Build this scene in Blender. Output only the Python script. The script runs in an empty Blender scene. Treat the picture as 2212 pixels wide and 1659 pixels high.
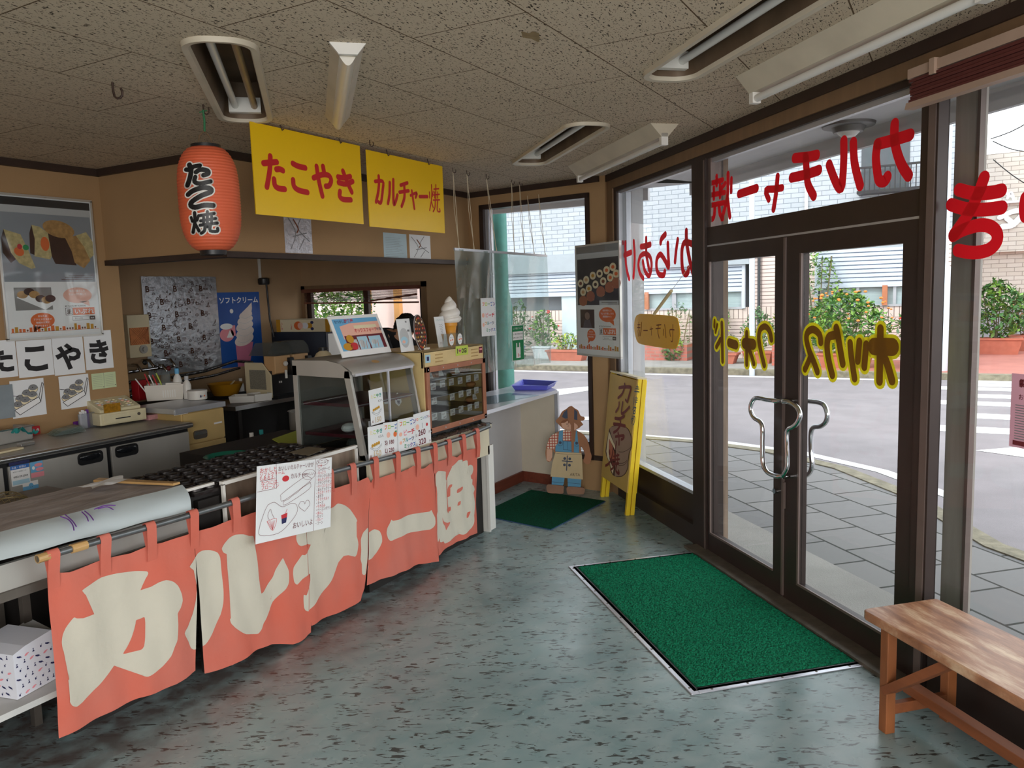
import bpy, bmesh, math, random
from math import sin, cos, pi, radians, sqrt, atan2, floor
from mathutils import Vector, Matrix, noise as mnoise

random.seed(7)
SC = bpy.context.scene
COL = bpy.context.collection

# ------------------------------------------------------------------ camera, world, exposure
ANG = 0.80950817                       # shop-front wall direction relative to the room axes
YAW, PITCH, ROLL = 0.24417849, 0.11418329, -0.03101444
FPX, EYE = 1696.7, 1.66
RD = Matrix(((cos(ANG), sin(ANG), 0), (-sin(ANG), cos(ANG), 0), (0, 0, 1)))
_f = Vector((sin(YAW)*cos(PITCH), cos(YAW)*cos(PITCH), -sin(PITCH)))
_r0 = Vector((cos(YAW), -sin(YAW), 0)); _u0 = _r0.cross(_f)
_r = _r0*cos(ROLL)+_u0*sin(ROLL); _u = -_r0*sin(ROLL)+_u0*cos(ROLL)
CF, CR, CU = RD @ _f, RD @ _r, RD @ _u
CO = Vector((0, 0, EYE))
cam_data = bpy.data.cameras.new('camera')
cam_data.sensor_width = 36.0
cam_data.lens = FPX*36.0/2212.0
cam_data.clip_start = 0.05; cam_data.clip_end = 300
cam = bpy.data.objects.new('camera', cam_data)
cam.matrix_world = Matrix.Translation(CO) @ Matrix((CR, CU, -CF)).transposed().to_4x4()
COL.objects.link(cam); SC.camera = cam

world = bpy.data.worlds.new('sky'); SC.world = world; world.use_nodes = True
nt = world.node_tree; nt.nodes.clear()
wo = nt.nodes.new('ShaderNodeOutputWorld'); bg = nt.nodes.new('ShaderNodeBackground')
tc = nt.nodes.new('ShaderNodeTexCoord'); sx = nt.nodes.new('ShaderNodeSeparateXYZ')
cr = nt.nodes.new('ShaderNodeValToRGB')
cr.color_ramp.elements[0].position = 0.0; cr.color_ramp.elements[0].color = (0.97, 0.98, 1.0, 1)
cr.color_ramp.elements[1].position = 0.8; cr.color_ramp.elements[1].color = (0.90, 0.95, 1.0, 1)
nt.links.new(tc.outputs['Generated'], sx.inputs[0]); nt.links.new(sx.outputs['Z'], cr.inputs[0])
nt.links.new(cr.outputs[0], bg.inputs[0]); nt.links.new(bg.outputs[0], wo.inputs[0])
bg.inputs[1].default_value = 2.3

def area_light(name, loc, direction, sx_, sy_, power, color):
    d = bpy.data.lights.new(name, 'AREA'); d.shape = 'RECTANGLE'; d.size = sx_; d.size_y = sy_
    d.energy = power; d.color = color
    o = bpy.data.objects.new(name, d); COL.objects.link(o); o.location = loc
    o.rotation_euler = Vector(direction).to_track_quat('-Z', 'Y').to_euler()
    return o
sun = bpy.data.lights.new('sun', 'SUN'); sun.energy = 1.2; sun.angle = radians(12); sun.color = (1.0, 0.96, 0.9)
suno = bpy.data.objects.new('sun', sun); COL.objects.link(suno)
suno.rotation_euler = Vector((0.75, -0.35, -0.85)).to_track_quat('-Z', 'Y').to_euler()
# unseen area light added behind the camera to brighten the interior
area_light('rear_fill_light', (-1.6, -1.2, 1.5), (1, 0.75, 0.0), 3.2, 2.0, 85, (1.0, 0.97, 0.93))

SC.view_settings.view_transform = 'Standard'; SC.view_settings.look = 'None'
SC.view_settings.exposure = 0.62; SC.view_settings.gamma = 1.0
SC.view_settings.use_curve_mapping = False
SC.cycles.max_bounces = 10; SC.cycles.diffuse_bounces = 6; SC.cycles.transparent_max_bounces = 16
SC.cycles.sample_clamp_indirect = 6.0; SC.cycles.use_denoising = True
SC.cycles.caustics_reflective = False; SC.cycles.caustics_refractive = False

# ------------------------------------------------------------------ geometry helpers
Z = Vector((0, 0, 1))
DN = RD @ Vector((1, 0, 0)); DT = RD @ Vector((0, 1, 0))
def V(*a): return Vector(a)
def DW(X, t, z=0.0): return RD @ Vector((X, t, z))
def ray(x, y): return CR*((x-1106)/FPX) - CU*((y-829.5)/FPX) + CF
def hit(x, y, p, n):
    d = ray(x, y); p = Vector(p); n = Vector(n)
    return CO + d*((p-CO).dot(n)/d.dot(n))
def pz(x, y, z): return hit(x, y, (0, 0, z), (0, 0, 1))
def py(x, y, yy): return hit(x, y, (0, yy, 0), (0, 1, 0))
def px(x, y, xx): return hit(x, y, (xx, 0, 0), (1, 0, 0))
def frame(o, ux, uy, uz=None):
    ux = Vector(ux).normalized(); uy = Vector(uy).normalized()
    uz = ux.cross(uy) if uz is None else Vector(uz)
    m = Matrix.Identity(4)
    for i in range(3):
        m[i][0], m[i][1], m[i][2], m[i][3] = ux[i], uy[i], uz[i], Vector(o)[i]
    return m
def TR(loc, rz=0.0): return Matrix.Translation(Vector(loc)) @ Matrix.Rotation(rz, 4, 'Z')
TD = Matrix.Rotation(-ANG, 4, 'Z')      # frame of the glazed shop front: x = outward, y = along

class MB:
    """collects shapes, links them as one mesh"""
    def __init__(s, T=None):
        s.v = []; s.f = []; s.mi = []; s.mats = []; s.cur = 0; s.T = T or Matrix.Identity(4)
    def m(s, mat):
        if mat not in s.mats: s.mats.append(mat)
        s.cur = s.mats.index(mat); return s
    def add(s, vs, fs):
        b = len(s.v); T = s.T
        s.v += [T @ Vector(v) for v in vs]
        s.f += [[b+i for i in f] for f in fs]; s.mi += [s.cur]*len(fs); return s
    def box(s, x0, x1, y0, y1, z0, z1, R=None):
        vs = [Vector((x, y, z)) for x in (x0, x1) for y in (y0, y1) for z in (z0, z1)]
        if R is not None: vs = [R @ v for v in vs]
        return s.add(vs, [(0, 1, 3, 2), (4, 6, 7, 5), (0, 4, 5, 1), (2, 3, 7, 6), (0, 2, 6, 4), (1, 5, 7, 3)])
    def cbox(s, c, sz, R=None):
        h = [a/2 for a in sz]; M = Matrix.Translation(Vector(c))
        if R is not None: M = M @ R
        return s.box(-h[0], h[0], -h[1], h[1], -h[2], h[2], M)
    def bar(s, p0, p1, w, h, up=(0, 0, 1)):
        p0 = Vector(p0); p1 = Vector(p1); d = p1-p0; L = d.length; d.normalize()
        sd = d.cross(Vector(up))
        if sd.length < 1e-5: sd = d.cross(Vector((1, 0, 0)))
        sd.normalize(); u = sd.cross(d)
        vs = [p + sd*a*w/2 + u*b*h/2 for p in (p0, p1) for a, b in ((-1, -1), (1, -1), (1, 1), (-1, 1))]
        return s.add(vs, [(0, 3, 2, 1), (4, 5, 6, 7), (0, 1, 5, 4), (1, 2, 6, 5), (2, 3, 7, 6), (3, 0, 4, 7)])
    def hexa(s, b, t):
        """box from four bottom and four top corners"""
        return s.add(list(b)+list(t), [(0, 3, 2, 1), (4, 5, 6, 7), (0, 1, 5, 4), (1, 2, 6, 5), (2, 3, 7, 6), (3, 0, 4, 7)])
    def prism(s, pts, d0, d1, ax='y'):
        """polygon (a,b) extruded; ax y: (a,d,b)  z: (a,b,d)  x: (d,a,b)"""
        g = {'y': lambda a, b, d: (a, d, b), 'z': lambda a, b, d: (a, b, d), 'x': lambda a, b, d: (d, a, b)}[ax]
        n = len(pts)
        vs = [g(a, b, d0) for a, b in pts]+[g(a, b, d1) for a, b in pts]
        fs = [tuple(range(n))[::-1], tuple(range(n, 2*n))]+[(i, (i+1) % n, n+(i+1) % n, n+i) for i in range(n)]
        return s.add(vs, fs)
    def tube(s, pts, r, n=10, cap=True, closed=False):
        pts = [Vector(p) for p in pts]; N = len(pts)
        rs = r if isinstance(r, (list, tuple)) else [r]*N
        vs = []; fs = []; prev = None
        for i, p in enumerate(pts):
            a = pts[(i-1) % N] if (i > 0 or closed) else p
            b = pts[(i+1) % N] if (i < N-1 or closed) else p
            d = (b-a).normalized()
            if prev is None:
                q = d.cross(Vector((0, 0, 1)))
                if q.length < 1e-4: q = d.cross(Vector((1, 0, 0)))
            else: q = prev-d*prev.dot(d)
            q.normalize(); prev = q; w = d.cross(q)
            vs += [p+(q*cos(2*pi*k/n)+w*sin(2*pi*k/n))*rs[i] for k in range(n)]
        for i in range(N if closed else N-1):
            j = (i+1) % N
            fs += [(i*n+k, i*n+(k+1) % n, j*n+(k+1) % n, j*n+k) for k in range(n)]
        if cap and not closed:
            fs += [tuple(range(n))[::-1], tuple(range((N-1)*n, N*n))]
        return s.add(vs, fs)
    def lathe(s, prof, c=(0, 0, 0), n=24, sc=(1, 1), cap=True):
        c = Vector(c); vs = []; fs = []
        for r, z in prof:
            vs += [c+Vector((r*cos(2*pi*k/n)*sc[0], r*sin(2*pi*k/n)*sc[1], z)) for k in range(n)]
        for i in range(len(prof)-1):
            fs += [(i*n+k, i*n+(k+1) % n, (i+1)*n+(k+1) % n, (i+1)*n+k) for k in range(n)]
        if cap:
            if prof[0][0] > 1e-5: fs.append(tuple(range(n))[::-1])
            if prof[-1][0] > 1e-5: fs.append(tuple(range((len(prof)-1)*n, len(prof)*n)))
        return s.add(vs, fs)
    def ball(s, c, r, n=12, sc=(1, 1, 1), R=None):
        vs = []; m = max(4, n//2)
        for i in range(m+1):
            a = pi*i/m
            for k in range(n):
                v = Vector((sin(a)*cos(2*pi*k/n)*sc[0], sin(a)*sin(2*pi*k/n)*sc[1], cos(a)*sc[2]))*r
                if R is not None: v = R @ v
                vs.append(Vector(c)+v)
        fs = [(i*n+k, (i+1)*n+k, (i+1)*n+(k+1) % n, i*n+(k+1) % n) for i in range(m) for k in range(n)]
        return s.add(vs, fs)
    def grid(s, fn, nu, nv, wrap=False):
        vs = [fn(i/nu, j/nv) for j in range(nv+1) for i in range(nu+1)]
        fs = [(j*(nu+1)+i, j*(nu+1)+i+1, (j+1)*(nu+1)+i+1, (j+1)*(nu+1)+i) for j in range(nv) for i in range(nu)]
        return s.add(vs, fs)
    # --- flat art in the local x/y plane of s.T, raised by c along its normal
    def poly(s, pts, c=0.0):
        pts = [(p[0], p[1]) for p in pts]
        return s.add([(a, b, c) for a, b in pts], [tuple(range(len(pts)))])
    def rect(s, a0, a1, b0, b1, c=0.0): return s.poly([(a0, b0), (a1, b0), (a1, b1), (a0, b1)], c)
    def ell(s, a, b, ra, rb, c=0.0, n=28, rot=0.0):
        return s.poly([(a+ra*cos(2*pi*k/n)*cos(rot)-rb*sin(2*pi*k/n)*sin(rot),
                        b+ra*cos(2*pi*k/n)*sin(rot)+rb*sin(2*pi*k/n)*cos(rot)) for k in range(n)], c)
    def stroke(s, pts, w, c=0.0, caps=True):
        P = [Vector((p[0], p[1])) for p in pts]
        if len(P) > 2: P = smooth(P)
        P = [p for i, p in enumerate(P) if i == 0 or (p-P[i-1]).length > 1e-6]
        if len(P) < 2: return s
        s.nst = (getattr(s, 'nst', 0)+1) % 24; c = c+s.nst*.00004*(1 if c >= 0 else -1)
        L = []; R_ = []
        for i, p in enumerate(P):
            d = (P[min(i+1, len(P)-1)]-P[max(i-1, 0)]).normalized(); q = Vector((-d.y, d.x))*w/2
            L.append(p+q); R_.append(p-q)
        n = len(P); s.add([(v.x, v.y, c) for v in L]+[(v.x, v.y, c) for v in R_], [(n+i, n+i+1, i+1, i) for i in range(n-1)])
        if caps:
            for p, d in ((P[0], P[0]-P[1]), (P[-1], P[-1]-P[-2])):
                a0 = atan2(d.y, d.x)-pi/2
                s.poly([(p.x+w/2*cos(a0+pi*k/8), p.y+w/2*sin(a0+pi*k/8)) for k in range(9)], c)
        return s
    def text(s, body, a, b, size, c=0.0, bold=0.0, align='LEFT', mirror=False, sx=1.0, rot=0.0, font=None):
        cu = bpy.data.curves.new('t', 'FONT'); cu.body = body; cu.size = size; cu.offset = bold*size
        cu.align_x = align; cu.resolution_u = 2
        o = bpy.data.objects.new('t', cu); COL.objects.link(o)
        me = o.evaluated_get(bpy.context.evaluated_depsgraph_get()).to_mesh()
        vs = []
        for v in me.vertices:
            x = v.co.x*sx*(-1 if mirror else 1); y = v.co.y
            vs.append((a+x*cos(rot)-y*sin(rot), b+x*sin(rot)+y*cos(rot), c))
        s.add(vs, [tuple(p.vertices) for p in me.polygons])
        o.to_mesh_clear(); bpy.data.objects.remove(o); bpy.data.curves.remove(cu)
        return s
    def build(s, name, parent=None, mat=None, smooth=30, bevel=0.0, seg=2, origin=None, tri=False):
        if mat is not None and not s.mats: s.mats = [mat]
        me = bpy.data.meshes.new(name)
        if parent is not None: W = WM[parent.name]
        else:
            if origin is None:
                xs = [v.x for v in s.v]; ys = [v.y for v in s.v]; zs = [v.z for v in s.v]
                origin = ((min(xs)+max(xs))/2, (min(ys)+max(ys))/2, min(zs))
            W = Matrix.Translation(Vector(origin))
        Wi = W.inverted()
        me.from_pydata([Wi @ v for v in s.v], [], s.f)
        for m_ in s.mats: me.materials.append(m_)
        if len(s.mats) > 1: me.polygons.foreach_set('material_index', s.mi)
        if smooth:
            me.shade_smooth(); me.set_sharp_from_angle(angle=radians(smooth))
        me.update()
        o = bpy.data.objects.new(name, me); COL.objects.link(o)
        if parent is not None: o.parent = parent
        else: o.location = Vector(origin)
        WM[o.name] = W
        if bevel:
            b = o.modifiers.new('bevel', 'BEVEL'); b.width = bevel; b.segments = seg
            b.limit_method = 'ANGLE'; b.angle_limit = radians(40)
        return o
WM = {}
def translucent(m, col, k=.5):
    """thin vinyl film: part of the light from behind shines through"""
    n = m.node_tree.nodes; l = m.node_tree.links; b = n['Principled BSDF']; o = n['Material Output']
    t = n.new('ShaderNodeBsdfTranslucent'); t.inputs[0].default_value = (*lin(col), 1); x = n.new('ShaderNodeMixShader'); x.inputs[0].default_value = k
    l.new(b.outputs[0], x.inputs[1]); l.new(t.outputs[0], x.inputs[2]); l.new(x.outputs[0], o.inputs[0]); return m
def smooth(P, k=4):
    out = []
    for i in range(len(P)-1):
        p0 = P[max(i-1, 0)]; p1 = P[i]; p2 = P[i+1]; p3 = P[min(i+2, len(P)-1)]
        for j in range(k):
            t = j/k
            out.append(0.5*((2*p1)+(p2-p0)*t+(2*p0-5*p1+4*p2-p3)*t*t+(3*p1-p0-3*p2+p3)*t**3))
    out.append(P[-1]); return out
def tag(o, label=None, cat=None, group=None, kind=None):
    if label: o['label'] = label
    if cat: o['category'] = cat
    if group: o['group'] = group
    if kind: o['kind'] = kind
    return o
def thing(name, label, cat, loc=(0, 0, 0), rz=0.0, group=None, M=None):
    o = bpy.data.objects.new(name, None); COL.objects.link(o); o.empty_display_size = 0.1
    W = M if M is not None else TR(loc, rz)
    o.matrix_world = W; WM[o.name] = W
    return tag(o, label, cat, group)
def struct(o): o['kind'] = 'structure'; return o
def kids(o): return [c for c in bpy.data.objects if c.parent == o]
def copy_tree(o, W, label=None, top=True):
    c = o.copy(); COL.objects.link(c)
    if top:
        c.matrix_world = W
        if label: c['label'] = label
    WM[c.name] = W
    for k in kids(o):
        d = copy_tree(k, W, None, False); d.parent = c
    return c

# ------------------------------------------------------------------ materials
MATS = {}
def lin(c): return tuple(((x/255)/12.92 if x/255 <= 0.04045 else ((x/255+0.055)/1.055)**2.4) for x in c)
def mat(name, col, rough=0.6, metal=0.0, var=0.12, vs=6.0, bump=0.0, bs=60.0, col2=None, spec=0.5, emit=None, coat=0.0, stretch=None, trans=0.0):
    """procedural surface: noise-varied base colour (sRGB 0-255 given) and optional bump"""
    if name in MATS: return MATS[name]
    m = bpy.data.materials.new(name); m.use_nodes = True; MATS[name] = m
    n = m.node_tree.nodes; l = m.node_tree.links; b = n['Principled BSDF']
    c = lin(col); c2 = lin(col2) if col2 else tuple(x*(1-var) for x in c)
    tcn = n.new('ShaderNodeTexCoord'); nz = n.new('ShaderNodeTexNoise'); nz.inputs['Scale'].default_value = vs
    nz.inputs['Detail'].default_value = 5.0
    src = tcn.outputs['Object']
    if stretch:
        mp = n.new('ShaderNodeMapping'); mp.inputs['Scale'].default_value = stretch
        l.new(src, mp.inputs[0]); src = mp.outputs[0]
    l.new(src, nz.inputs['Vector'])
    mx = n.new('ShaderNodeMix'); mx.data_type = 'RGBA'
    mr = n.new('ShaderNodeMapRange'); mr.inputs[1].default_value = 0.35; mr.inputs[2].default_value = 0.65
    l.new(nz.outputs['Fac'], mr.inputs[0]); l.new(mr.outputs[0], mx.inputs[0])
    mx.inputs[6].default_value = (*c, 1); mx.inputs[7].default_value = (*c2, 1)
    l.new(mx.outputs[2], b.inputs['Base Color'])
    b.inputs['Roughness'].default_value = rough; b.inputs['Metallic'].default_value = metal
    b.inputs['Specular IOR Level'].default_value = spec; b.inputs['Coat Weight'].default_value = coat
    if trans: b.inputs['Subsurface Weight'].default_value = 0.0
    if bump:
        n2 = n.new('ShaderNodeTexNoise'); n2.inputs['Scale'].default_value = bs; n2.inputs['Detail'].default_value = 4
        l.new(src, n2.inputs['Vector'])
        bp = n.new('ShaderNodeBump'); bp.inputs['Strength'].default_value = bump; bp.inputs['Distance'].default_value = 0.01
        l.new(n2.outputs['Fac'], bp.inputs['Height']); l.new(bp.outputs[0], b.inputs['Normal'])
    if emit:
        b.inputs['Emission Color'].default_value = (*lin(emit[0]), 1); b.inputs['Emission Strength'].default_value = emit[1]
    return m
def nodes_of(m):
    return m.node_tree.nodes, m.node_tree.links, m.node_tree.nodes['Principled BSDF']
def glass(name, tint=(235, 242, 240), haze=0.0, hazecol=(225, 235, 235), rough=0.02, refl=0.35):
    """thin pane: transparent with a clear-coat reflection and an optional milky veil"""
    if name in MATS: return MATS[name]
    m = bpy.data.materials.new(name); m.use_nodes = True; MATS[name] = m
    n = m.node_tree.nodes; l = m.node_tree.links; n.clear()
    out = n.new('ShaderNodeOutputMaterial'); tr = n.new('ShaderNodeBsdfTransparent'); tr.inputs[0].default_value = (*lin(tint), 1)
    gl = n.new('ShaderNodeBsdfGlossy'); gl.inputs['Roughness'].default_value = rough; gl.inputs[0].default_value = (1, 1, 1, 1)
    fr = n.new('ShaderNodeLayerWeight'); fr.inputs['Blend'].default_value = 0.5
    pw = n.new('ShaderNodeMath'); pw.operation = 'POWER'; pw.inputs[1].default_value = 4.0; l.new(fr.outputs['Facing'], pw.inputs[0])
    ml = n.new('ShaderNodeMath'); ml.operation = 'MULTIPLY_ADD'; ml.inputs[1].default_value = refl; ml.inputs[2].default_value = 0.035*refl
    l.new(pw.outputs[0], ml.inputs[0])
    mx = n.new('ShaderNodeMixShader'); l.new(ml.outputs[0], mx.inputs[0])
    last = tr
    if haze:
        df = n.new('ShaderNodeBsdfDiffuse'); df.inputs[0].default_value = (*lin(hazecol), 1)
        tl = n.new('ShaderNodeBsdfTranslucent'); tl.inputs[0].default_value = (*lin(hazecol), 1)
        ad = n.new('ShaderNodeMixShader'); ad.inputs[0].default_value = 0.6
        l.new(df.outputs[0], ad.inputs[1]); l.new(tl.outputs[0], ad.inputs[2])
        nz = n.new('ShaderNodeTexNoise'); nz.inputs['Scale'].default_value = 2.5; nz.inputs['Detail'].default_value = 4
        tcn = n.new('ShaderNodeTexCoord'); l.new(tcn.outputs['Object'], nz.inputs['Vector'])
        m2 = n.new('ShaderNodeMath'); m2.operation = 'MULTIPLY'; m2.inputs[1].default_value = haze*2
        l.new(nz.outputs['Fac'], m2.inputs[0])
        mh = n.new('ShaderNodeMixShader'); l.new(m2.outputs[0], mh.inputs[0])
        l.new(tr.outputs[0], mh.inputs[1]); l.new(ad.outputs[0], mh.inputs[2]); last = mh
    l.new(last.outputs[0], mx.inputs[1]); l.new(gl.outputs[0], mx.inputs[2]); l.new(mx.outputs[0], out.inputs[0])
    return m

# ------------------------------------------------------------------ shared materials
def ceiling_mat():
    m = mat('ceiling_board', (204, 187, 163), 0.85, var=0.05, vs=1.5)
    n, l, b = nodes_of(m)
    tcn = n.new('ShaderNodeTexCoord')
    base = b.inputs['Base Color'].links[0].from_socket
    mp = n.new('ShaderNodeMapping'); mp.inputs['Location'].default_value = (-2.371+0.915*3+0.457, -1.252+0.4575*4, 0)
    l.new(tcn.outputs['Object'], mp.inputs[0])
    br = n.new('ShaderNodeTexBrick'); br.offset = 0.5
    for k, v in (('Scale', 1.0), ('Mortar Size', 0.0028), ('Mortar Smooth', 0.1), ('Brick Width', 0.915), ('Row Height', 0.4575)): br.inputs[k].default_value = v
    br.inputs['Color1'].default_value = (0, 0, 0, 1); br.inputs['Color2'].default_value = (0, 0, 0, 1); br.inputs['Mortar'].default_value = (1, 1, 1, 1)
    l.new(mp.outputs[0], br.inputs['Vector'])
    # worm holes: a stretched noise and a round one, thresholded
    def holes(scale, rot, sc, lo, hi, dist):
        mp2 = n.new('ShaderNodeMapping'); mp2.inputs['Rotation'].default_value = (0, 0, rot); mp2.inputs['Scale'].default_value = sc
        l.new(tcn.outputs['Object'], mp2.inputs[0])
        nz = n.new('ShaderNodeTexNoise'); nz.inputs['Scale'].default_value = scale; nz.inputs['Detail'].default_value = 1.5; nz.inputs['Distortion'].default_value = dist
        l.new(mp2.outputs[0], nz.inputs['Vector'])
        mr = n.new('ShaderNodeMapRange'); mr.inputs[1].default_value = lo; mr.inputs[2].default_value = hi
        l.new(nz.outputs['Fac'], mr.inputs[0]); return mr.outputs[0]
    a = holes(125, 0, (0.45, 1.2, 1), 0.62, 0.64, 0.5); c = holes(150, 0, (1, 1, 1), 0.68, 0.70, 0.0)
    mxn = n.new('ShaderNodeMath'); mxn.operation = 'MAXIMUM'; l.new(a, mxn.inputs[0]); l.new(c, mxn.inputs[1])
    m1 = n.new('ShaderNodeMix'); m1.data_type = 'RGBA'; l.new(mxn.outputs[0], m1.inputs[0]); l.new(base, m1.inputs[6]); m1.inputs[7].default_value = (*lin((52, 40, 26)), 1)
    m2 = n.new('ShaderNodeMix'); m2.data_type = 'RGBA'; l.new(br.outputs['Color'], m2.inputs[0]); l.new(m1.outputs[2], m2.inputs[6]); m2.inputs[7].default_value = (*lin((88, 66, 40)), 1)
    l.new(m2.outputs[2], b.inputs['Base Color']); return m
def floor_mat():
    m = mat('vinyl_floor', (142, 166, 168), 0.32, var=0.0, vs=1.3, col2=(112, 138, 140), spec=0.5)
    n, l, b = nodes_of(m); tcn = n.new('ShaderNodeTexCoord')
    base = b.inputs['Base Color'].links[0].from_socket
    def nz(scale, rot, sc, lo, hi, det=2.0, dist=0.0):
        mp2 = n.new('ShaderNodeMapping'); mp2.vector_type = 'TEXTURE'; mp2.inputs['Rotation'].default_value = (0, 0, -rot); mp2.inputs['Scale'].default_value = [1/k for k in sc]
        l.new(tcn.outputs['Object'], mp2.inputs[0])
        q = n.new('ShaderNodeTexNoise'); q.inputs['Scale'].default_value = scale; q.inputs['Detail'].default_value = det; q.inputs['Distortion'].default_value = dist
        l.new(mp2.outputs[0], q.inputs['Vector'])
        mr = n.new('ShaderNodeMapRange'); mr.inputs[1].default_value = lo; mr.inputs[2].default_value = hi
        l.new(q.outputs['Fac'], mr.inputs[0]); return mr.outputs[0]
    def math_(op, a, c):
        q = n.new('ShaderNodeMath'); q.operation = op
        for i, s_ in enumerate((a, c)):
            if isinstance(s_, float): q.inputs[i].default_value = s_
            else: l.new(s_, q.inputs[i])
        return q.outputs[0]
    strk = nz(40, 1.06, (0.5, 1.7, 1), 0.555, 0.585, 3.0, 0.8)      # short dark dashes
    clus = nz(13, 1.06, (0.7, 1.4, 1), 0.495, 0.54, 1.0)             # in loose clusters
    fl = math_('MULTIPLY', strk, clus)
    cloud = nz(7, 0.4, (1, 1.4, 1), 0.3, 0.75, 4.0, 0.6)
    m0 = n.new('ShaderNodeMix'); m0.data_type = 'RGBA'; l.new(math_('MULTIPLY', cloud, 0.45), m0.inputs[0]); l.new(base, m0.inputs[6]); m0.inputs[7].default_value = (*lin((172, 180, 180)), 1)
    m1 = n.new('ShaderNodeMix'); m1.data_type = 'RGBA'; l.new(fl, m1.inputs[0]); l.new(m0.outputs[2], m1.inputs[6]); m1.inputs[7].default_value = (*lin((66, 70, 68)), 1)
    # darker, mottled tone towards the serving counter (world y 2.4-2.8)
    sp = n.new('ShaderNodeSeparateXYZ'); l.new(tcn.outputs['Object'], sp.inputs[0])
    g = n.new('ShaderNodeMapRange'); g.inputs[1].default_value = 2.35; g.inputs[2].default_value = 2.8; l.new(sp.outputs['Y'], g.inputs[0])
    g2 = n.new('ShaderNodeMapRange'); g2.inputs[1].default_value = 4.6; g2.inputs[2].default_value = 3.6; l.new(sp.outputs['X'], g2.inputs[0])
    gr = math_('MULTIPLY', math_('MULTIPLY', g.outputs[0], g2.outputs[0]), nz(9, 0, (1, 1, 1), 0.25, 0.6, 5.0))
    m3 = n.new('ShaderNodeMix'); m3.data_type = 'RGBA'; l.new(math_('MULTIPLY', gr, 0.9), m3.inputs[0]); l.new(m1.outputs[2], m3.inputs[6]); m3.inputs[7].default_value = (*lin((88, 74, 70)), 1)
    l.new(m3.outputs[2], b.inputs['Base Color'])
    rr = n.new('ShaderNodeMapRange'); rr.inputs[3].default_value = 0.20; rr.inputs[4].default_value = 0.36
    l.new(nz(3.5, 0.7, (1, 1, 1), 0.3, 0.7, 4.0), rr.inputs[0]); l.new(rr.outputs[0], b.inputs['Roughness'])
    bp = n.new('ShaderNodeBump'); bp.inputs['Strength'].default_value = 0.12; bp.inputs['Distance'].default_value = 0.004
    l.new(nz(20, 1.0, (1, 1, 1), 0.2, 0.8, 3.0), bp.inputs['Height']); l.new(bp.outputs[0], b.inputs['Normal'])
    return m
def brick_mat(name, c1, c2, mortar, w, h, ms=0.006, off=0.5, axes='yz', rough=0.8, bump=0.3, loc=(0, 0)):
    m = mat(name, c1, rough)
    n, l, b = nodes_of(m); tcn = n.new('ShaderNodeTexCoord'); sp = n.new('ShaderNodeSeparateXYZ'); cb = n.new('ShaderNodeCombineXYZ')
    l.new(tcn.outputs['Object'], sp.inputs[0])
    ad = n.new('ShaderNodeMath'); ad.operation = 'ADD'; ad.inputs[1].default_value = loc[0]; l.new(sp.outputs[axes[0].upper()], ad.inputs[0])
    ad2 = n.new('ShaderNodeMath'); ad2.operation = 'ADD'; ad2.inputs[1].default_value = loc[1]; l.new(sp.outputs[axes[1].upper()], ad2.inputs[0])
    l.new(ad.outputs[0], cb.inputs[0]); l.new(ad2.outputs[0], cb.inputs[1])
    br = n.new('ShaderNodeTexBrick'); br.offset = off
    for k, v in (('Scale', 1.0), ('Mortar Size', ms), ('Mortar Smooth', 0.1), ('Brick Width', w), ('Row Height', h)): br.inputs[k].default_value = v
    br.inputs['Color1'].default_value = (*lin(c1), 1); br.inputs['Color2'].default_value = (*lin(c2), 1); br.inputs['Mortar'].default_value = (*lin(mortar), 1)
    l.new(cb.outputs[0], br.inputs['Vector']); l.new(br.outputs['Color'], b.inputs['Base Color'])
    bp = n.new('ShaderNodeBump'); bp.inputs['Strength'].default_value = bump; bp.inputs['Distance'].default_value = 0.01; bp.invert = True
    l.new(br.outputs['Fac'], bp.inputs['Height']); l.new(bp.outputs[0], b.inputs['Normal'])
    return m
M_wall = mat('wallpaper', (172, 138, 98), 0.85, var=0.12, vs=1.6, bump=0.15, bs=220)
M_wallk = mat('kitchen_wall', (172, 142, 108), 0.85, var=0.16, vs=1.4)
M_trimd = mat('dark_wood_trim', (58, 42, 34), 0.55, var=0.2, vs=9)
M_wood_b = mat('brown_casing', (132, 104, 76), 0.6, var=0.14, vs=4, stretch=(6, 6, 0.8))
M_bronze = mat('bronze_aluminium', (62, 50, 46), 0.38, 0.3, var=0.12, vs=8)
M_bronze_l = mat('worn_bronze_aluminium', (120, 104, 98), 0.42, 0.3, var=0.12, vs=8)
M_alu = mat('aluminium', (196, 198, 204), 0.38, 0.6, var=0.06, vs=12)
M_glass = glass('window_glass', (244, 246, 246))
M_glass2 = glass('dusty_window_glass', (243, 245, 245), haze=0.015)
M_steel = mat('stainless_steel', (186, 183, 177), 0.38, 0.28, var=0.18, vs=3, bump=0.05, bs=12, stretch=(1, 1, 0.2))
M_steel_d = mat('greasy_steel', (120, 112, 104), 0.5, 0.6, var=0.35, vs=5)
M_chrome = mat('chrome', (225, 228, 232), 0.07, 1.0, var=0.02)
M_white = mat('white_enamel', (232, 230, 224), 0.4, var=0.04)
M_paper = mat('white_paper', (236, 238, 240), 0.75, var=0.03)
M_black = mat('black_plastic', (26, 26, 28), 0.4, var=0.1)
M_cream = mat('cream_plastic', (222, 208, 172), 0.45, var=0.06)
M_red = translucent(mat('red_vinyl', (214, 16, 34), 0.45, var=0.04), (220, 14, 30), .35)
M_iron = mat('rusty_iron', (70, 52, 44), 0.6, 0.4, var=0.3, vs=30)
M_ceil = ceiling_mat(); M_floor = floor_mat()

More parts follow.
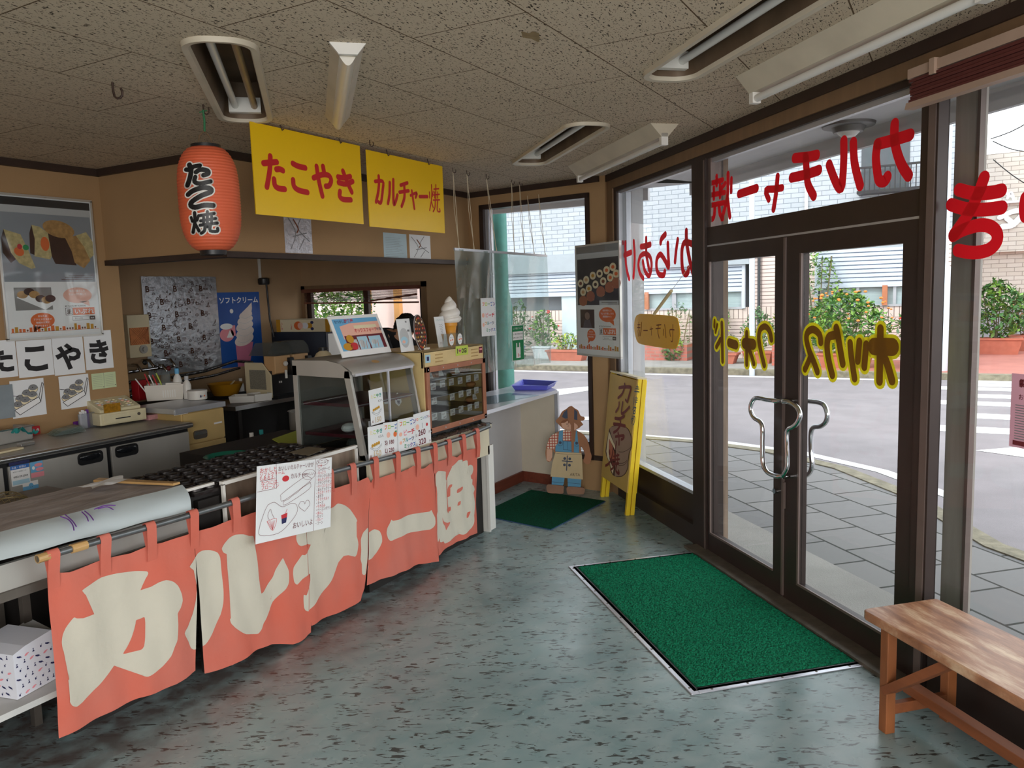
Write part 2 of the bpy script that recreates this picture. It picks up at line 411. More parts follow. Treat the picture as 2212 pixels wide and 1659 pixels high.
# ------------------------------------------------------------------ room shell
P0 = Vector((5.925, 2.513, 0)); P1 = Vector((6.11, 3.93, 0)); CH = 2.57
XD = 2.33
OUT = [(3.44, 5.05), (-2.8, 5.05), (-2.8, -4.6), tuple(DW(XD, -4.3).xy), tuple(DW(XD, 6.18).xy), (P0.x, P0.y), (P1.x, P1.y), (6.11, 5.97), (3.44, 5.97)]
mb = MB().m(M_floor); o_ = [(-2.95, 5.2), (-2.95, -4.8), tuple(DW(XD+.10, -4.5).xy), tuple(DW(XD+.10, 6.26).xy), (6.2, 3.9), (6.2, 6.05), (3.4, 6.05), (3.4, 5.2)]
mb.prism(o_, -0.04, 0.0, 'z'); fl = struct(mb.build('floor', origin=(0, 0, 0), smooth=0))
def rrect(X0, X1, t0, t1, r, n=7):
    pts = []
    for cx, cy, a0 in ((X1-r, t1-r, 0), (X0+r, t1-r, pi/2), (X0+r, t0+r, pi), (X1-r, t0+r, 1.5*pi)):
        pts += [(cx+r*cos(a0+pi/2*k/n), cy+r*sin(a0+pi/2*k/n)) for k in range(n+1)]
    return pts
RECESS = [(-0.40, -0.135, 2.97, 4.28), (1.40, 1.67, 1.95, 3.27), (1.39, 1.66, 4.13, 5.48)]
def make_ceiling():
    bm = bmesh.new()
    def loop(pts, z):
        vs = [bm.verts.new((p[0], p[1], z)) for p in pts]
        return [bm.edges.new((vs[i], vs[(i+1) % len(vs)])) for i in range(len(vs))]
    ed = loop(OUT, CH)
    for r in RECESS: ed += loop([tuple(DW(a, b).xy) for a, b in rrect(r[0]+.02, r[1]-.02, r[2]+.02, r[3]-.02, 0.09)], CH)
    bmesh.ops.triangle_fill(bm, edges=ed, use_beauty=True)
    for f_ in bm.faces:
        if f_.normal.z > 0: f_.normal_flip()
    me = bpy.data.meshes.new('ceiling'); bm.to_mesh(me); bm.free(); me.materials.append(M_ceil)
    o = bpy.data.objects.new('ceiling', me); COL.objects.link(o); WM[o.name] = Matrix.Identity(4); return struct(o)
make_ceiling()
mb = MB().m(M_trimd); mb.prism([(-2.95, 5.2), (-2.95, -4.8), tuple(DW(XD+.10, -4.5).xy), tuple(DW(XD+.10, 6.26).xy), (6.2, 3.9), (6.2, 6.05), (3.4, 6.05), (3.4, 5.2)], CH+.30, CH+.36, 'z')
struct(mb.build('roof_slab', smooth=0))  # unseen slab closing the room above the ceiling
def wallbox(name, *b, m=M_wall, T=None):
    mb = MB(T).m(m)
    for q in b: mb.box(*q)
    return struct(mb.build(name, smooth=0, origin=(0, 0, 0)))
wallbox('wall_left', (-2.9, 3.44, 5.05, 5.15, 0, CH+.3), (3.36, 3.44, 5.15, 5.97, 0, CH+.3))
wallbox('wall_back', (3.36, 6.2, 5.97, 6.07, 0, CH+.3), m=M_wallk)
wallbox('wall_rear', (-2.9, -2.8, -4.6, 5.05, 0, 0.6), (-2.9, -2.8, -4.6, 5.05, 2.3, CH+.3), (-2.9, -2.8, 1.2, 5.05, .6, 2.3), (-2.9, -1.2, -4.7, -4.6, 0, CH+.3))
# kitchen end wall with its window opening
KY0, KY1, KZ0, KZ1 = 4.42, 5.90, 1.10, 1.755
wallbox('wall_right', (6.11, 6.2, 3.86, 5.97, 0, KZ0), (6.11, 6.2, 3.86, 5.97, KZ1, CH+.3), (6.11, 6.2, 3.86, KY0, KZ0, KZ1), (6.11, 6.2, KY1, 5.97, KZ0, KZ1), m=M_wallk)
# bulkhead over the kitchen
wallbox('wall_bulkhead', (3.35, 6.11, 3.87, 3.93, 1.97, CH+.0), (3.35, 3.41, 3.93, 5.05, 1.97, CH))
wallbox('trim_2', (3.34, 6.11, 3.85, 3.95, 1.935, 1.97), (3.34, 3.43, 3.95, 5.05, 1.935, 1.97), m=M_trimd)
tr = MB().m(M_trimd)
tr.box(-2.8, 3.35, 5.02, 5.05, 2.525, CH); tr.box(3.32, 3.35, 3.84, 5.05, 2.525, CH); tr.box(3.32, 6.09, 3.84, 3.87, 2.525, CH)
struct(tr.build('trim_3', smooth=0))
# angled window wall between kitchen and shop front (local: x from kitchen corner to front corner, y outward)
e = (P0-P1).normalized(); LW = (P0-P1).length
TW = frame(P1, e, Vector((-e.y, e.x, 0)), Z)
if (TW.to_3x3() @ Vector((0, 1, 0))).x < 0: TW = frame(P1, e, Vector((e.y, -e.x, 0)), -Z)
A0, A1, B0, B1 = 0.20, 1.335, 0.30, 2.42
wallbox('wall_angled', (-.02, LW+.05, 0, .09, 0, B0-.04), (-.02, LW+.05, 0, .09, B1+.03, CH+.3), (-.02, A0, 0, .09, B0-.04, B1+.03), (A1, LW+.05, 0, .09, B0-.04, B1+.03), T=TW)
wallbox('trim_4', (0, LW, -.025, 0, 2.525, CH), (A1-.02, LW, -.012, 0, .26, .30), m=M_trimd, T=TW)
w1 = MB(TW).m(M_bronze)
for q in ((A0-.0, A0+.045, -.02, .08, B0-.04, B1+.03), (A1-.035, A1, -.02, .08, B0-.04, B1+.03), (A0, A1, -.02, .08, B1-.01, B1+.03), (A0, A1, -.02, .08, B0-.04, B0)): w1.box(*q)
w1.m(M_alu).box(A0+.045, A0+.075, .01, .05, B0, B1).box(A0+.045, A1-.035, .01, .05, B0, B0+.02).box(A0+.09, A0+.10, .02, .05, B0, B1)
W1 = struct(w1.build('window_1', smooth=0))
MB(TW).m(M_glass2).box(A0+.045, A1-.035, .03, .036, B0, B1).build('pane', W1, smooth=0)

# ------------------------------------------------------------------ glazed shop front (local frame TD: x outward, y along)
def D(name, quads, m=M_bronze, parent=None, **k):
    mb = MB(TD).m(m)
    for q in quads: mb.box(*q)
    o = mb.build(name, parent, smooth=0, **k)
    return o if parent is not None else struct(o)
X0, X1 = XD, XD+.09
D('wall_front', [(X0, X1, 5.88, 6.26, 0, CH+.3), (X0+.02, X1, -4.4, 5.9, 2.47, CH+.3), (X0+.01, X1, -4.4, 1.0, 0, .1)], M_wall)
D('trim_5', [(X0-.025, X0+.02, -4.4, 6.15, 2.52, CH)], M_trimd)
D('trim_6', [(X0-.012, X0+.02, -4.4, 6.04, 2.455, 2.52), (X0-.012, X0+.03, 5.88, 6.04, 0.1, 2.455)], M_wood_b)
D('trim_7', [(X0, X1, -4.4, 5.90, 2.425, 2.455), (X0-.01, X1+.02, 4.375, 4.55, 0, 2.43), (X0-.01, X0+.04, 2.555, 2.64, 0, 2.43), (X0, X1, 2.64, 4.375, 1.915, 2.02), (X0, X1, -1.6, -1.4, 0, 2.43)])
D('trim_8', [(X0-.015, X0-.008, 2.565, 2.60, 0, 2.42), (X0-.012, X0-.005, 4.385, 4.40, 0, 2.42), (X0-.005, X0+.03, 2.60, 2.625, 2.02, 2.42)], M_bronze_l)
w = D('window_2', [(X0, X1, 4.55, 5.88, 0, .10), (X0-.01, X1, 4.55, 5.88, .10, .13), (X0+.03, X1, 4.55, 5.88, .13, .33), (X0, X1, 5.83, 5.88, .13, 2.43)])
D('bottom_bead', [(X0-.005, X0+.06, 4.55, 5.84, .33, .352)], M_alu, w)
D('top_bead', [(X0+.02, X0+.06, 4.55, 5.84, 2.405, 2.425)], M_alu, w)
D('side_bead', [(X0+.01, X0+.07, 5.80, 5.83, .35, 2.41), (X0+.045, X0+.085, 5.735, 5.78, .35, 2.41)], M_alu, w)
D('pane', [(X0+.035, X0+.041, 4.55, 5.83, .35, 2.42)], M_glass2, w)
w = D('window_3', [(X0+.01, X1-.01, 4.345, 4.375, 2.02, 2.43), (X0+.01, X1-.01, 2.64, 2.665, 2.02, 2.43)], M_bronze_l)
D('top_bead', [(X0+.02, X0+.05, 2.66, 4.35, 2.40, 2.425)], M_alu, w)
D('pane', [(X0+.035, X0+.041, 2.66, 4.35, 2.02, 2.42)], M_glass, w)
w = D('window_4', [(X0, X1, -1.4, 2.54, 0, .33)])
D('top_bead', [(X0+.02, X0+.05, -1.4, 2.54, 2.40, 2.425)], M_alu, w)
D('pane', [(X0+.035, X0+.041, -1.4, 2.555, .33, 2.42)], M_glass, w)
w = D('window_5', [(X0, X1, -4.3, -1.6, 0, .12)])
D('pane', [(X0+.035, X0+.041, -4.3, -1.6, .12, 2.42)], M_glass, w)
# the two glass door leaves
def leaf(name, t0, t1, sl, sr):
    w = D(name, [(X0+.0, X0+.05, t1-sl, t1, .02, 1.905), (X0, X0+.05, t0, t0+sr, .02, 1.905), (X0, X0+.05, t0+sr, t1-sl, 1.815, 1.905), (X0, X0+.05, t0+sr, t1-sl, .02, .13)])
    w['label'] = {'door_1': 'left leaf of the brown framed glass double door', 'door_2': 'right leaf of the brown framed glass double door'}[name]
    D('glazing_bead', [(X0-.006, X0+.002, t1-sl-.014, t1-sl, .13, 1.815), (X0-.006, X0+.002, t0+sr, t1-sl, .13, .142)], M_bronze_l, w)
    D('pane', [(X0+.02, X0+.026, t0+sr, t1-sl, .13, 1.815)], M_glass, w)
    return w
door1 = leaf('door_1', 3.562, 4.372, .028, .085); door2 = leaf('door_2', 2.645, 3.552, .125, .09)
D('astragal', [(X0-.008, X0+.0, 3.545, 3.562, .03, 1.90)], M_bronze_l, door1)
D('trim_9', [(X0-.10, X0+.12, 2.60, 4.50, -.0, .018)], mat('worn_threshold', (120, 112, 100), .5, .4, var=.3, vs=20))
D('roof_slab0', [(X0, X0+.03, 2.65, 4.37, 1.905, 1.915)], M_alu)
# handles: the outline of a ham-shaped chrome pull, traced on the door plane
def pull(parent, pts, off, back):
    """pts pixel outline on plane X0-off"""
    P = [hit(x, y, DN*(XD-off), DN) for x, y in pts]
    P = smooth(P, 5)
    a, b = P[0], P[-1]
    P = [a+DN*off]+P+[b+DN*off]
    MB().m(M_chrome).tube(P, .0125, 12).build('door_handle', parent, smooth=60)
hp = [(1676, 866), (1655, 863), (1633, 860), (1623, 872), (1622, 888), (1629, 902), (1642, 911), (1647, 925), (1647, 960), (1648, 1000), (1657, 1019), (1672, 1027), (1684, 1029)]
pull(door1, hp, .055, 0)
pull(door2, [(1690, 867), (1706, 869), (1722, 880), (1728, 897), (1722, 914), (1712, 923), (1703, 928), (1700, 945), (1701, 990), (1700, 1012), (1691, 1030)], .055, 0)
outp = [(1736, 866), (1760, 868), (1779, 874), (1787, 893), (1784, 911), (1772, 921), (1758, 923), (1752, 935), (1752, 975), (1754, 1005), (1748, 1022), (1733, 1032)]
P = smooth([hit(x, y, DN*(XD+.105), DN) for x, y in outp], 5)
MB().m(M_chrome).tube([P[0]-DN*.055]+P+[P[-1]-DN*.055], .0125, 12).build('outside_door_handle', door2, smooth=60)
pp = [hit(1679, 1060, DN*XD, DN), hit(1703, 1035, DN*XD, DN)]
mb = MB().m(M_chrome); mb.tube([pp[0], pp[0]-DN*.02], .014, 12); mb.build('lock_cylinder', door1)
mb = MB().m(M_bronze_l); q = hit(1692, 1070, DN*(XD-.012), DN); mb.T = frame(q, -DT, Z); mb.box(-.006, .006, -.07, .07, -.01, .004); mb.build('latch_bolt', door1)

# ------------------------------------------------------------------ outdoors: ground
M_asph = mat('asphalt', (136, 129, 131), 0.9, var=0.14, vs=2.2, bump=0.5, bs=180)
M_paint = mat('road_paint', (226, 226, 224), 0.8, var=0.2, vs=14)
M_conc = mat('concrete', (152, 148, 142), 0.9, var=0.2, vs=2.5, bump=0.3, bs=120)
M_kerb = mat('mossy_kerb_stone', (140, 132, 112), 0.9, var=0.4, vs=11, bump=0.5, bs=60)
M_redp = mat('red_pavement', (176, 112, 100), 0.9, var=0.15, vs=2)
def paver_mat():
    m = brick_mat('grey_pavers', (112, 110, 110), (126, 123, 121), (48, 47, 42), 0.40, 0.40, 0.009, 0.5, 'yx', 0.9, 0.5)
    return m
M_pave = paver_mat()
mb = MB().m(M_asph).box(-30, 60, -40, 50, -.14, -.10); struct(mb.build('road_surface', smooth=0, origin=(0, 0, -.14)))
k0 = [(8.55, 30), (8.55, 3.4), (8.5, 2.4), (8.25, 1.6), (7.7, .85), (6.9, .25), (5.75, -.30)]
k1 = [(5.75-.724*s_, -.30-.69*s_) for s_ in (3, 8, 14)]
front = [tuple(DW(XD+.09, -12).xy), tuple(DW(XD+.09, 6.26).xy), (6.2, 3.9), (6.2, 30)]
mb = MB().m(M_pave)
inv = TD.inverted()
pg = [tuple((inv @ Vector((a, b, 0))).xy) for a, b in (k0+k1+front)]
mb.prism(pg, -.10, -.03, 'z')
o = mb.build('sidewalk_paving', smooth=0, origin=(0, 0, 0)); o.rotation_euler = (0, 0, -ANG); struct(o)
mb = MB(TD).m(M_conc).box(XD+.09, 2.94, -12, 6.6, -.03, -.012); struct(mb.build('doorstep_apron', smooth=0))
mb = MB().m(M_kerb)
def offs(pts, d):
    out = []
    for i, p in enumerate(pts):
        a = Vector(pts[max(i-1, 0)]); b = Vector(pts[min(i+1, len(pts)-1)]); t_ = (b-a).normalized()
        out.append((p[0]-t_.y*d, p[1]+t_.x*d))
    return out
kk = k0+k1; ko = offs(kk, .0); ki = offs(kk, -.14)
for i in range(len(kk)-1):
    b_ = [(*ko[i], -.11), (*ko[i+1], -.11), (*ki[i+1], -.11), (*ki[i], -.11)]
    mb.hexa([Vector(v) for v in b_], [Vector((v[0], v[1], -.02)) for v in b_])
struct(mb.build('kerb_stones_near', smooth=0))
mb = MB().m(M_paint)
la = offs(kk, .32); lb = offs(kk, .46)
for i in range(5): mb.add([(*la[i], -.096), (*la[i+1], -.096), (*lb[i+1], -.096), (*lb[i], -.096)], [(0, 1, 2, 3)])
mb.box(15.55, 15.72, 0.6, 40, -.099, -.095); mb.box(15.5, 15.9, -20, -.1, -.099, -.095)
for i, x_ in enumerate((10.4, 11.5, 12.7, 13.55, 14.45, 15.0)): mb.box(x_, x_+.42, -4.6, 0.25 - .2*(i % 2), -.099, -.095)
mb.add([(9.3, -.2, -.096), (9.9, -.9, -.096), (9.6, -1.4, -.096), (9.0, -.8, -.096)], [(0, 1, 2, 3)])
mb.add([(11.5, 6.1, -.096), (13.4, 5.5, -.096), (13.4, 5.9, -.096), (12.4, 6.6, -.096)], [(0, 1, 2, 3)])
mb.add([(9.4, 5.2, -.096), (9.9, 4.2, -.096), (10.1, 4.4, -.096), (9.7, 5.4, -.096)], [(0, 1, 2, 3)])
struct(mb.build('road_markings', smooth=0))
mb = MB().m(M_conc).box(15.95, 18.6, 2.4, 40, -.10, 0.0); struct(mb.build('far_sidewalk', smooth=0))
mb = MB().m(M_redp).box(16.1, 32, -30, 2.4, -.10, 0.002); struct(mb.build('red_far_pavement', smooth=0))
mb = MB().m(M_kerb).box(15.88, 16.1, -30, 40, -.11, 0.01); struct(mb.build('kerb_stones_far', smooth=0))

# canopy over the shop front with its downlight
M_soff = mat('painted_soffit', (205, 205, 208), 0.8, var=0.08, vs=2)
mb = MB(TD).m(M_soff).box(XD+.09, 3.45, -6, 6.75, 2.62, 2.66).box(3.42, 3.50, -6, 6.75, 2.56, 2.85).box(3.42, 3.46, -6, 6.75, 2.51, 2.6)
struct(mb.build('canopy', smooth=0))
mb = MB().m(M_soff).prism([(6.22, 3.4), tuple(DW(XD+.1, 6.2).xy), tuple(DW(3.5, 6.7).xy), (7.35, 2.9), (7.35, 9), (6.22, 9)], 2.62, 2.66, 'z').box(7.3, 7.36, 2.6, 9, 2.51, 2.85)
struct(mb.build('canopy_over_window', smooth=0))
q = pz(1833, 268, 2.62)
t = thing('downlight', 'round grey recessed lamp in the outside canopy above the door', 'lamp', q-Vector((0, 0, .05)))
T = WM[t.name]
MB(T).m(mat('grey_metal', (120, 118, 116), .5, .5)).lathe([(.02, .05), (.155, .05), (.15, .035), (.10, .03), (.085, .0), (.0, 0)][::-1]).build('lamp_ring', t)
MB(T).m(M_white).lathe([(0, -.03), (.04, -.024), (.06, -.005), (.065, .0)]).build('lamp_cover', t)

# posts just outside the glass
mb = MB(TD).m(mat('weathered_steel_post', (176, 168, 160), .55, .3, var=.2, vs=5, stretch=(4, 4, .4))); mb.box(2.50, 2.545, 2.555, 2.665, -.03, 2.62)
mb.m(M_bronze_l).box(2.495, 2.52, 2.54, 2.555, -.03, 2.62)
tag(mb.build('steel_post', smooth=0), 'grey square steel post standing outside the right hand window', 'post', 'posts outside the glass')
mb = MB(TD).m(mat('pale_post', (190, 190, 192), .5, .2, var=.1, vs=5, stretch=(4, 4, .4))); mb.box(2.50, 2.60, 5.93, 6.10, -.03, 2.62)
tag(mb.build('steel_post', smooth=0), 'pale steel post outside, left of the yellow hanging plate', 'post', 'posts outside the glass')
mb = MB(TD).m(mat('old_timber', (150, 128, 110), .8, var=.3, vs=6, stretch=(6, 6, .6))); mb.box(2.52, 2.60, 4.60, 4.70, -.03, 2.62)
tag(mb.build('timber_post', smooth=0), 'narrow timber and metal post outside, seen through the left door leaf', 'post', 'posts outside the glass')

# street poles
def pole(name, label, x, y, prof, mats, cat='pole', grp=None):
    mb = MB().m(mats); mb.lathe([(r, z) for r, z in prof], (x, y, 0), 20)
    return tag(mb.build(name, smooth=50), label, cat, grp)
M_pole = mat('galvanised_pole', (205, 212, 220), .45, .3, var=.05)
q = pz(2025, 800, 0.0); pole('street_pole', 'tall pale steel pole on the corner across the street', q.x, q.y, [(.17, 0), (.17, 1.9), (.125, 1.95), (.115, 7)], M_pole, grp='poles across the street')
q = pz(1617, 815, -.1); mb = MB().m(M_pole).tube([(q.x+.3, q.y+.0, -.1), (q.x+.3, q.y+.02, 4.2)], .055, 12)
tag(mb.build('street_pole', smooth=50), 'thin white pole across the street in front of the shutter', 'pole', 'poles across the street')
M_gpole = mat('green_painted_pole', (70, 140, 128), .5, .1, var=.2, vs=14)
g = px(1088, 800, 7.6); mb = MB().m(M_gpole).lathe([(.118, -.06), (.118, 1.52), (.085, 1.72), (.082, 7)], (g.x, g.y, 0), 24)
tag(mb.build('utility_pole', smooth=50), 'stepped blue-green pole just outside the angled window', 'pole')

# ------------------------------------------------------------------ outdoors: the house across the street
FX = 18.5
M_wbrick = brick_mat('white_brick_siding', (182, 187, 192), (172, 178, 184), (126, 135, 144), .32, .105, .007, .5, 'yz', .7, .4)
M_ptile = brick_mat('pink_wall_tiles', (226, 206, 196), (220, 200, 192), (120, 100, 92), .42, .085, .007, .0, 'yz', .6, .3)
M_pverts = brick_mat('upright_tiles', (224, 206, 196), (218, 200, 190), (120, 100, 92), .105, .8, .008, .0, 'yz', .6, .3)
M_shut = mat('roller_shutter', (205, 214, 226), .45, .2, var=.04)
M_greyw = mat('grey_render', (168, 176, 182), .8, var=.06)
M_blue = mat('pale_blue_door', (200, 216, 222), .6, var=.06)
M_dkgl = mat('dark_window', (70, 78, 82), .25, var=.1)
hs = thing('shop_house', 'long white brick house across the street with grey roller shutters', 'building', (FX, 6, 0))
mb = MB().m(M_wbrick).box(FX, FX+6, .05, 26, 2.60, 7.5); mb.build('upper_wall', hs, smooth=0)
mb = MB().m(M_ptile).box(FX, FX+6, .05, 26, 0, .93).box(FX+.0, FX+6, 2.75, 4.15, 1.18, 2.60).box(FX, FX+6, .05, .35, 1.18, 2.6); mb.build('tiled_wall', hs, smooth=0)
mb = MB().m(M_pverts).box(FX-.01, FX+6, .05, 26, .93, 1.19); mb.build('tile_course', hs, smooth=0)
mb = MB().m(M_greyw).box(FX-.18, FX, 4.15, 26, 2.17, 2.62).box(FX+.5, FX+.6, .05, 26, .5, 2.6).box(FX-.06, FX+.1, .3, 2.75, 2.38, 2.62); mb.build('shutter_housing', hs, smooth=0)
def shutter(y0, y1, z0, z1):
    mb = MB().m(M_shut); n = int((z1-z0)/.085)
    for i in range(n):
        a = z0+(z1-z0)*i/n; b = z0+(z1-z0)*(i+1)/n
        mb.prism([(FX-.02, a), (FX-.065, a+.012), (FX-.065, b-.016), (FX-.02, b)], y0, y1, 'y')
    # prism on ax y puts (a,b) in x/z
    mb.build('roller_shutter', hs, smooth=0)
    MB().m(M_shut).box(FX-.08, FX+.02, y0-.07, y0, z0-.42, z1+.05).box(FX-.08, FX+.02, y1, y1+.07, z0-.42, z1+.05).box(FX-.08, FX, y0, y1, z0-.03, z0+.01).build('shutter_guide', hs, smooth=0)
for a, b, z0 in ((4.33, 7.55, 1.585), (7.7, 10.6, 1.585), (.40, 2.68, 1.60), (11.0, 14.5, 1.6)): shutter(a, b, z0, 2.40 if a < 4 else 2.20)
def hwin(y0, y1, z0, z1, parts=1):
    fr = MB().m(M_alu).box(FX-.03, FX+.06, y0-.05, y1+.05, z0-.05, z0).box(FX-.03, FX+.06, y0-.05, y0, z0, z1).box(FX-.03, FX+.06, y1, y1+.05, z0, z1)
    for i in range(1, parts): fr.box(FX-.03, FX+.06, y0+(y1-y0)*i/parts-.03, y0+(y1-y0)*i/parts+.03, z0, z1)
    f_ = fr.build('window', hs, smooth=0); MB().m(mat('curtained_glass', (176, 194, 196), .3, var=.15, vs=5, stretch=(1, .3, 12))).box(FX+.03, FX+.07, y0, y1, z0, z1).build('pane', f_, smooth=0)
hwin(4.36, 5.9, 1.2, 1.58, 2); hwin(6.0, 7.5, 1.2, 1.58, 2); hwin(.45, 2.6, 1.2, 1.58, 3)
for yy in (6.62, 5.1, 1.35): MB().m(mat('orange_timber', (190, 120, 84), .7)).box(FX-.1, FX-.02, yy-.05, yy+.05, 1.18, 1.6).build('timber_strut', hs, smooth=0)
MB().m(M_blue).box(FX-.03, FX+.05, 7.75, 8.95, .0, 1.59).build('pale_door', hs, smooth=0)
bl = MB().m(M_dkgl).box(FX-.02, FX+.1, .95, 1.86, 3.6, 4.75).build('upper_window', hs, smooth=0)
rl = MB().m(M_black).box(FX-.42, FX-.0, .3, 1.9, 3.50, 3.56).box(FX-.42, FX-.38, .3, 1.9, 4.0, 4.04)
for i in range(17): rl.box(FX-.41, FX-.39, .32+i*.095, .34+i*.095, 3.55, 4.02)
rl.build('balcony_rail', hs, smooth=0)
mb = MB().m(mat('dark_drain', (60, 62, 66), .5)); mb.tube([(FX-.06, 3.95, 0), (FX-.06, 3.95, 2.6)], .035); mb.build('drain_pipe', hs)
mb = MB().m(M_white); mb.tube([(FX-.06, 2.95, 3.0), (FX-.06, 2.95, 6)], .035); mb.build('vent_pipe', hs)
# brick building further right with a sign
M_bbrick = brick_mat('beige_brick', (216, 210, 200), (206, 198, 186), (158, 150, 140), .36, .115, .008, .5, 'yz', .8, .4)
SX = 25.0; sh = thing('brick_hall', 'beige brick building with white script sign at the street corner', 'building', (SX, -4, 0))
def sz(x, y): return px(x, y, SX)
zt = sz(2170, 330).z; zb = sz(2150, 545).z; zg = sz(2170, 668).z
MB().m(M_bbrick).box(SX, SX+8, -22, 1.2, zb, zt).build('upper_wall', sh, smooth=0)
MB().m(M_bbrick).box(SX+.25, SX+8, -22, 1.2, zg, zb).build('lower_wall', sh, smooth=0)
MB().m(M_greyw).box(SX+.2, SX+8, -22, 1.2, 0, zg).build('plinth', sh, smooth=0)
MB().m(mat('sign_tube', (235, 238, 240), .4)).box(SX-.12, SX, -22, -.2, sz(2180, 437).z-.03, sz(2180, 437).z+.03).build('sign_rail', sh, smooth=0)
ms = MB(frame((SX-.05, 0, 0), (0, -1, 0), (0, 0, 1))).m(mat('white_sign_letter', (240, 242, 244), .4))
def sp_(x, y): q = sz(x, y); return (-q.y, q.z)
for w_, pts in ((.13, [(2160, 470), (2172, 464), (2185, 458), (2212, 452)]), (.13, [(2185, 480), (2175, 472)]), (.15, [(2165, 490), (2185, 487), (2200, 474), (2212, 462)]), (.07, [(2176, 428), (2184, 416), (2189, 430)]), (.07, [(2180, 424), (2188, 424)]), (.07, [(2172, 408), (2176, 420)])):
    ms.stroke([sp_(*p) for p in pts], w_)
ms.build('sign_lettering', sh, smooth=0)
# overhead cables and an insulator cluster
cb_ = MB().m(M_black)
for a, b in (((2140, 300), (2330, 160)), ((2146, 345), (2330, 420)), ((2145, 305), (2300, 300))):
    A_ = hit(a[0], a[1], DN*16, DN); B_ = hit(b[0], b[1], DN*16, DN)
    cb_.tube([A_.lerp(B_, k/8)-Vector((0, 0, .25*sin(pi*k/8))) for k in range(9)], .012, 6)
tag(cb_.build('overhead_cables'), 'thin black overhead cables crossing the sky at upper right', 'cable')

# ------------------------------------------------------------------ plants across the street
M_leafs = [mat('leaf_green', (72, 122, 58), .55, var=.35, vs=12), mat('leaf_bright', (128, 170, 70), .55, var=.3, vs=12), mat('leaf_dull', (108, 138, 100), .6, var=.3, vs=12), mat('leaf_yellow', (196, 206, 80), .55, var=.25, vs=12)]
M_terra = mat('terracotta', (190, 112, 90), .8, var=.15, vs=8); M_stem = mat('stem', (120, 112, 84), .8, var=.2)
def leaves(name, parent, c, rx, ry, rz, n, size, mats, seed, shape=1.0):
    rd = random.Random(seed); mb = MB()
    for i in range(n):
        mb.m(mats[0] if len(mats) == 1 else mats[rd.randrange(len(mats))])
        while True:
            p = Vector((rd.uniform(-1, 1), rd.uniform(-1, 1), rd.uniform(-1, 1)))
            if p.length < 1: break
        if rd.random() < .5: p = p.normalized()*rd.uniform(.75, 1.08)
        k = 1-.45*shape*max(0, p.z)
        q = Vector(c)+Vector((p.x*rx*k, p.y*ry*k, p.z*rz))
        d = Vector((rd.uniform(-1, 1), rd.uniform(-1, 1), rd.uniform(-.6, .9))).normalized(); u_ = d.cross(Vector((rd.uniform(-1, 1), rd.uniform(-1, 1), 1))).normalized()
        s_ = size*rd.uniform(.6, 1.3)
        mb.add([q-d*s_, q+u_*s_*.42, q+d*s_, q-u_*s_*.42], [(0, 1, 2, 3)])
    return mb.build(name, parent, smooth=0)
def flowers(parent, c, rx, ry, rz, n, size, m_, seed):
    rd = random.Random(seed); mb = MB().m(m_)
    for i in range(n):
        a = rd.uniform(0, 2*pi); e_ = rd.uniform(-.2, 1.3)
        q = Vector(c)+Vector((cos(a)*cos(e_)*rx, sin(a)*cos(e_)*ry, sin(e_)*rz))*1.03
        mb.ball(q, size*rd.uniform(.7, 1.2), 6, (1, 1, .6))
    return mb.build('blossoms', parent, smooth=0)
def planted(name, label, x, y, w, h, n, mats, seed, pot=(.5, .3, .28), potm=None, base=0.0, depth=None, size=.06, fl=None, cat='plant', grp='plants in front of the house'):
    t_ = thing(name, label, cat, (x, y, base), 0, grp)
    if pot:
        T_ = WM[t_.name]; pw, pd, ph = pot
        mb = MB(T_).m(potm or M_terra)
        mb.hexa([(-pd*.4, -pw*.42, 0), (pd*.4, -pw*.42, 0), (pd*.4, pw*.42, 0), (-pd*.4, pw*.42, 0)], [(-pd*.5, -pw*.5, ph), (pd*.5, -pw*.5, ph), (pd*.5, pw*.5, ph), (-pd*.5, pw*.5, ph)])
        mb.box(-pd*.53, pd*.53, -pw*.52, pw*.52, ph-.03, ph+.01); mb.build('planter', t_, smooth=0)
        zb_ = base+ph
    else: zb_ = base
    dp = depth or w*.5
    leaves('foliage', t_, (x, y, zb_+h*.5), dp/2, w/2, h/2, n, size, mats, seed)
    if fl: flowers(t_, (x, y, zb_+h*.5), dp/2, w/2, h/2, *fl)
    rd = random.Random(seed+99); mb = MB().m(M_stem)
    for i in range(5):
        a = rd.uniform(-.3, .3)*w; mb.tube([(x, y+a*.3, zb_-.02), (x+rd.uniform(-.1, .1), y+a*.8, zb_+h*.45), (x+rd.uniform(-.1, .1), y+a*1.1, zb_+h*.85)], .012, 5)
    mb.build('stems', t_, smooth=0); return t_
G, Bt, Dl, Yl = M_leafs
M_orf = mat('orange_petal', (238, 140, 60), .6); M_rdf = mat('red_petal', (226, 50, 44), .6); M_wpot = mat('white_pot', (232, 236, 238), .5)
def gz(x, y, z=.02): return pz(x, y, z)
M_bplant = brick_mat('red_brick_planter', (190, 108, 92), (176, 98, 84), (150, 130, 118), .22, .075, .007, .5, 'yz', .8, .4)
a = px(1375, 745, 17.9); b = px(1520, 770, 17.9)
mb = MB().m(M_bplant).box(17.7, 18.3, 5.4, 7.7, 0, .38); tag(mb.build('brick_planter', smooth=0, origin=(18, 6.5, 0)), 'low red brick planter wall under the shutter across the street', 'planter')
mb = MB().m(M_bplant).box(16.9, 17.3, 2.95, 3.35, 0, .42); tag(mb.build('brick_planter', smooth=0, origin=(17.1, 3.15, 0)), 'small red brick planter at the foot of the tall bush', 'planter')
planted('shrub', 'wispy green shrub with bare twigs left of the framed poster', 18.0, 9.95, .7, 1.55, 300, [G, Dl], 1, pot=None, size=.06)
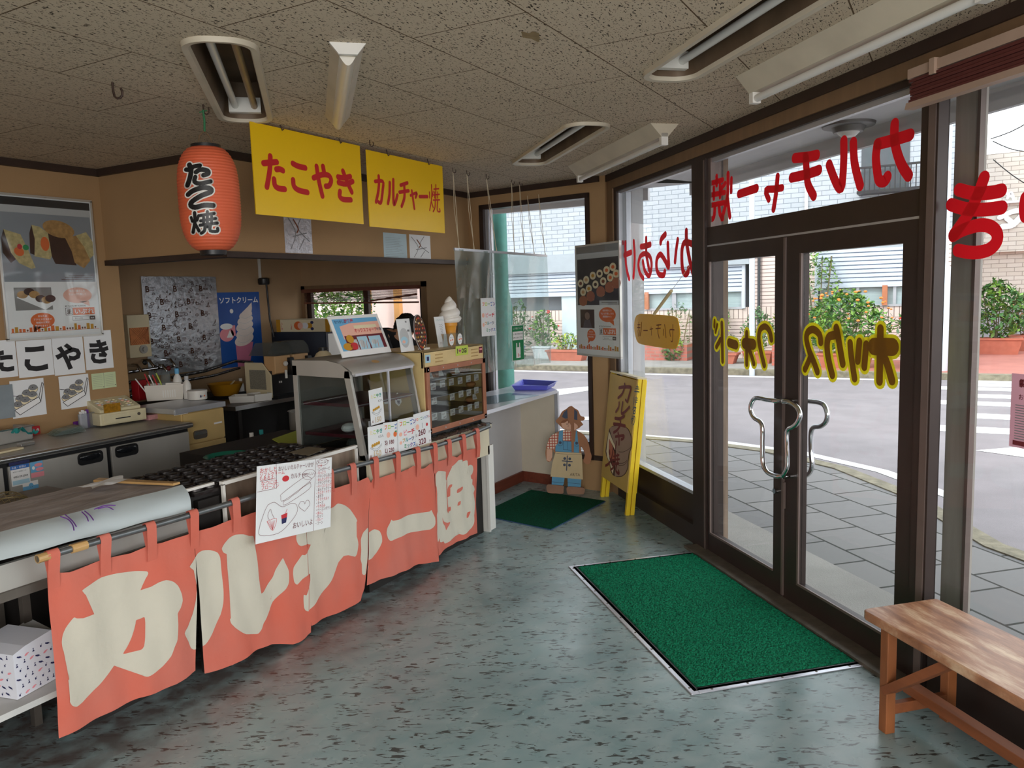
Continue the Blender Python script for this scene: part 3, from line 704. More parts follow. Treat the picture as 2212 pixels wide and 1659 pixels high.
planted('shrub', 'low green plants in a pink trough left of the framed poster', 17.4, 8.3, .9, .42, 260, [Bt, Yl, G], 2, pot=(1.0, .4, .25), size=.05)
planted('shrub', 'tall grassy shrub with a white bowl left of the framed poster', 17.9, 9.2, .8, .95, 420, [G, Bt], 3, pot=(.5, .4, .3), potm=M_wpot, size=.06, fl=(8, .035, M_rdf, 4))
planted('shrub', 'thin climbing plant behind the yellow hanging plate', 18.2, 5.75, .9, 1.2, 240, [Dl, G], 4, pot=None, size=.045, base=.15)
planted('shrub', 'drooping bright green plant on the end of the brick planter', 17.7, 5.75, .55, .7, 320, [G, Bt], 5, pot=None, size=.055, base=-.02)
planted('shrub', 'yellowish climbing shrub behind the thin white pole', 18.2, 4.85, .6, 1.25, 420, [Dl, Yl, Bt], 6, pot=None, size=.05, base=.3)
planted('shrub', 'low leafy pots seen under the yellow lettering of the left door', 17.3, 4.6, 1.1, .5, 300, [G, Dl], 7, pot=(.9, .4, .22), size=.05)
planted('shrub', 'grey-green rounded bush right of the left door lettering', 17.5, 3.75, .75, .95, 420, [Dl, G], 8, pot=(.6, .4, .25), size=.05)
planted('small_tree', 'slender pale tree with feathery leaves rising above the flower bush', 18.1, 2.62, .95, 2.0, 620, [Dl, Bt], 9, pot=None, size=.055, base=.55)
planted('small_tree', 'yellow-leaved variegated tree beside the grey drain pipe', 17.7, 3.15, .6, 1.45, 620, [Yl, Bt, G], 10, pot=(.4, .4, .3), size=.055)
planted('flower_bush', 'large flowering bush with orange and red blossoms behind the right door leaf', 16.9, 1.92, 1.7, 1.25, 2500, [G, Bt, Bt, G], 11, pot=(1.0, .5, .28), size=.06, depth=1.1, fl=(60, .035, M_orf, 12))
planted('flower_bush', 'broad-leaved bush with red flowers at the right edge of the right door leaf', 16.9, .62, .8, 1.15, 800, [Bt, G, Dl], 13, pot=(.5, .4, .28), size=.07, fl=(14, .035, M_rdf, 14))
planted('flower_pots', 'red flowering pots beside the street pole on the corner', 17.9, .12, .6, .95, 520, [G, Bt], 15, pot=(.8, .4, .3), size=.06, fl=(26, .045, M_rdf, 16))
planted('shrub', 'bushy green shrub right of the grey steel post, in leaning pots', 20.5, -.75, 1.3, 1.3, 1100, [G, Bt, G], 17, pot=(1.0, .5, .35), size=.075)
planted('shrub', 'bronze-leaved shrub between the corner pots and the white planter', 21.5, -1.35, 1.0, .95, 500, [Dl, mat('leaf_bronze', (170, 120, 84), .6), G], 18, pot=(.6, .5, .35), size=.07)
planted('shrub', 'yellow-green plant in a white planter on a concrete block', 22.6, -2.0, 1.1, .6, 420, [Yl, Bt], 19, pot=(.9, .6, .45), potm=M_wpot, size=.07, base=.2)
MB().m(M_conc).box(22.2, 23.0, -2.7, -1.4, 0, .2).build('concrete_block', smooth=0)
tag(bpy.data.objects['concrete_block'], 'pierced grey concrete block carrying the white planter', 'block')
planted('potted_plant', 'small blue pot beside the white bowl across the street', 17.45, 9.75, .25, .2, 60, [G], 20, pot=(.3, .3, .32), potm=mat('blue_pot', (70, 130, 176), .5), size=.04)
# greenery and a pink wall outside the kitchen window
a = px(730, 665, 8.4)
t = thing('small_tree', 'sunlit leafy tree outside the kitchen window', 'tree', (8.3, a.y, -.03))
leaves('foliage', t, (8.3, a.y+.1, 1.65), .6, .62, .75, 3000, .045, [Bt, G, Bt], 31)
MB().m(M_stem).tube([(8.3, a.y, -.03), (8.35, a.y, 1.2)], .05, 8).build('trunk', t)
mb = MB().m(mat('pink_render', (232, 210, 204), .8, var=.04)).box(9.6, 9.7, 6.3, 11.5, -.1, 3.2)
tag(mb.build('garden_wall', smooth=0), 'pale pink wall outside behind the kitchen window', 'wall')
for i, xx in enumerate((790, 856)):
    q = px(xx, 650, 9.2); mb = MB().m(mat('pale_orange_timber', (226, 160, 92), .6)).box(9.2, 9.28, q.y-.05, q.y+.05, -.05, 3.0)  # plain orange base colour, nothing emitted
    tag(mb.build('timber_post', smooth=0), ['orange timber post outside the kitchen window, left one', 'orange timber post outside the kitchen window, right one'][i], 'post', 'timber posts outside the kitchen')

# ------------------------------------------------------------------ ceiling lamps, hooks
M_hous = mat('lamp_housing', (206, 196, 176), .5, var=.12, vs=6); M_tube = mat('fluorescent_tube', (226, 226, 222), .25, var=.04)
M_tubeo = mat('aged_tube', (172, 146, 110), .4, var=.2); M_inner = mat('brown_reflector', (112, 92, 72), .55, .2, var=.35, vs=7)  # recess interior in a mottled brown, darker than the housing
LBL = ['recessed oval lamp over the kitchen counter above the lantern', 'recessed oval lamp nearest the doors, cut by the top edge', 'recessed oval lamp in front of the angled window']
for i, (a0, a1, b0, b1) in enumerate(RECESS):
    t = thing('recessed_lamp', LBL[i], 'ceiling lamp', DW((a0+a1)/2, (b0+b1)/2, CH), -ANG, 'recessed fluorescent lamps')
    T = Matrix.Translation((0, 0, CH)) @ TD
    o1 = rrect(a0, a1, b0, b1, .11); i1 = rrect(a0+.032, a1-.032, b0+.032, b1-.032, .08); n = len(o1)
    mb = MB(T).m(M_hous); vs = []
    for ring, z in ((o1, 0), (rrect(a0+.004, a1-.004, b0+.004, b1-.004, .106), -.018), (rrect(a0+.026, a1-.026, b0+.026, b1-.026, .085), -.016), (i1, .0)): vs += [(x, y, z) for x, y in ring]
    mb.add(vs, [(k*n+j, k*n+(j+1) % n, (k+1)*n+(j+1) % n, (k+1)*n+j) for k in range(3) for j in range(n)]); mb.build('rim', t)
    mb = MB(T).m(M_inner); top = rrect(a0+.05, a1-.05, b0+.05, b1-.05, .07)
    mb.add([(x, y, 0) for x, y in i1]+[(x, y, .17) for x, y in top], [(j, n+j, n+(j+1) % n, (j+1) % n) for j in range(n)]+[tuple(range(n, 2*n))]); mb.build('reflector', t)
    c = (a0+a1)/2
    for k, (dx, m_) in enumerate(((-.045, M_tube), (.045, M_tubeo if i == 0 else M_tube))):
        if i == 0: dx = -dx*1.0
        MB(T).m(m_).tube([(c-dx, b0+.09, .05), (c-dx, b1-.09, .05)], .0165, 14).build('tube', t, smooth=50)
    for bb in (b0+.055, b1-.09): MB(T).m(M_white).box(c-.075, c+.075, bb, bb+.035, .02, .09).build('socket', t, smooth=0)
# surface lamps
t = thing('batten_lamp', 'white batten lamp with clear prism cover behind the yellow signs', 'ceiling lamp', DW(.18, 3.62, CH), -ANG, 'surface batten lamps'); T = Matrix.Translation((0, 0, CH)) @ TD
MB(T).m(M_hous).prism([(.115, 0), (.235, 0), (.205, -.035), (.145, -.035)], 2.99, 4.15, 'y').build('body', t, smooth=0)
pr = [(.145+.06*k/10, -.033-.034*sin(pi*k/10)) for k in range(11)]
MB(T).m(mat('opal_cover', (236, 232, 222), .18, var=.03)).prism(pr+[(.195, -.03), (.155, -.03)], 3.02, 4.14, 'y').build('cover', t, smooth=40)
MB(T).m(M_white).prism([(.11, 0), (.24, 0), (.208, -.04), (.142, -.04)], 2.975, 2.992, 'y').build('end_cap', t, smooth=0)
for (c, b0, b1, lb) in ((1.93, 1.95, 3.20, 'slim batten lamp with bare tube nearest the doors'), (1.945, 4.13, 5.58, 'slim batten lamp with bare tube near the angled window')):
    t = thing('batten_lamp', lb, 'ceiling lamp', DW(c, (b0+b1)/2, CH), -ANG, 'surface batten lamps')
    MB(T).m(M_hous).prism([(c-.085, 0), (c+.085, 0), (c+.02, -.07), (c-.02, -.07)], b0, b1, 'y').build('body', t, smooth=0)
    MB(T).m(M_tube).tube([(c+.0, b0+.03, -.095), (c, b1-.03, -.095)], .016, 14).build('tube', t, smooth=50)
    for bb in (b0, b1-.03): MB(T).m(M_white).box(c-.02, c+.02, bb, bb+.03, -.115, -.05).build('socket', t, smooth=0)
st_ = pz(1150, 78, CH); sm_ = MB(TR((st_.x, st_.y, CH-.0012))).m(mat('dried_stain', (150, 128, 92), .9, var=.2, vs=30))
sm_.add([((.055+.018*sin(5*a))*cos(a), (.028+.010*cos(3*a))*sin(a), 0) for a in [2*pi*k/30 for k in range(30)]], [tuple(range(30))])
struct(sm_.build('ceiling_stain', smooth=0))
# hooks in the ceiling
def hook(x, y, label, grp='rusty ceiling hooks', s_=1.0, dz=.06):
    P = [(0, 0, 0), (0, 0, -.02*s_)]+[(.011*s_*(1-cos(a)), 0, -.02*s_-.016*s_-.014*s_*sin(a)+.012*s_) for a in [pi*k/6*1.25 for k in range(1, 7)]]
    mb = MB(TR((x, y, CH), -1.05)).m(M_iron); mb.tube(P, .0028*s_, 6)
    return tag(mb.build('ceiling_hook'), label, 'hook', grp)
HK = [(2.115, 3.04, 'empty rusty ceiling hook above the poster wall, farthest left', 1.7), (2.57, 3.05, 'ceiling hook carrying the red lantern', 1.2), (3.68, 2.99, 'empty ring hook in front of the gap between the yellow signs', 1.0)]
for x, y, l_, s_ in HK: hook(x, y, l_, s_=s_)

# ------------------------------------------------------------------ hanging signs and the lantern
SY = 3.10
M_yel = mat('yellow_board', (242, 198, 18), .3, var=.05, vs=2); M_crim = mat('crimson_letter', (196, 20, 26), .5)
FS = frame((0, SY, 0), (1, 0, 0), (0, 0, 1))            # x right, y up, normal toward the camera side (-y)
def zc(x0, y0, k): return lambda P: [(x0+p[0]/k, y0+p[1]/k) for p in P]
def on_y(yy):
    return lambda P: [((q := py(x, y, yy)).x, q.z) for x, y in P]
def hang_sign(x0, x1, z0, z1, label, strokes, grp):
    t = thing('hanging_sign', label, 'sign', ((x0+x1)/2, SY, z0), 0, grp)
    MB().m(M_yel).box(x0, x1, SY, SY+.006, z0, z1).build('board', t, smooth=0)
    mb = MB(FS).m(M_crim); z4 = zc(360, 40, 3.16); ony = on_y(SY)
    for w_, pts in strokes: mb.stroke(ony(z4(pts)), w_, .0015)
    mb.build('lettering', t, smooth=0)
    mb = MB().m(M_iron)
    for fx in (.24, .78):
        x = x0+(x1-x0)*fx
        mb.tube([(x, SY-.0, CH), (x, SY-.004, z1+.012), (x+.008, SY-.008, z1-.012), (x+.018, SY-.008, z1-.004)], .003, 6)
    mb.build('hook_wire', t); return t
w1 = .031; w2 = .023
hang_sign(2.892, 3.722, 2.10, 2.555, 'large yellow sign with red hiragana lettering beside the lantern', [
 (w1, [(660, 988), (750, 980)]), (w1, [(706, 940), (704, 1020), (694, 1090), (683, 1150)]), (w1, [(748, 1030), (770, 1028), (792, 1038)]), (w1, [(732, 1098), (738, 1140), (765, 1160), (805, 1165)]),
 (w1, [(860, 990), (895, 1008), (945, 1020)]), (w1, [(862, 1102), (868, 1145), (900, 1172), (960, 1187)]),
 (w1, [(1002, 1088), (1060, 1066), (1105, 1072), (1122, 1105), (1108, 1140), (1085, 1145)]), (w1, [(1022, 1010), (1038, 1110), (1062, 1212)]), (w1, [(1066, 1010), (1072, 1045)]),
 (w1, [(1168, 1082), (1210, 1088), (1252, 1078)]), (w1, [(1172, 1120), (1220, 1130), (1268, 1112)]), (w1, [(1202, 1042), (1228, 1110), (1262, 1185)]), (w1, [(1182, 1180), (1180, 1215), (1205, 1235), (1256, 1238)])], 'yellow hanging signs')
hang_sign(3.780, 4.580, 2.09, 2.542, 'smaller yellow sign with red katakana lettering, right of the pair', [
 (w2, [(1422, 1112), (1474, 1112), (1474, 1170), (1462, 1255), (1445, 1252)]), (w2, [(1446, 1076), (1448, 1130), (1442, 1190), (1428, 1252)]),
 (w2, [(1522, 1120), (1520, 1200), (1510, 1262)]), (w2, [(1546, 1100), (1548, 1262), (1562, 1250), (1574, 1205)]),
 (w2, [(1596, 1138), (1642, 1122)]), (w2, [(1588, 1186), (1650, 1176)]), (w2, [(1620, 1130), (1622, 1220), (1603, 1282)]),
 (w2*.8, [(1664, 1208), (1706, 1190), (1698, 1222)]), (w2*.8, [(1672, 1175), (1682, 1240), (1690, 1298)]), (w2, [(1726, 1216), (1778, 1216)]),
 (.010, [(1806, 1135), (1808, 1220), (1794, 1310)]), (.010, [(1792, 1185), (1794, 1225)]), (.010, [(1818, 1180), (1812, 1215)]), (.010, [(1806, 1250), (1818, 1290)]),
 (.010, [(1836, 1135), (1836, 1240)]), (.010, [(1822, 1165), (1856, 1162)]), (.010, [(1820, 1205), (1860, 1200)]), (.010, [(1828, 1185), (1828, 1225)]), (.010, [(1848, 1185), (1848, 1225)]), (.010, [(1818, 1240), (1862, 1238)]), (.011, [(1832, 1245), (1830, 1290), (1818, 1318)]), (.011, [(1848, 1245), (1846, 1310), (1864, 1318), (1862, 1300)])], 'yellow hanging signs')

# paper lantern
LC = Vector((2.567, 3.05, 0)); LR = .136; LZ0, LZ1 = 1.905, 2.375
M_lant = mat('red_paper_lantern', (222, 102, 66), .55, var=.2, vs=3, bump=.2, bs=30)
def lr(z):
    k = (z-(LZ0+LZ1)/2)/((LZ1-LZ0)/2)
    return .062+(LR-.062)*(max(0.0, 1-abs(k)**3.4))**.62
t = thing('paper_lantern', 'red paper lantern with black lettering hanging at left', 'lantern', (LC.x, LC.y, LZ0-.03))
prof = []
N = 150
for i in range(N+1):
    z = LZ0+(LZ1-LZ0)*i/N; prof.append((lr(z)+.0014*sin(i/N*2*pi*34), z))
MB().m(M_lant).lathe(prof, LC, 40, cap=False).build('shade', t, smooth=80)
MB().m(M_black).lathe([(.064, LZ1-.012), (.066, LZ1-.01), (.066, LZ1+.012), (.052, LZ1+.012), (.05, LZ1)], LC, 32, cap=False).build('top_ring', t, smooth=40)
MB().m(M_black).lathe([(.05, LZ0-.018), (.048, LZ0-.02), (.058, LZ0-.02), (.062, LZ0+.012), (.05, LZ0+.012)], LC, 32, cap=False).build('bottom_ring', t, smooth=40)
MB().m(mat('jute_cord', (120, 96, 70), .9)).tube([LC+Vector((-.04, 0, LZ1+.01)), LC+Vector((-.03, 0, LZ1+.05)), LC+Vector((0, 0, LZ1+.075)), LC+Vector((.03, 0, LZ1+.05)), LC+Vector((.04, 0, LZ1+.01))], .003, 6).build('handle', t)
MB().m(mat('green_string', (52, 120, 78), .8)).tube([LC+Vector((0, 0, LZ1+.072)), LC+Vector((.004, 0, LZ1+.12)), LC+Vector((0, 0, 2.545))], .005, 6).tube([LC+Vector((-.02, 0, 2.53)), LC+Vector((.02, 0, 2.545))], .003, 6).build('string', t)
vd = Vector((LC.x, LC.y, 0)).normalized(); vr = Vector((vd.y, -vd.x, 0))
def lantern_pt(x, y, lift):
    q = hit(x, y, LC, vd); a = (q-LC).dot(vr); z = q.z+0.0; R_ = lr(z)+.002+lift
    a = max(-R_*.97, min(R_*.97, a*R_/(R_+.0)))
    return LC+vr*a-vd*sqrt(max(R_*R_-a*a, 0))+Vector((0, 0, z))
def lantern_strokes(mb, S, extra, lift):
    z4 = zc(360, 40, 3.16)
    for w_, pts in S:
        P = smooth([Vector(p) for p in z4(pts)], 6) if len(pts) > 2 else [Vector(z4(pts)[0]).lerp(Vector(z4(pts)[1]), k/6) for k in range(7)]
        w = (w_/3.16+extra)
        for i in range(len(P)-1):
            d = (P[i+1]-P[i]); 
            if d.length < 1e-6: continue
            d.normalize(); q = Vector((-d.y, d.x))*w/2
            cs = [P[i]-q, P[i+1]-q, P[i+1], P[i+1]+q, P[i]+q, P[i]]
            vs = [lantern_pt(c.x, c.y, lift) for c in cs]; mb.add(vs, [(0, 1, 2, 5), (5, 2, 3, 4)])
        for p in P[::2]+[P[-1]]:
            vs = [lantern_pt(p.x, p.y, lift)]+[lantern_pt(p.x+w/2*cos(2*pi*k/12), p.y+w/2*sin(2*pi*k/12), lift) for k in range(12)]
            mb.add(vs, [(0, 1+k, 1+(k+1) % 12) for k in range(12)])
LS = [(26, [(138, 1055), (165, 1058), (190, 1040), (230, 1035)]), (30, [(160, 1025), (172, 1060), (165, 1110), (148, 1160)]), (28, [(205, 1078), (235, 1062), (280, 1070), (285, 1090), (255, 1100)]), (26, [(200, 1110), (195, 1140), (230, 1155), (300, 1142)]),
      (30, [(152, 1222), (185, 1200), (250, 1182), (300, 1190), (300, 1212), (240, 1235), (180, 1270), (170, 1295), (200, 1310), (260, 1298), (318, 1300)]),
      (20, [(195, 1345), (198, 1400), (185, 1470)]), (16, [(172, 1375), (180, 1400)]), (16, [(222, 1365), (212, 1395)]), (18, [(200, 1420), (225, 1465)]), (17, [(232, 1365), (325, 1352)]), (17, [(280, 1340), (280, 1440)]), (17, [(235, 1400), (335, 1385)]), (15, [(255, 1375), (255, 1420)]), (15, [(308, 1370), (308, 1415)]), (18, [(232, 1428), (345, 1415)]), (18, [(265, 1435), (260, 1465), (240, 1480)]), (18, [(300, 1430), (300, 1465), (345, 1468), (348, 1450)])]
mb = MB().m(M_white); lantern_strokes(mb, LS, 6.5, .0012); mb.build('white_outline', t, smooth=80)
mb = MB().m(M_black); lantern_strokes(mb, LS, 1.0, .0028); mb.build('lettering', t, smooth=80)

# ------------------------------------------------------------------ clear vinyl curtain on its rail
cl = px(981, 538, 0) if False else py(981, 538, 3.15)
cr_ = hit(1188, 553, P0, TW.to_3x3() @ Vector((0, 1, 0))); cr_ = cr_-Vector((.06, 0, 0))
t = thing('vinyl_curtain', 'clear vinyl splash curtain hanging from strings beside the window', 'curtain', (cl.x, cl.y, 1.0))
MB().m(M_alu).bar(cl, cr_, .012, .018).build('rail', t, smooth=0)
dv = (cr_-cl); nrm = Vector((dv.y, -dv.x, 0)).normalized()
M_vinyl = glass('clear_vinyl', (226, 236, 234), haze=.30, hazecol=(206, 224, 220), rough=.12, refl=.8)
bl_ = hit(1000, 780, cl, nrm); br_ = hit(1188, 770, cl, nrm)
def vin(u_, v_):
    top = cl.lerp(cr_, u_); bot = Vector(cl.lerp(cr_, u_)); bot.z = cl.z-.92
    p = top.lerp(bot, v_)
    fold = .018*sin(u_*26+1.5*sin(v_*3)) * (1.0 if u_ > .35 else 1.6)+.01*sin(u_*61+v_*5)*v_
    if u_ < .3: p += dv*(-.02*v_)
    return p+nrm*fold*(.25+.75*v_)
MB().m(M_vinyl).grid(vin, 60, 14).build('sheet', t, smooth=180)
M_str = mat('cotton_string', (214, 200, 172), .9)
for i, (tx, ty, bx) in enumerate(((978, 362, 990), (1008, 368, 1020), (1050, 376, 1068), (1105, 388, 1108), (1122, 393, 1132), (1155, 398, 1156), (1174, 408, 1184))):
    a_ = pz(tx, ty, CH); k = min(1, max(0, (bx-981)/207)); b_ = cl.lerp(cr_, k)
    if i >= 5: a_ = (TW @ Vector((LW*(.52 if i == 5 else .60), -.03, 2.50)))
    MB().m(M_str).tube([a_-Vector((0, 0, .02)), (a_+b_)/2+Vector((.006, 0, 0)), b_], .0022, 5).tube([a_-Vector((0, 0, .02)), (a_+b_)/2+Vector((-.012, .006, 0)), b_+Vector((.01, 0, 0))], .0018, 5).build('string', t)
    hook(a_.x, a_.y, 'rusty ceiling hook holding a string of the vinyl curtain', 'hooks of the vinyl curtain') if i < 5 else None
# framed paper notices stuck on the curtain
def sheet_on(p00, ux, w, h, name, label, cat, draw, m_=None, thick=.0012, grp=None, up=(0, 0, 1), parent=None, back=None):
    """paper sheet: p00 lower-left corner, ux direction to the right; draw(mb) in metres from the corner"""
    ux = Vector(ux).normalized(); up = Vector(up); up = (up-ux*up.dot(ux)).normalized()
    T_ = frame(p00, ux, up)
    t_ = thing(name, label, cat, M=T_.copy(), group=grp)
    MB(T_).m(m_ or M_paper).box(0, w, 0, h, -thick, 0).build('sheet', t_, smooth=0)
    mb = MB(T_); draw(mb, w, h)
    if mb.f: mb.build('print', t_, smooth=0)
    return t_
COLS = {k: mat('ink_'+k, v, .7, var=.03) for k, v in dict(red=(206, 50, 58), orange=(232, 112, 50), yellow=(240, 200, 60), green=(40, 150, 90), dgreen=(20, 130, 78), blue=(50, 110, 190), navy=(40, 44, 90), purple=(110, 60, 150), pink=(236, 150, 160), black=(34, 32, 34), grey=(130, 130, 132), lgrey=(196, 198, 200), white=(244, 244, 244), brown=(130, 70, 40), tan=(212, 160, 110), cream=(240, 226, 190), peach=(246, 190, 170), maroon=(110, 34, 44), sky=(110, 178, 222), teal=(40, 150, 150), lime=(200, 220, 90), dbrown=(74, 44, 30), gold=(206, 150, 40), lblue=(176, 214, 232)).items()}
def rainbow(mb, body, x, y, size, cols, bold=.03, dx=None, c=.001):
    for i, ch in enumerate(body):
        mb.m(COLS[cols[i % len(cols)]]).text(ch, x+i*(dx or size), y, size, c, bold)
def frozen_peach(mb, w, h):
    rainbow(mb, 'フローズン', w*.08, h*.80, w*.19, ['orange', 'lime', 'green', 'blue', 'purple'])
    rainbow(mb, 'ピーチ', w*.28, h*.50, w*.22, ['pink', 'red', 'red'])
    rainbow(mb, 'フルーツ', w*.22, h*.30, w*.17, ['gold', 'teal', 'blue', 'navy']); rainbow(mb, 'ミックス', w*.30, h*.12, w*.17, ['green', 'teal', 'purple', 'blue'])
    mb.m(COLS['peach']).ell(w*.14, h*.55, w*.09, h*.06, .001); mb.ell(w*.14, h*.30, w*.07, h*.05, .001)
    mb.m(COLS['lgrey'])
    for i in range(16): mb.rect(w*.05+i*w*.057, w*.05+i*w*.057+w*.03, h*.965, h*.975, .001).rect(w*.955, w*.975, h*.05+i*h*.057, h*.05+i*h*.057+h*.03, .001)
nsh = -nrm if nrm.dot(CO-cl) < 0 else nrm
ux = dv.copy(); ux.z = 0; ux.normalize()
if ux.cross(Z).dot(CO-cl) < 0: ux = -ux
def on_curtain(x, y, off=.05): return hit(x, y, cl+nsh*off, nsh)
a = on_curtain(1041, 727); b = on_curtain(1071, 722); c = on_curtain(1032, 645)
sheet_on(a, ux, (b-a).length, (c-a).length*1.0, 'paper_notice', 'small notice with rainbow katakana taped on the vinyl curtain', 'notice', frozen_peach)
def bag_notice(mb, w, h):
    mb.m(COLS['dgreen']).rect(w*.03, w*.97, h*.02, h*.98, .0006)
    mb.m(COLS['white']).rect(w*.08, w*.92, h*.58, h*.82, .001)
    mb.text('レジ袋について', w*.1, h*.88, w*.115, .001)
    mb.rect(w*.32, w*.68, h*.08, h*.38, .001).rect(w*.34, w*.42, h*.38, h*.5, .001).rect(w*.58, w*.66, h*.38, h*.5, .001)
    mb.m(COLS['black']).text('レジ袋ご利用の方は', w*.1, h*.73, w*.09, .0014, .01).text('お申し付けください', w*.1, h*.63, w*.09, .0014, .01)
    mb.m(COLS['red']).text('3', w*.44, h*.12, w*.2, .0014, .03).m(COLS['black']).text('円', w*.56, h*.12, w*.11, .0014, .01)
a = on_curtain(1107, 781); b = on_curtain(1133, 779); c = on_curtain(1105, 703)
sheet_on(a, ux, (b-a).length, (c-a).length, 'paper_notice', 'green carrier bag notice taped on the vinyl curtain', 'notice', bag_notice)

# ------------------------------------------------------------------ the long split curtain under the counter
NY = 2.76
M_cloth = mat('salmon_cotton', (210, 104, 84), .9, var=.10, vs=3, col2=(204, 114, 98), bump=.35, bs=26)
M_clothc = mat('undyed_cotton', (206, 200, 184), .9, var=.06, vs=4, bump=.35, bs=26)
def fold(x, z):
    return (.008*sin(x*17+.8*sin(z*5+x))+.005*sin(x*41+z*7)+.012*mnoise.noise(Vector((x*3.2, z*2.2, 1.7)))+.004*mnoise.noise(Vector((x*14, z*9, 4))))*(.5+.8*(.75-z))
def csmooth(P, k=3):
    P = [Vector(p) for p in P]; n = len(P); out = []
    for i in range(n):
        p0, p1, p2, p3 = P[i-1], P[i], P[(i+1) % n], P[(i+2) % n]
        for j in range(k):
            t = j/k; q = 0.5*((2*p1)+(p2-p0)*t+(2*p0-5*p1+4*p2-p3)*t*t+(3*p1-p0-3*p2+p3)*t**3)
            out.append(tuple(q.lerp(p1.lerp(p2, t), .35)))
    return out
def cloth(pts, lift, mat_, name, parent, clips=()):
    """polygon in the curtain plane (x, z), cut fine and laid over the folds"""
    bm = bmesh.new(); vs = [bm.verts.new((a, NY, b)) for a, b in pts]
    bm.faces.new(vs); bmesh.ops.triangulate(bm, faces=bm.faces[:])
    def cut(co, no, clear=False):
        bmesh.ops.bisect_plane(bm, geom=bm.verts[:]+bm.edges[:]+bm.faces[:], dist=1e-6, plane_co=co, plane_no=no, clear_outer=clear)
    for co, no in clips: cut(co, no, True)
    if not bm.faces: bm.free(); return None
    xs = [v.co.x for v in bm.verts]; zs = [v.co.z for v in bm.verts]
    k = floor(min(xs)/.022)
    while k*.022 < max(xs): cut((k*.022, 0, 0), (1, 0, 0)); k += 1
    k = floor(min(zs)/.05)
    while k*.05 < max(zs): cut((0, 0, k*.05), (0, 0, 1)); k += 1
    for v in bm.verts: v.co.y = NY-fold(v.co.x, v.co.z)-lift
    bm.normal_update()
    for f_ in bm.faces:
        if f_.normal.y > 0: f_.normal_flip()
    bm.verts.index_update()
    mb = MB().m(mat_); mb.add([v.co.copy() for v in bm.verts], [tuple(v.index for v in f_.verts) for f_ in bm.faces]); bm.free()
    return mb.build(name, parent, smooth=180)
ony = on_y(NY)
PAN = [
 [(103, 1238), (118, 1238), (150, 1236), (190, 1222), (228, 1207), (245, 1204), (285, 1196), (322, 1178), (350, 1172), (385, 1160), (419, 1150), (421, 1204), (423, 1319), (427, 1450), (380, 1478), (300, 1508), (220, 1548), (127, 1595), (116, 1450), (108, 1330)],
 [(420, 1150), (460, 1138), (500, 1122), (540, 1110), (600, 1092), (657, 1076), (657, 1190), (661, 1240), (664, 1320), (672, 1366), (658, 1378), (629, 1391), (589, 1392), (559, 1404), (500, 1436), (445, 1456), (433, 1319), (422, 1204)],
 [(658, 1076), (690, 1064), (715, 1056), (757, 1044), (780, 1038), (797, 1031), (803, 1044), (797, 1150), (793, 1230), (789, 1272), (778, 1297), (748, 1317), (718, 1331), (690, 1343), (672, 1352), (664, 1290), (661, 1200)],
 [(803, 1042), (808, 1030), (822, 1032), (837, 1031), (852, 1021), (865, 1022), (879, 1021), (894, 1006), (905, 1012), (912, 1012), (925, 1003), (936, 1000), (938, 1120), (943, 1202), (946, 1212), (928, 1216), (906, 1219), (875, 1232), (833, 1249), (794, 1265), (795, 1225), (798, 1150)],
 [(938, 998), (945, 998), (953, 1003), (962, 993), (970, 983), (985, 988), (995, 981), (1008, 973), (1022, 970), (1030, 968), (1032, 1035), (1031, 1120), (1027, 1147), (1032, 1151), (1012, 1159), (991, 1170), (970, 1181), (945, 1201), (941, 1120)]]
t = thing('shop_curtain', 'long salmon split curtain with large cream lettering hanging from the counter rod', 'curtain', (2.9, NY, .02))
zA = zc(380, 1140, 5.027); z3 = zc(0, 1150, 3.2589); zB = zc(500, 900, 3.95); zC = zc(780, 930, 4.739)
KA = z3([(577, 405), (640, 365), (720, 320), (830, 290), (960, 275), (1035, 275), (1044, 292), (1030, 325), (1000, 350), (978, 375), (975, 415), (1010, 405), (1060, 385), (1110, 350), (1160, 333), (1210, 345), (1245, 375), (1270, 430), (1277, 480), (1262, 530), (1238, 570), (1240, 640), (1235, 750), (1215, 800), (1190, 870), (1140, 940), (1080, 985), (1030, 1012), (995, 1005), (960, 965), (930, 925), (895, 905), (845, 893), (810, 940), (760, 1000), (700, 1070), (640, 1130), (580, 1190), (530, 1222), (495, 1215), (475, 1185), (480, 1120), (478, 1065), (467, 1035), (520, 1000), (560, 955), (600, 895), (635, 820), (645, 775), (600, 800), (560, 815), (525, 830), (515, 850), (485, 870), (455, 860), (435, 820), (430, 770), (440, 720), (465, 670), (500, 620), (520, 598), (540, 605), (600, 600), (650, 580), (672, 560), (675, 500), (668, 465), (640, 458), (600, 440), (582, 420)])
KAh = z3([(1020, 598), (1025, 640), (1020, 740), (1010, 800), (990, 825), (940, 840), (875, 858), (900, 810), (930, 740), (955, 660), (962, 620), (990, 610)])
RU1 = z3([(1325, 240), (1350, 205), (1390, 150), (1430, 128), (1480, 125), (1525, 140), (1545, 175), (1555, 250), (1570, 400), (1572, 500), (1560, 580), (1530, 650), (1495, 720), (1450, 790), (1400, 820), (1375, 828), (1350, 815), (1330, 770), (1293, 710), (1320, 660), (1350, 580), (1370, 480), (1380, 380), (1375, 300), (1355, 265)])
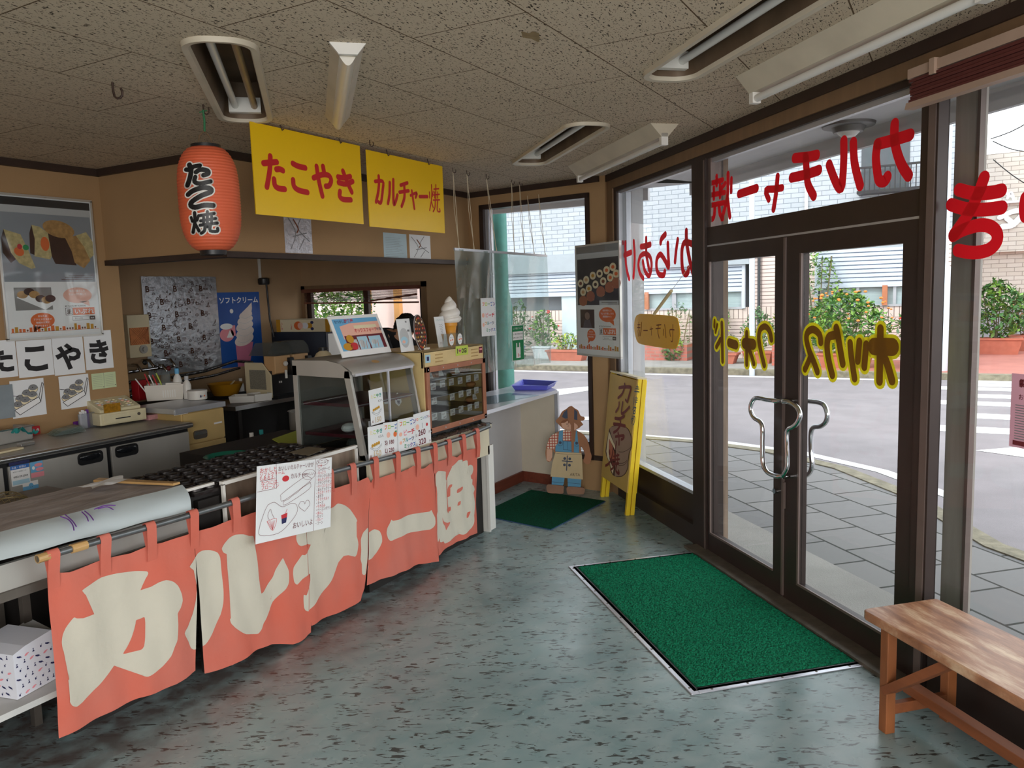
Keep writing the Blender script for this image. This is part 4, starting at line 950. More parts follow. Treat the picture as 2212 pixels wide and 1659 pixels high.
RU2 = zA([(490, 225), (520, 170), (575, 110), (640, 75), (720, 70), (790, 88), (840, 95), (862, 225), (880, 330), (892, 440), (905, 560), (920, 680), (930, 715), (965, 690), (1010, 620), (1060, 540), (1085, 460), (1120, 390), (1160, 330), (1185, 380), (1210, 430), (1225, 480), (1222, 590), (1190, 660), (1130, 730), (1070, 810), (1030, 900), (980, 990), (950, 1040), (935, 1100), (905, 1150), (870, 1157), (760, 1155), (700, 1130), (640, 1090), (595, 1040), (583, 990), (608, 965), (605, 870), (590, 640), (575, 480), (560, 300), (510, 270)])
CHI = zB([(825, 805), (870, 770), (900, 740), (960, 755), (1010, 790), (1045, 840), (1070, 885), (1060, 905), (1020, 905), (975, 940), (970, 985), (955, 1015), (1000, 1000), (1030, 990), (1070, 1020), (1085, 1090), (1070, 1170), (1050, 1195), (1010, 1180), (960, 1190), (940, 1215)])+zA([(1795, 340), (1760, 450), (1720, 540), (1650, 650), (1580, 740), (1510, 820), (1440, 880), (1425, 905), (1395, 895), (1378, 860), (1372, 730), (1400, 730), (1415, 680), (1460, 640), (1500, 560), (1530, 480), (1548, 435), (1480, 465), (1420, 505), (1360, 550), (1310, 615), (1280, 590), (1268, 500), (1275, 430), (1310, 360), (1350, 290), (1365, 305), (1420, 265), (1470, 235), (1560, 205), (1590, 180), (1590, 145), (1570, 122), (1500, 128), (1450, 150), (1400, 180), (1340, 195), (1310, 180), (1290, 130), (1295, 60), (1400, -20), (1500, -90), (1610, -170)])
YA = zA([(2055, 515), (2028, 500), (2022, 400), (2005, 340), (2012, 230), (2008, 130), (2030, 50), (2090, 0)])+zC([(85, 1045), (150, 1013), (195, 1030), (215, 1080), (218, 1140), (200, 1200), (170, 1260), (120, 1310), (75, 1325), (62, 1350), (75, 1390), (70, 1430), (55, 1455)])
BAR = zC([(313, 912), (325, 925), (380, 910), (450, 885), (540, 855), (640, 840), (690, 828), (705, 812), (722, 850), (742, 890), (745, 950), (735, 980), (700, 1015), (600, 1030), (480, 1055), (380, 1095), (320, 1125), (295, 1127), (275, 1105), (262, 1050), (270, 1000), (295, 955)])
YK = zC([(780, 415), (865, 420), (868, 450), (862, 550), (880, 490), (915, 430), (945, 390), (920, 365), (950, 365), (985, 305), (1040, 298), (1083, 310), (1075, 345), (1065, 375), (1110, 350), (1145, 360), (1155, 400), (1140, 440), (1100, 470), (1060, 490), (1060, 510), (1100, 495), (1140, 500), (1135, 550), (1160, 570), (1172, 605), (1150, 635), (1110, 680), (1105, 700), (1130, 685), (1160, 710), (1172, 745), (1160, 800), (1120, 800), (1115, 830), (1135, 860), (1158, 900), (1155, 950), (1130, 1000), (1080, 1040), (1040, 1065), (1010, 1060), (998, 1030), (990, 960), (990, 900), (980, 880), (975, 960), (960, 1040), (930, 1110), (900, 1140), (865, 1158), (858, 1120), (850, 1100), (835, 1140), (800, 1140), (795, 1100), (775, 1140), (768, 1050), (762, 950), (760, 880), (785, 800), (790, 720), (785, 620), (760, 560), (757, 470)])
YKh = [zC(q) for q in ([(885, 600), (905, 560), (930, 550), (925, 580), (900, 600), (905, 640), (920, 670), (885, 680)], [(975, 600), (1030, 572), (1028, 600), (975, 640)], [(985, 735), (1005, 718), (1003, 755), (982, 770)], [(880, 795), (925, 780), (925, 820), (880, 830)], [(1085, 840), (1115, 830), (1095, 890), (1078, 890)], [(830, 890), (845, 930), (880, 945), (915, 935), (905, 960), (885, 990), (870, 1020), (865, 985), (840, 950)], [(872, 560), (880, 490), (884, 700), (896, 830), (884, 840), (878, 700)])]
def line_clip(p, q, keep_right):
    a, b = ony([p, q]); a = Vector((a[0], 0, a[1])); b = Vector((b[0], 0, b[1])); d = (b-a).normalized()
    n_ = Vector((d.z, 0, -d.x))                     # left side of a downward line is +x
    if n_.x < 0: n_ = -n_
    return (tuple(a), tuple(-n_ if keep_right else n_))
S1L = line_clip((420, 1150), (427, 1450), False); S1R = line_clip((421, 1200), (445, 1456), True)
S2L = line_clip((657, 1076), (664, 1320), False); S2R = line_clip((658, 1076), (664, 1290), True)
S3L = line_clip((803, 1044), (789, 1272), False); S3R = line_clip((804, 1044), (793, 1262), True)
S4L = line_clip((938, 1000), (944, 1202), False); S4R = line_clip((939, 1000), (943, 1200), True)
LET = [[(KA, (S1L,)), (RU1, (S1L,))], [(RU1, (S1R,)), (RU2, ()), (CHI, (S2L,))], [(CHI, (S2R,)), (YA, (S3L,))], [(YA, (S3R,)), (BAR, (S4L,))], [(YK, (S4R,))]]
HOL = [[KAh], [], [], [], YKh]
for i, P_ in enumerate(PAN):
    pn = cloth(ony(P_), 0, M_cloth, 'panel', t)
    for pts, cl_ in LET[i]: cloth(csmooth(ony(pts)), .0012, M_clothc, 'lettering', pn, cl_)
    for pts in HOL[i]: cloth(csmooth(ony(pts)), .0022, M_cloth, 'letter_opening', pn)
RODP = [(80, 1208), (150, 1187), (215, 1168), (330, 1136), (440, 1104), (529, 1078), (620, 1049), (710, 1022), (804, 997), (870, 981), (933, 966), (1000, 945), (1057, 921)]
RY = 2.742
RP = [py(x, y, RY) for x, y in RODP]
tag(MB().m(mat('grey_steel_pipe', (128, 132, 134), .35, .7, var=.2, vs=20)).tube(RP, .0125, 14).build('curtain_rod', smooth=60), 'long grey steel pipe carrying the salmon curtain along the counter', 'rod')
for x, y0_, y1_ in ((112, 1196, 1242), (224, 1163, 1212), (322, 1136, 1184), (415, 1109, 1160), (505, 1083, 1124), (600, 1055, 1094), (710, 1020, 1060), (759, 1007, 1048), (808, 993, 1034), (856, 982, 1024), (899, 971, 1010), (936, 962, 1004), (967, 954, 988), (998, 943, 979), (1028, 930, 972)):
    a = py(x, y0_, RY); b = py(x+3, y1_, NY); w = .021
    zr = a.z; c_ = [(RY+.016, b.z-.0), (RY+.0165, zr-.004), (RY+.010, zr+.012), (RY, zr+.0165), (RY-.010, zr+.012), (RY-.016, zr-.002), (NY-.012-fold(b.x, b.z), b.z+.01), (NY-.003-fold(b.x, b.z), b.z-.05)]
    mb = MB().m(M_cloth); vs = []
    for k, (yy, zz) in enumerate(c_):
        xx = a.x+(b.x-a.x)*min(1, max(0, (zr-zz)/max(.01, zr-b.z)))
        vs += [(xx-w, yy, zz), (xx+w, yy, zz)]
    mb.add(vs, [(2*k, 2*k+1, 2*k+3, 2*k+2) for k in range(len(c_)-1)]); mb.build('tab', t, smooth=60)
M_tape = mat('packing_tape', (200, 160, 104), .35, var=.1)
for a_, b_, w_ in ((0, 1, .016), (1.05, 1.55, .017)):
    def rp(k): i = min(int(k), len(RP)-2); return RP[i].lerp(RP[i+1], k-i)
    MB().m(M_tape).tube([rp(a_), rp(a_+(b_-a_)*(.35 if a_ == 0 else 1))], w_, 12).build('tape_wrap', bpy.data.objects['curtain_rod'])

# ------------------------------------------------------------------ left work table, griddle stand, serving counter
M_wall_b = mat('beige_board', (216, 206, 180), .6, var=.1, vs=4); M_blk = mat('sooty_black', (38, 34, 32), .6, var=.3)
t = thing('work_table', 'steel work table at far left with paper covered top and open shelf', 'table', (1.75, 3.1, 0))
MB().m(M_steel).box(.85, 2.19, 2.84, 2.86, .69, .785).box(.85, 2.19, 2.975, 3.42, .82, .855).build('body', t, smooth=0)
MB().m(M_steel_d).box(.85, 2.19, 2.825, 2.86, .66, .692).build('lower_rail', t, smooth=0)
MB().m(mat('painted_board', (206, 206, 204), .6, var=.15)).box(.85, 1.62, 2.80, 3.4, .262, .285).build('shelf', t, smooth=0)
for x_ in (.9, 1.62, 2.15): MB().m(M_steel_d).box(x_, x_+.03, 3.16, 3.19, 0, .82).box(x_, x_+.03, 3.36, 3.39, 0, .82).build('leg', t, smooth=0)
MB().m(M_blk).box(.85, 2.18, 3.40, 3.42, .0, .82).box(1.66, 2.18, 2.96, 2.98, .0, .66).build('back_panel', t, smooth=0)
# crumpled paper cover: grey top and white front flap
M_gpap = mat('grey_wrapping_paper', (176, 168, 166), .8, var=.25, vs=5, stretch=(1, 3, 1), bump=.4, bs=14)
M_wpap = mat('pale_blue_paper', (214, 228, 234), .75, var=.06, vs=2)
A_, B_, C_, D_ = py(-60, 1146, 2.83), py(393, 1047, 2.83), pz(252, 1029, .87), pz(-60, 1098, .87)
A_.z = B_.z = .872; pzA = pz(393, 1047, .868)
A_ = Vector((.95, 2.99, .868)); B_ = pzA; C_ = pz(252, 1028, .866); D_ = Vector((.95, C_.y, .866))
E_, F_ = py(413, 1102, 2.80), py(-80, 1232, 2.80)
t2 = thing('paper_cover', 'grey paper with a white front flap draped over the left work table', 'paper', (1.6, 3.1, .85))
MB().m(M_gpap).grid(lambda u_, v_: (A_.lerp(B_, u_)).lerp(D_.lerp(C_, u_), v_)+Vector((0, 0, .006*mnoise.noise(Vector((u_*9, v_*6, 2)))-.006)), 40, 14).build('top_sheet', t2, smooth=60)
def flap(u_, v_):
    a = A_.lerp(B_, u_); b = F_.lerp(E_, u_); b.y = 2.80; p = a.lerp(b, v_)
    return p+Vector((0, -.018*sin(pi*v_)-.001, .012*sin(pi*v_)+.004*mnoise.noise(Vector((u_*6, v_*2, 5)))))
MB().m(M_wpap).grid(flap, 30, 10).build('front_flap', t2, smooth=60)
mb = MB().m(COLS['purple'])
for pts in ([(124, 1122), (140, 1128), (150, 1140), (153, 1152)], [(134, 1118), (150, 1132), (158, 1144)], [(170, 1112), (180, 1122), (184, 1132)], [(176, 1110), (188, 1120), (195, 1130)], [(197, 1106), (220, 1098), (243, 1098)], [(205, 1105), (225, 1101), (238, 1107)]):
    Q = [hit(x, y, A_.lerp(F_, .5), (B_-A_).cross(F_-A_).normalized()) for x, y in pts]
    mb.tube([q+Vector((0, -.022, .014)) for q in smooth(Q)], .0022, 5)
mb.build('marker_lines', t2)
mb = MB(); 
def crumple(name, label, cx, cy, z, w, d, mats, seed, parent=None, h=.02, cat='paper'):
    mb = MB().m(mats)
    def f_(u_, v_):
        n_ = mnoise.noise(Vector((u_*3+seed, v_*3, seed)))
        return Vector((cx+(u_-.5)*w*(1+.2*sin(v_*5+seed)), cy+(v_-.5)*d*(1+.2*sin(u_*4+seed)), z+.004+h*(.5+.5*n_)))
    mb.grid(f_, 12, 10); o = mb.build(name, parent, smooth=25)
    return o if parent else tag(o, label, cat)
q = pz(228, 1045, .88); crumple('snack_wrapper', 'crumpled white and red wrapper on the paper covered table', q.x, q.y, .872, .20, .12, M_paper, 3)
MB().m(COLS['red']).ell(0, 0, .04, .012, 0).build('x_', smooth=0); bpy.data.objects.remove(bpy.data.objects['x_'])
t = thing('box', 'white box printed with small navy and pink figures on the low shelf', 'box', pz(38, 1512, .287), radians(12))
T_ = WM[t.name]
MB(T_).m(mat('white_card', (226, 228, 238), .6, var=.03)).box(0, .17, 0, .22, 0, .165).prism([(0, .165), (.17, .165), (.16, .19), (.05, .178)], .0, .21, 'y').build('carton', t, smooth=0)
fr_ = T_ @ frame((0, 0, 0), (1, 0, 0), (0, 0, 1)); fl_ = T_ @ frame((0, .22, 0), (0, -1, 0), (0, 0, 1))
rd = random.Random(4); mb = MB(fr_)
for T2, W_ in ((fr_, .17), (fl_, .22)):
    mb.T = T2
    for r_ in range(6):
        for c_ in range(int(W_/.028)):
            x_ = .012+c_*.028+(.012 if r_ % 2 else 0)+rd.uniform(-.003, .003); y_ = .014+r_*.027+rd.uniform(-.003, .003)
            if x_ > W_-.012: continue
            k = rd.randrange(4); mb.m(COLS['pink'] if k == 0 else COLS['navy'])
            if k == 0: mb.ell(x_, y_, .008, .004, .001, 10, .4).ell(x_+.008, y_+.003, .003, .002, .001, 8)
            elif k == 1: mb.ell(x_, y_, .008, .0035, .001, 10, -.3).stroke([(x_+.006, y_), (x_+.010, y_-.006)], .0012, .001).ell(x_-.007, y_+.003, .003, .003, .001, 8)
            elif k == 2: mb.poly([(x_-.005, y_-.005), (x_+.005, y_-.005), (x_, y_+.004)], .001).ell(x_, y_+.006, .0025, .0025, .001, 8)
            else: mb.ell(x_, y_, .0035, .0045, .001, 8).ell(x_+.004, y_+.006, .0015, .0015, .001, 6)
mb.build('printed_figures', t, smooth=0)
q = pz(60, 1400, .38); mb = MB(frame(q, (.9, .2, .15), (-.2, .9, .3))).m(M_paper).box(-.1, .12, -.05, .12, 0, .002); tag(mb.build('paper_sheets', smooth=0, origin=(q.x, q.y, .45)), 'loose white papers lying in the printed box', 'paper')
t = thing('griddle_stand', 'black takoyaki griddle with white edged steel front beside the left table', 'griddle', (2.75, 3.15, 0))
MB().m(M_blk).box(2.22, 3.26, 2.90, 3.42, .50, .82).build('burner_box', t, smooth=0)
MB().m(M_blk).box(2.24, 3.24, 2.92, 2.94, .0, .50).build('lower_panel', t, smooth=0)
for x_, y_ in ((2.22, 3.1), (3.22, 3.1), (2.22, 3.38), (3.22, 3.38)): MB().m(M_steel_d).box(x_, x_+.04, y_, y_+.04, 0, .82).build('leg', t, smooth=0)
MB().m(mat('stained_steel_front', (168, 150, 132), .4, .7, var=.35, vs=6, stretch=(3, 1, 1))).box(2.37, 3.262, 2.858, 2.87, .62, .85).build('front_panel', t, smooth=0)
MB().m(M_white).box(2.353, 3.268, 2.846, 2.868, .846, .863).box(2.353, 2.366, 2.846, 2.86, .62, .85).box(3.255, 3.268, 2.846, 2.86, .62, .85).build('white_edging', t, smooth=0)
MB().m(M_white).box(2.203, 2.353, 2.90, 2.918, .846, .858).build('white_edging', t, smooth=0)
MB().m(M_blk).box(2.235, 2.35, 2.87, 2.90, .60, .80).build('control_box', t, smooth=0)
M_iron2 = mat('cast_iron', (44, 38, 37), .35, .3, var=.35, vs=9, bump=.3, bs=40)
pl = MB().m(M_iron2).box(2.22, 3.27, 2.87, 3.43, .822, .836)
for i in range(13):
    for j in range(6):
        cx = 2.27+i*.079+(.03 if j % 2 else 0); cy = 2.93+j*.09
        if cx > 3.24: continue
        pl.lathe([(.037, .836), (.036, .845), (.030, .845), (.027, .838), (0, .8365)], (cx, cy, 0), 12, cap=False)
pl.build('cup_plate', t, smooth=40)
q = [pz(623, 979, .842), pz(667, 966, .842), pz(704, 970, .842), pz(667, 985, .842)]
mb = MB().m(mat('grey_card', (142, 132, 112), .8)); mb.hexa([v.copy() for v in (q[0], q[3], q[2], q[1])], [v+Vector((0, 0, .004)) for v in (q[0], q[3], q[2], q[1])])
tag(mb.build('cardboard_sheet', smooth=0), 'flat grey card lying on the right end of the griddle', 'board')
mb = MB().m(M_tape); mb.hexa([Vector(v) for v in ((2.10, 3.40, .868), (2.20, 2.98, .868), (2.235, 2.98, .868), (2.14, 3.42, .868))], [Vector(v) for v in ((2.10, 3.40, .878), (2.20, 2.98, .878), (2.235, 2.98, .878), (2.14, 3.42, .878))])
tag(mb.build('wooden_strip', smooth=0), 'thin tan wooden strip between griddle and paper cover', 'board')
# serving counter carrying the two display cases
t = thing('serving_counter', 'beige serving counter carrying the two display cases', 'counter', (3.95, 3.1, 0))
MB().m(M_wall_b).box(3.30, 4.58, 2.80, 2.82, .56, .745).build('front_board', t, smooth=0)
MB().m(M_blk).box(3.32, 4.56, 2.86, 3.42, .0, .73).build('cabinet', t, smooth=0)
MB().m(M_wall_b).box(3.28, 4.60, 2.79, 3.45, .745, .77).build('top', t, smooth=0)
MB().m(M_white).box(4.58, 4.60, 2.82, 3.36, 0, .745).box(4.56, 4.63, 2.80, 2.82, .02, .62).build('end_panel', t, smooth=0)
M_foil = mat('crumpled_foil', (150, 152, 156), .22, .95, var=.3, vs=9, bump=1.0, bs=34)
fo = MB().m(M_foil).grid(lambda u_, v_: Vector((3.92+.68*u_, 2.775+.16*v_, .775+.012*mnoise.noise(Vector((u_*30, v_*8, 3)))+.01*v_)), 60, 10); fo.build('foil_cover', t, smooth=30)

# handwritten menu sheet clipped in front of the griddle
def kid_menu(mb, w, h):
    bk = COLS['maroon']; rd_ = COLS['red']
    def L_(pts, c=bk, t_=.0016): mb.m(c).stroke([(a*w, (1-b)*h) for a, b in pts], t_, .0012)
    L_([(.235, .0), (.245, .32)]); L_([(.01, .33), (.245, .32)]); L_([(.04, .20), (.20, .19)]); L_([(.76, 0), (.75, 1)])
    mb.m(rd_).text('おかしと', .03*w, .91*h, .055*w, .0014).text('ソフトクリーム', .03*w, .855*h, .045*w, .0014).text('もあるよ。', .03*w, .81*h, .045*w, .0014).text('なつには、', .05*w, .745*h, .05*w, .0014).text('フローズン', .05*w, .69*h, .045*w, .0014)
    mb.m(bk).text('おいしいカルチャーいかが', .26*w, .905*h, .055*w, .0014, sx=.72)
    mb.text('カルチャー', .42*w, .78*h, .06*w, .0014, sx=.8).text('おいしいよ', .60*w, .79*h, .035*w, .0014); mb.m(rd_).ell(.36*w, .79*h, .045*w, .04*h, .001)
    mb.m(bk).stroke([(.57*w+.105*w*cos(a*.5236), .80*h+.06*w*sin(a*.5236)) for a in range(13)][:13] if False else [(.67*w+.09*w*cos(a*.5236), .80*h+.05*w*sin(a*.5236)) for a in range(13)], .0014, .0012)
    L_([(.30, .44), (.32, .40), (.60, .23), (.68, .24), (.68, .30), (.34, .50), (.30, .44)]); L_([(.34, .50), (.36, .56), (.68, .40), (.68, .30)])
    L_([(.34, .51), (.40, .49), (.46, .45), (.52, .42), (.58, .37), (.64, .34), (.70, .31)])
    L_([(.14, .52), (.22, .50), (.32, .58), (.42, .56), (.50, .58), (.52, .68), (.44, .80), (.28, .92), (.06, .90), (.04, .80), (.10, .60), (.14, .52)])
    L_([(.16, .72), (.14, .66), (.17, .58), (.19, .64), (.22, .71)]); mb.m(rd_)
    for k in range(6): L_([(.14+.018*k, .74), (.205, .86-.012*(k % 2))], rd_, .0014)
    L_([(.13, .735), (.25, .72), (.205, .87), (.13, .735)], rd_)
    mb.m(rd_).poly([(.31*w, .31*h), (.39*w, .33*h), (.385*w, .27*h), (.315*w, .26*h)], .001).m(COLS['navy']).poly([(.315*w, .26*h), (.385*w, .27*h), (.375*w, .20*h), (.32*w, .19*h)], .001)
    L_([(.365, .67), (.385, .62)], rd_, .002); L_([(.62, .70), (.54, .62), (.56, .56), (.60, .56), (.62, .60)], bk); L_([(.62, .70), (.69, .62), (.67, .56), (.64, .56), (.62, .60)], bk)
    mb.m(bk).text('おいしいよ', .46*w, .10*h, .07*w, .0014, sx=.8)
    mb.text('メニュー', .78*w, .93*h, .045*w, .0014); mb.stroke([(.855*w+.085*w*cos(a*.5236), .945*h+.035*w*sin(a*.5236)) for a in range(13)], .0014, .0012)
    for k, s_ in enumerate(('ピザ', 'じゃがチーズ', 'なっとう', 'チキンからあげ', 'めんたいポテト', 'チキングラタン', 'ベーコンエッグ', 'あんチョクリーム', 'カスタードクリーム', 'あずき', 'トマトタルト', 'チーズ', 'やきのみ', 'ベーコンポテト', 'あんこ', 'なっつ', 'カレー', 'コーン')):
        mb.m(bk if k % 2 else rd_).text('・'+s_, .77*w, (.875-.047*k)*h, .038*w, .0014, sx=.75)
p00, p10, p01 = py(552, 1176, 2.706), py(714, 1138, 2.706), py(524, 1016, 2.706)
uxm = (p10-p00); wM = uxm.length; hM = (p01-p00).length
sheet_on(p00, uxm, wM, hM, 'handwritten_menu', 'white handwritten menu sheet with red and brown pen drawings hanging over the salmon curtain', 'menu', kid_menu, up=(p01-p00).normalized())

# ------------------------------------------------------------------ display case with slanted glass
YF = 2.83
def Q(x, y, yy): return py(x, y, yy)
xl, xr_ = 3.29, 3.86; zb, ztop = .772, 1.325; zfe = 1.265
t = thing('display_case', 'steel framed glass display case with slanted front left of the cream cabinet', 'display case', (3.57, 3.05, zb))
YB = 3.32; yfe = YF+.03
for x_ in (xl, xr_-.02):
    MB().m(M_steel).prism([(YF-.02, zb), (YF+.02, zb), (yfe+.075, 1.235), (yfe+.07, zfe), (yfe+.04, zfe)], x_, x_+.02, 'x').build('front_post', t, smooth=0)
    MB().m(M_steel).box(x_, x_+.02, YB-.03, YB, zb, 1.29).build('rear_post', t, smooth=0)
    MB().m(M_steel).prism([(yfe+.03, 1.225), (YB, 1.235), (YB, 1.32), (yfe+.20, 1.322), (yfe+.10, 1.305), (yfe+.04, 1.265)], x_, x_+.02, 'x').build('top_cheek', t, smooth=0)
tp = [(YB, 1.322), (yfe+.20, 1.324), (yfe+.12, 1.312), (yfe+.06, 1.288), (yfe+.02, 1.262), (yfe+.015, 1.245)]
MB().m(M_steel).add([(x, a, b) for a, b in tp for x in (xl, xr_)], [(2*k, 2*k+1, 2*k+3, 2*k+2) for k in range(len(tp)-1)]).build('hood', t, smooth=60)
MB().m(M_alu).box(xl+.02, xr_-.02, yfe+.01, yfe+.03, 1.235, 1.25).box(xl, xr_, YF-.02, YF, zb, zb+.03).build('front_rail', t, smooth=0)
MB().m(M_steel_d).box(xl, xr_, YF, YB, zb, zb+.025).build('base', t, smooth=0)
M_caseg = glass('case_glass', (226, 230, 229), refl=.6)
MB().m(M_caseg).prism([(YF+.0, zb+.03), (YF+.004, zb+.03), (yfe+.024, 1.24), (yfe+.02, 1.24)], xl+.02, xr_-.02, 'x').build('front_glass', t, smooth=0)
MB().m(M_caseg).prism([(YF+.03, zb+.03), (YB-.03, zb+.03), (YB-.03, 1.235), (yfe+.07, 1.235)], xl+.008, xl+.012, 'x').build('side_glass', t, smooth=0)
for z_ in (.885, 1.06):
    MB().m(mat('maroon_tray', (96, 34, 48), .45, var=.2)).box(xl+.03, xr_-.03, YF+.05, YB-.04, z_, z_+.018).build('shelf', t, smooth=0)
    MB().m(M_alu).tube([(xl+.02, YF+.045, z_+.01), (xr_-.02, YF+.045, z_+.01)], .004, 6).build('shelf_rail', t)
MB().m(M_alu).box((xl+xr_)/2-.006, (xl+xr_)/2+.006, YF+.02, YF+.03, .82, 1.24).box(xl+.07, xl+.082, YF+.002, YF+.008, .93, .98).build('sliding_frame', t, smooth=0)
MB().m(mat('case_rear', (120, 118, 116), .5, var=.3, vs=4)).box(xl+.02, xr_-.02, YB-.012, YB-.008, zb+.03, 1.235).build('rear_door', t, smooth=0)
TCs = frame((0, YF-.0, 0), (1, 0, 0), Vector((0, (yfe+.02-YF)/(1.24-zb-.03), 1)).normalized())
mb = MB(TCs)
def cs(x, y, off=0): q_ = py(x, y, YF+.012); return q_.x, (q_.z)*1.0
a = cs(889, 862); mb.m(COLS['white']).poly([(a[0]-.03, a[1]-.02), (a[0], a[1]-.042), (a[0]+.03, a[1]-.02), (a[0]+.03, a[1]+.02), (a[0], a[1]+.042), (a[0]-.03, a[1]+.02)], .006)
mb.m(COLS['navy']).text('物', a[0]-.014, a[1]-.028, .028, .007, .02).text('どえりゃん', a[0]-.026, a[1]+.012, .011, .007).poly([(a[0]-.026, a[1]+.004), (a[0], a[1]+.012), (a[0]+.026, a[1]+.004), (a[0]+.02, a[1]-.002), (a[0], a[1]+.004), (a[0]-.02, a[1]-.002)], .007)
b = cs(866, 864); mb.m(COLS['white']).rect(b[0]-.03, b[0]+.018, b[1]-.02, b[1]+.022, .006).m(COLS['red']).rect(b[0]-.03, b[0]+.018, b[1]-.004, b[1]+.022, .007).m(COLS['white']).rect(b[0]-.026, b[0]+.014, b[1]+.004, b[1]+.014, .0075)
mb.build('stickers', t, smooth=0)
q = Vector((3.56, 2.99, 1.3265)); MB(frame((3.50, 2.90, 1.296), (1, 0, 0), (0, .9, .42))).m(M_tape).ell(.02, .0, .03, .018, .004).build('tape_patch', t, smooth=0)
# a few wrapped things inside the case
for (x_, y_, z_, s_, lb) in ((3.38, 3.0, .905, .05, 'white crumpled bag on the lower shelf of the glass case'), (3.42, 2.98, .80, .07, 'clear plastic bag on the floor of the glass case')):
    tag(MB().m(M_paper if z_ > .85 else glass('clear_bag', (220, 228, 228), haze=.3, rough=.15)).ball((x_, y_, z_+s_*.55), s_, 12, (1, .8, .55)).build('plastic_bag'), lb, 'bag')
# price cards in front of the case
def price(kind):
    def f_(mb, w, h):
        if kind == 'tako':
            rainbow(mb, 'たこやき', w*.10, h*.76, w*.2, ['cream', 'lime', 'green', 'teal']); mb.m(COLS['black'])
            mb.text('6コ入', w*.62, h*.62, w*.13, .001).stroke([(w*.14, h*.38), (w*.5, h*.30), (w*.82, h*.42)], .0016, .001).stroke([(w*.14, h*.38), (w*.15, h*.34), (w*.5, h*.25), (w*.82, h*.38)], .0014, .001)
            for k in range(4): mb.m(COLS['gold']).ell(w*(.25+.13*k), h*(.42+.015*k), w*.07, w*.07, .0008)
            mb.m(COLS['dgreen']).stroke([(w*.25, h*.45), (w*.4, h*.40), (w*.65, h*.47)], .0014, .0012)
            mb.m(COLS['brown']).text('¥', w*.08, h*.06, w*.18, .001).text('150', w*.26, h*.06, w*.34, .001, .03).m(COLS['cream']).text('150', w*.26, h*.06, w*.34, .0014, .004)
        elif kind == '180':
            rainbow(mb, 'フローズン', w*.04, h*.80, w*.185, ['orange', 'lime', 'green', 'blue', 'navy']); mb.m(COLS['peach']).ell(w*.28, h*.62, w*.1, w*.1, .001).m(COLS['orange']).ell(w*.66, h*.62, w*.1, w*.1, .001).m(COLS['green']).ell(w*.7, h*.70, w*.05, w*.03, .0012)
            mb.m(COLS['maroon']).text('(S) 180', w*.02, h*.34, w*.2, .001, .02).text('円', w*.84, h*.34, w*.1, .001).text('(L) 230', w*.02, h*.10, w*.2, .001, .02).text('円', w*.84, h*.10, w*.1, .001)
        elif kind == 'fro': frozen_peach(mb, w, h)
        else:
            rainbow(mb, 'フローズンソフト', w*.04, h*.80, w*.118, ['red', 'orange', 'lime', 'green', 'teal', 'blue', 'navy', 'red']); mb.m(COLS['peach']).ell(w*.2, h*.62, w*.1, w*.1, .001).m(COLS['red']).ell(w*.78, h*.62, w*.06, w*.06, .001).m(COLS['lgrey']).rect(w*.48, w*.53, h*.56, h*.70, .001)
            mb.m(COLS['maroon']).text('(S)', w*.02, h*.36, w*.13, .001).text('260', w*.22, h*.36, w*.3, .001, .02).text('円', w*.86, h*.36, w*.1, .001).text('(L)', w*.02, h*.10, w*.13, .001).text('320', w*.22, h*.10, w*.3, .001, .02).text('円', w*.86, h*.10, w*.1, .001)
    return f_
def card(x0p, y0p, x1p, y1p, xtp, ytp, yy, label, kind, grp='price cards in front of the glass case'):
    a = py(x0p, y0p, yy); b = py(x1p, y1p, yy); c = py(xtp, ytp, yy)
    u_ = b-a; sheet_on(a, u_, u_.length, (c-a).length, 'price_card', label, 'price card', price(kind), up=(0, .0, 1), grp=grp)
card(828, 986, 866, 979, 826, 914, 2.796, 'price card for 180 and 230, half hidden behind the lower takoyaki card', '180')
card(861, 980, 899, 970, 855, 908, 2.79, 'card with rainbow lettering and fruit drawings between the priced cards', 'fro')
card(897, 972, 932, 960, 889, 897, 2.793, 'price card for 260 and 320 at the right end of the row', '260')
card(797, 996, 832, 986, 792, 924, 2.785, 'lower takoyaki price card reading 150 at the front left', 'tako')
card(802, 920, 831, 911, 792, 845, 2.822, 'upper takoyaki price card stuck on the slanted glass', 'tako')
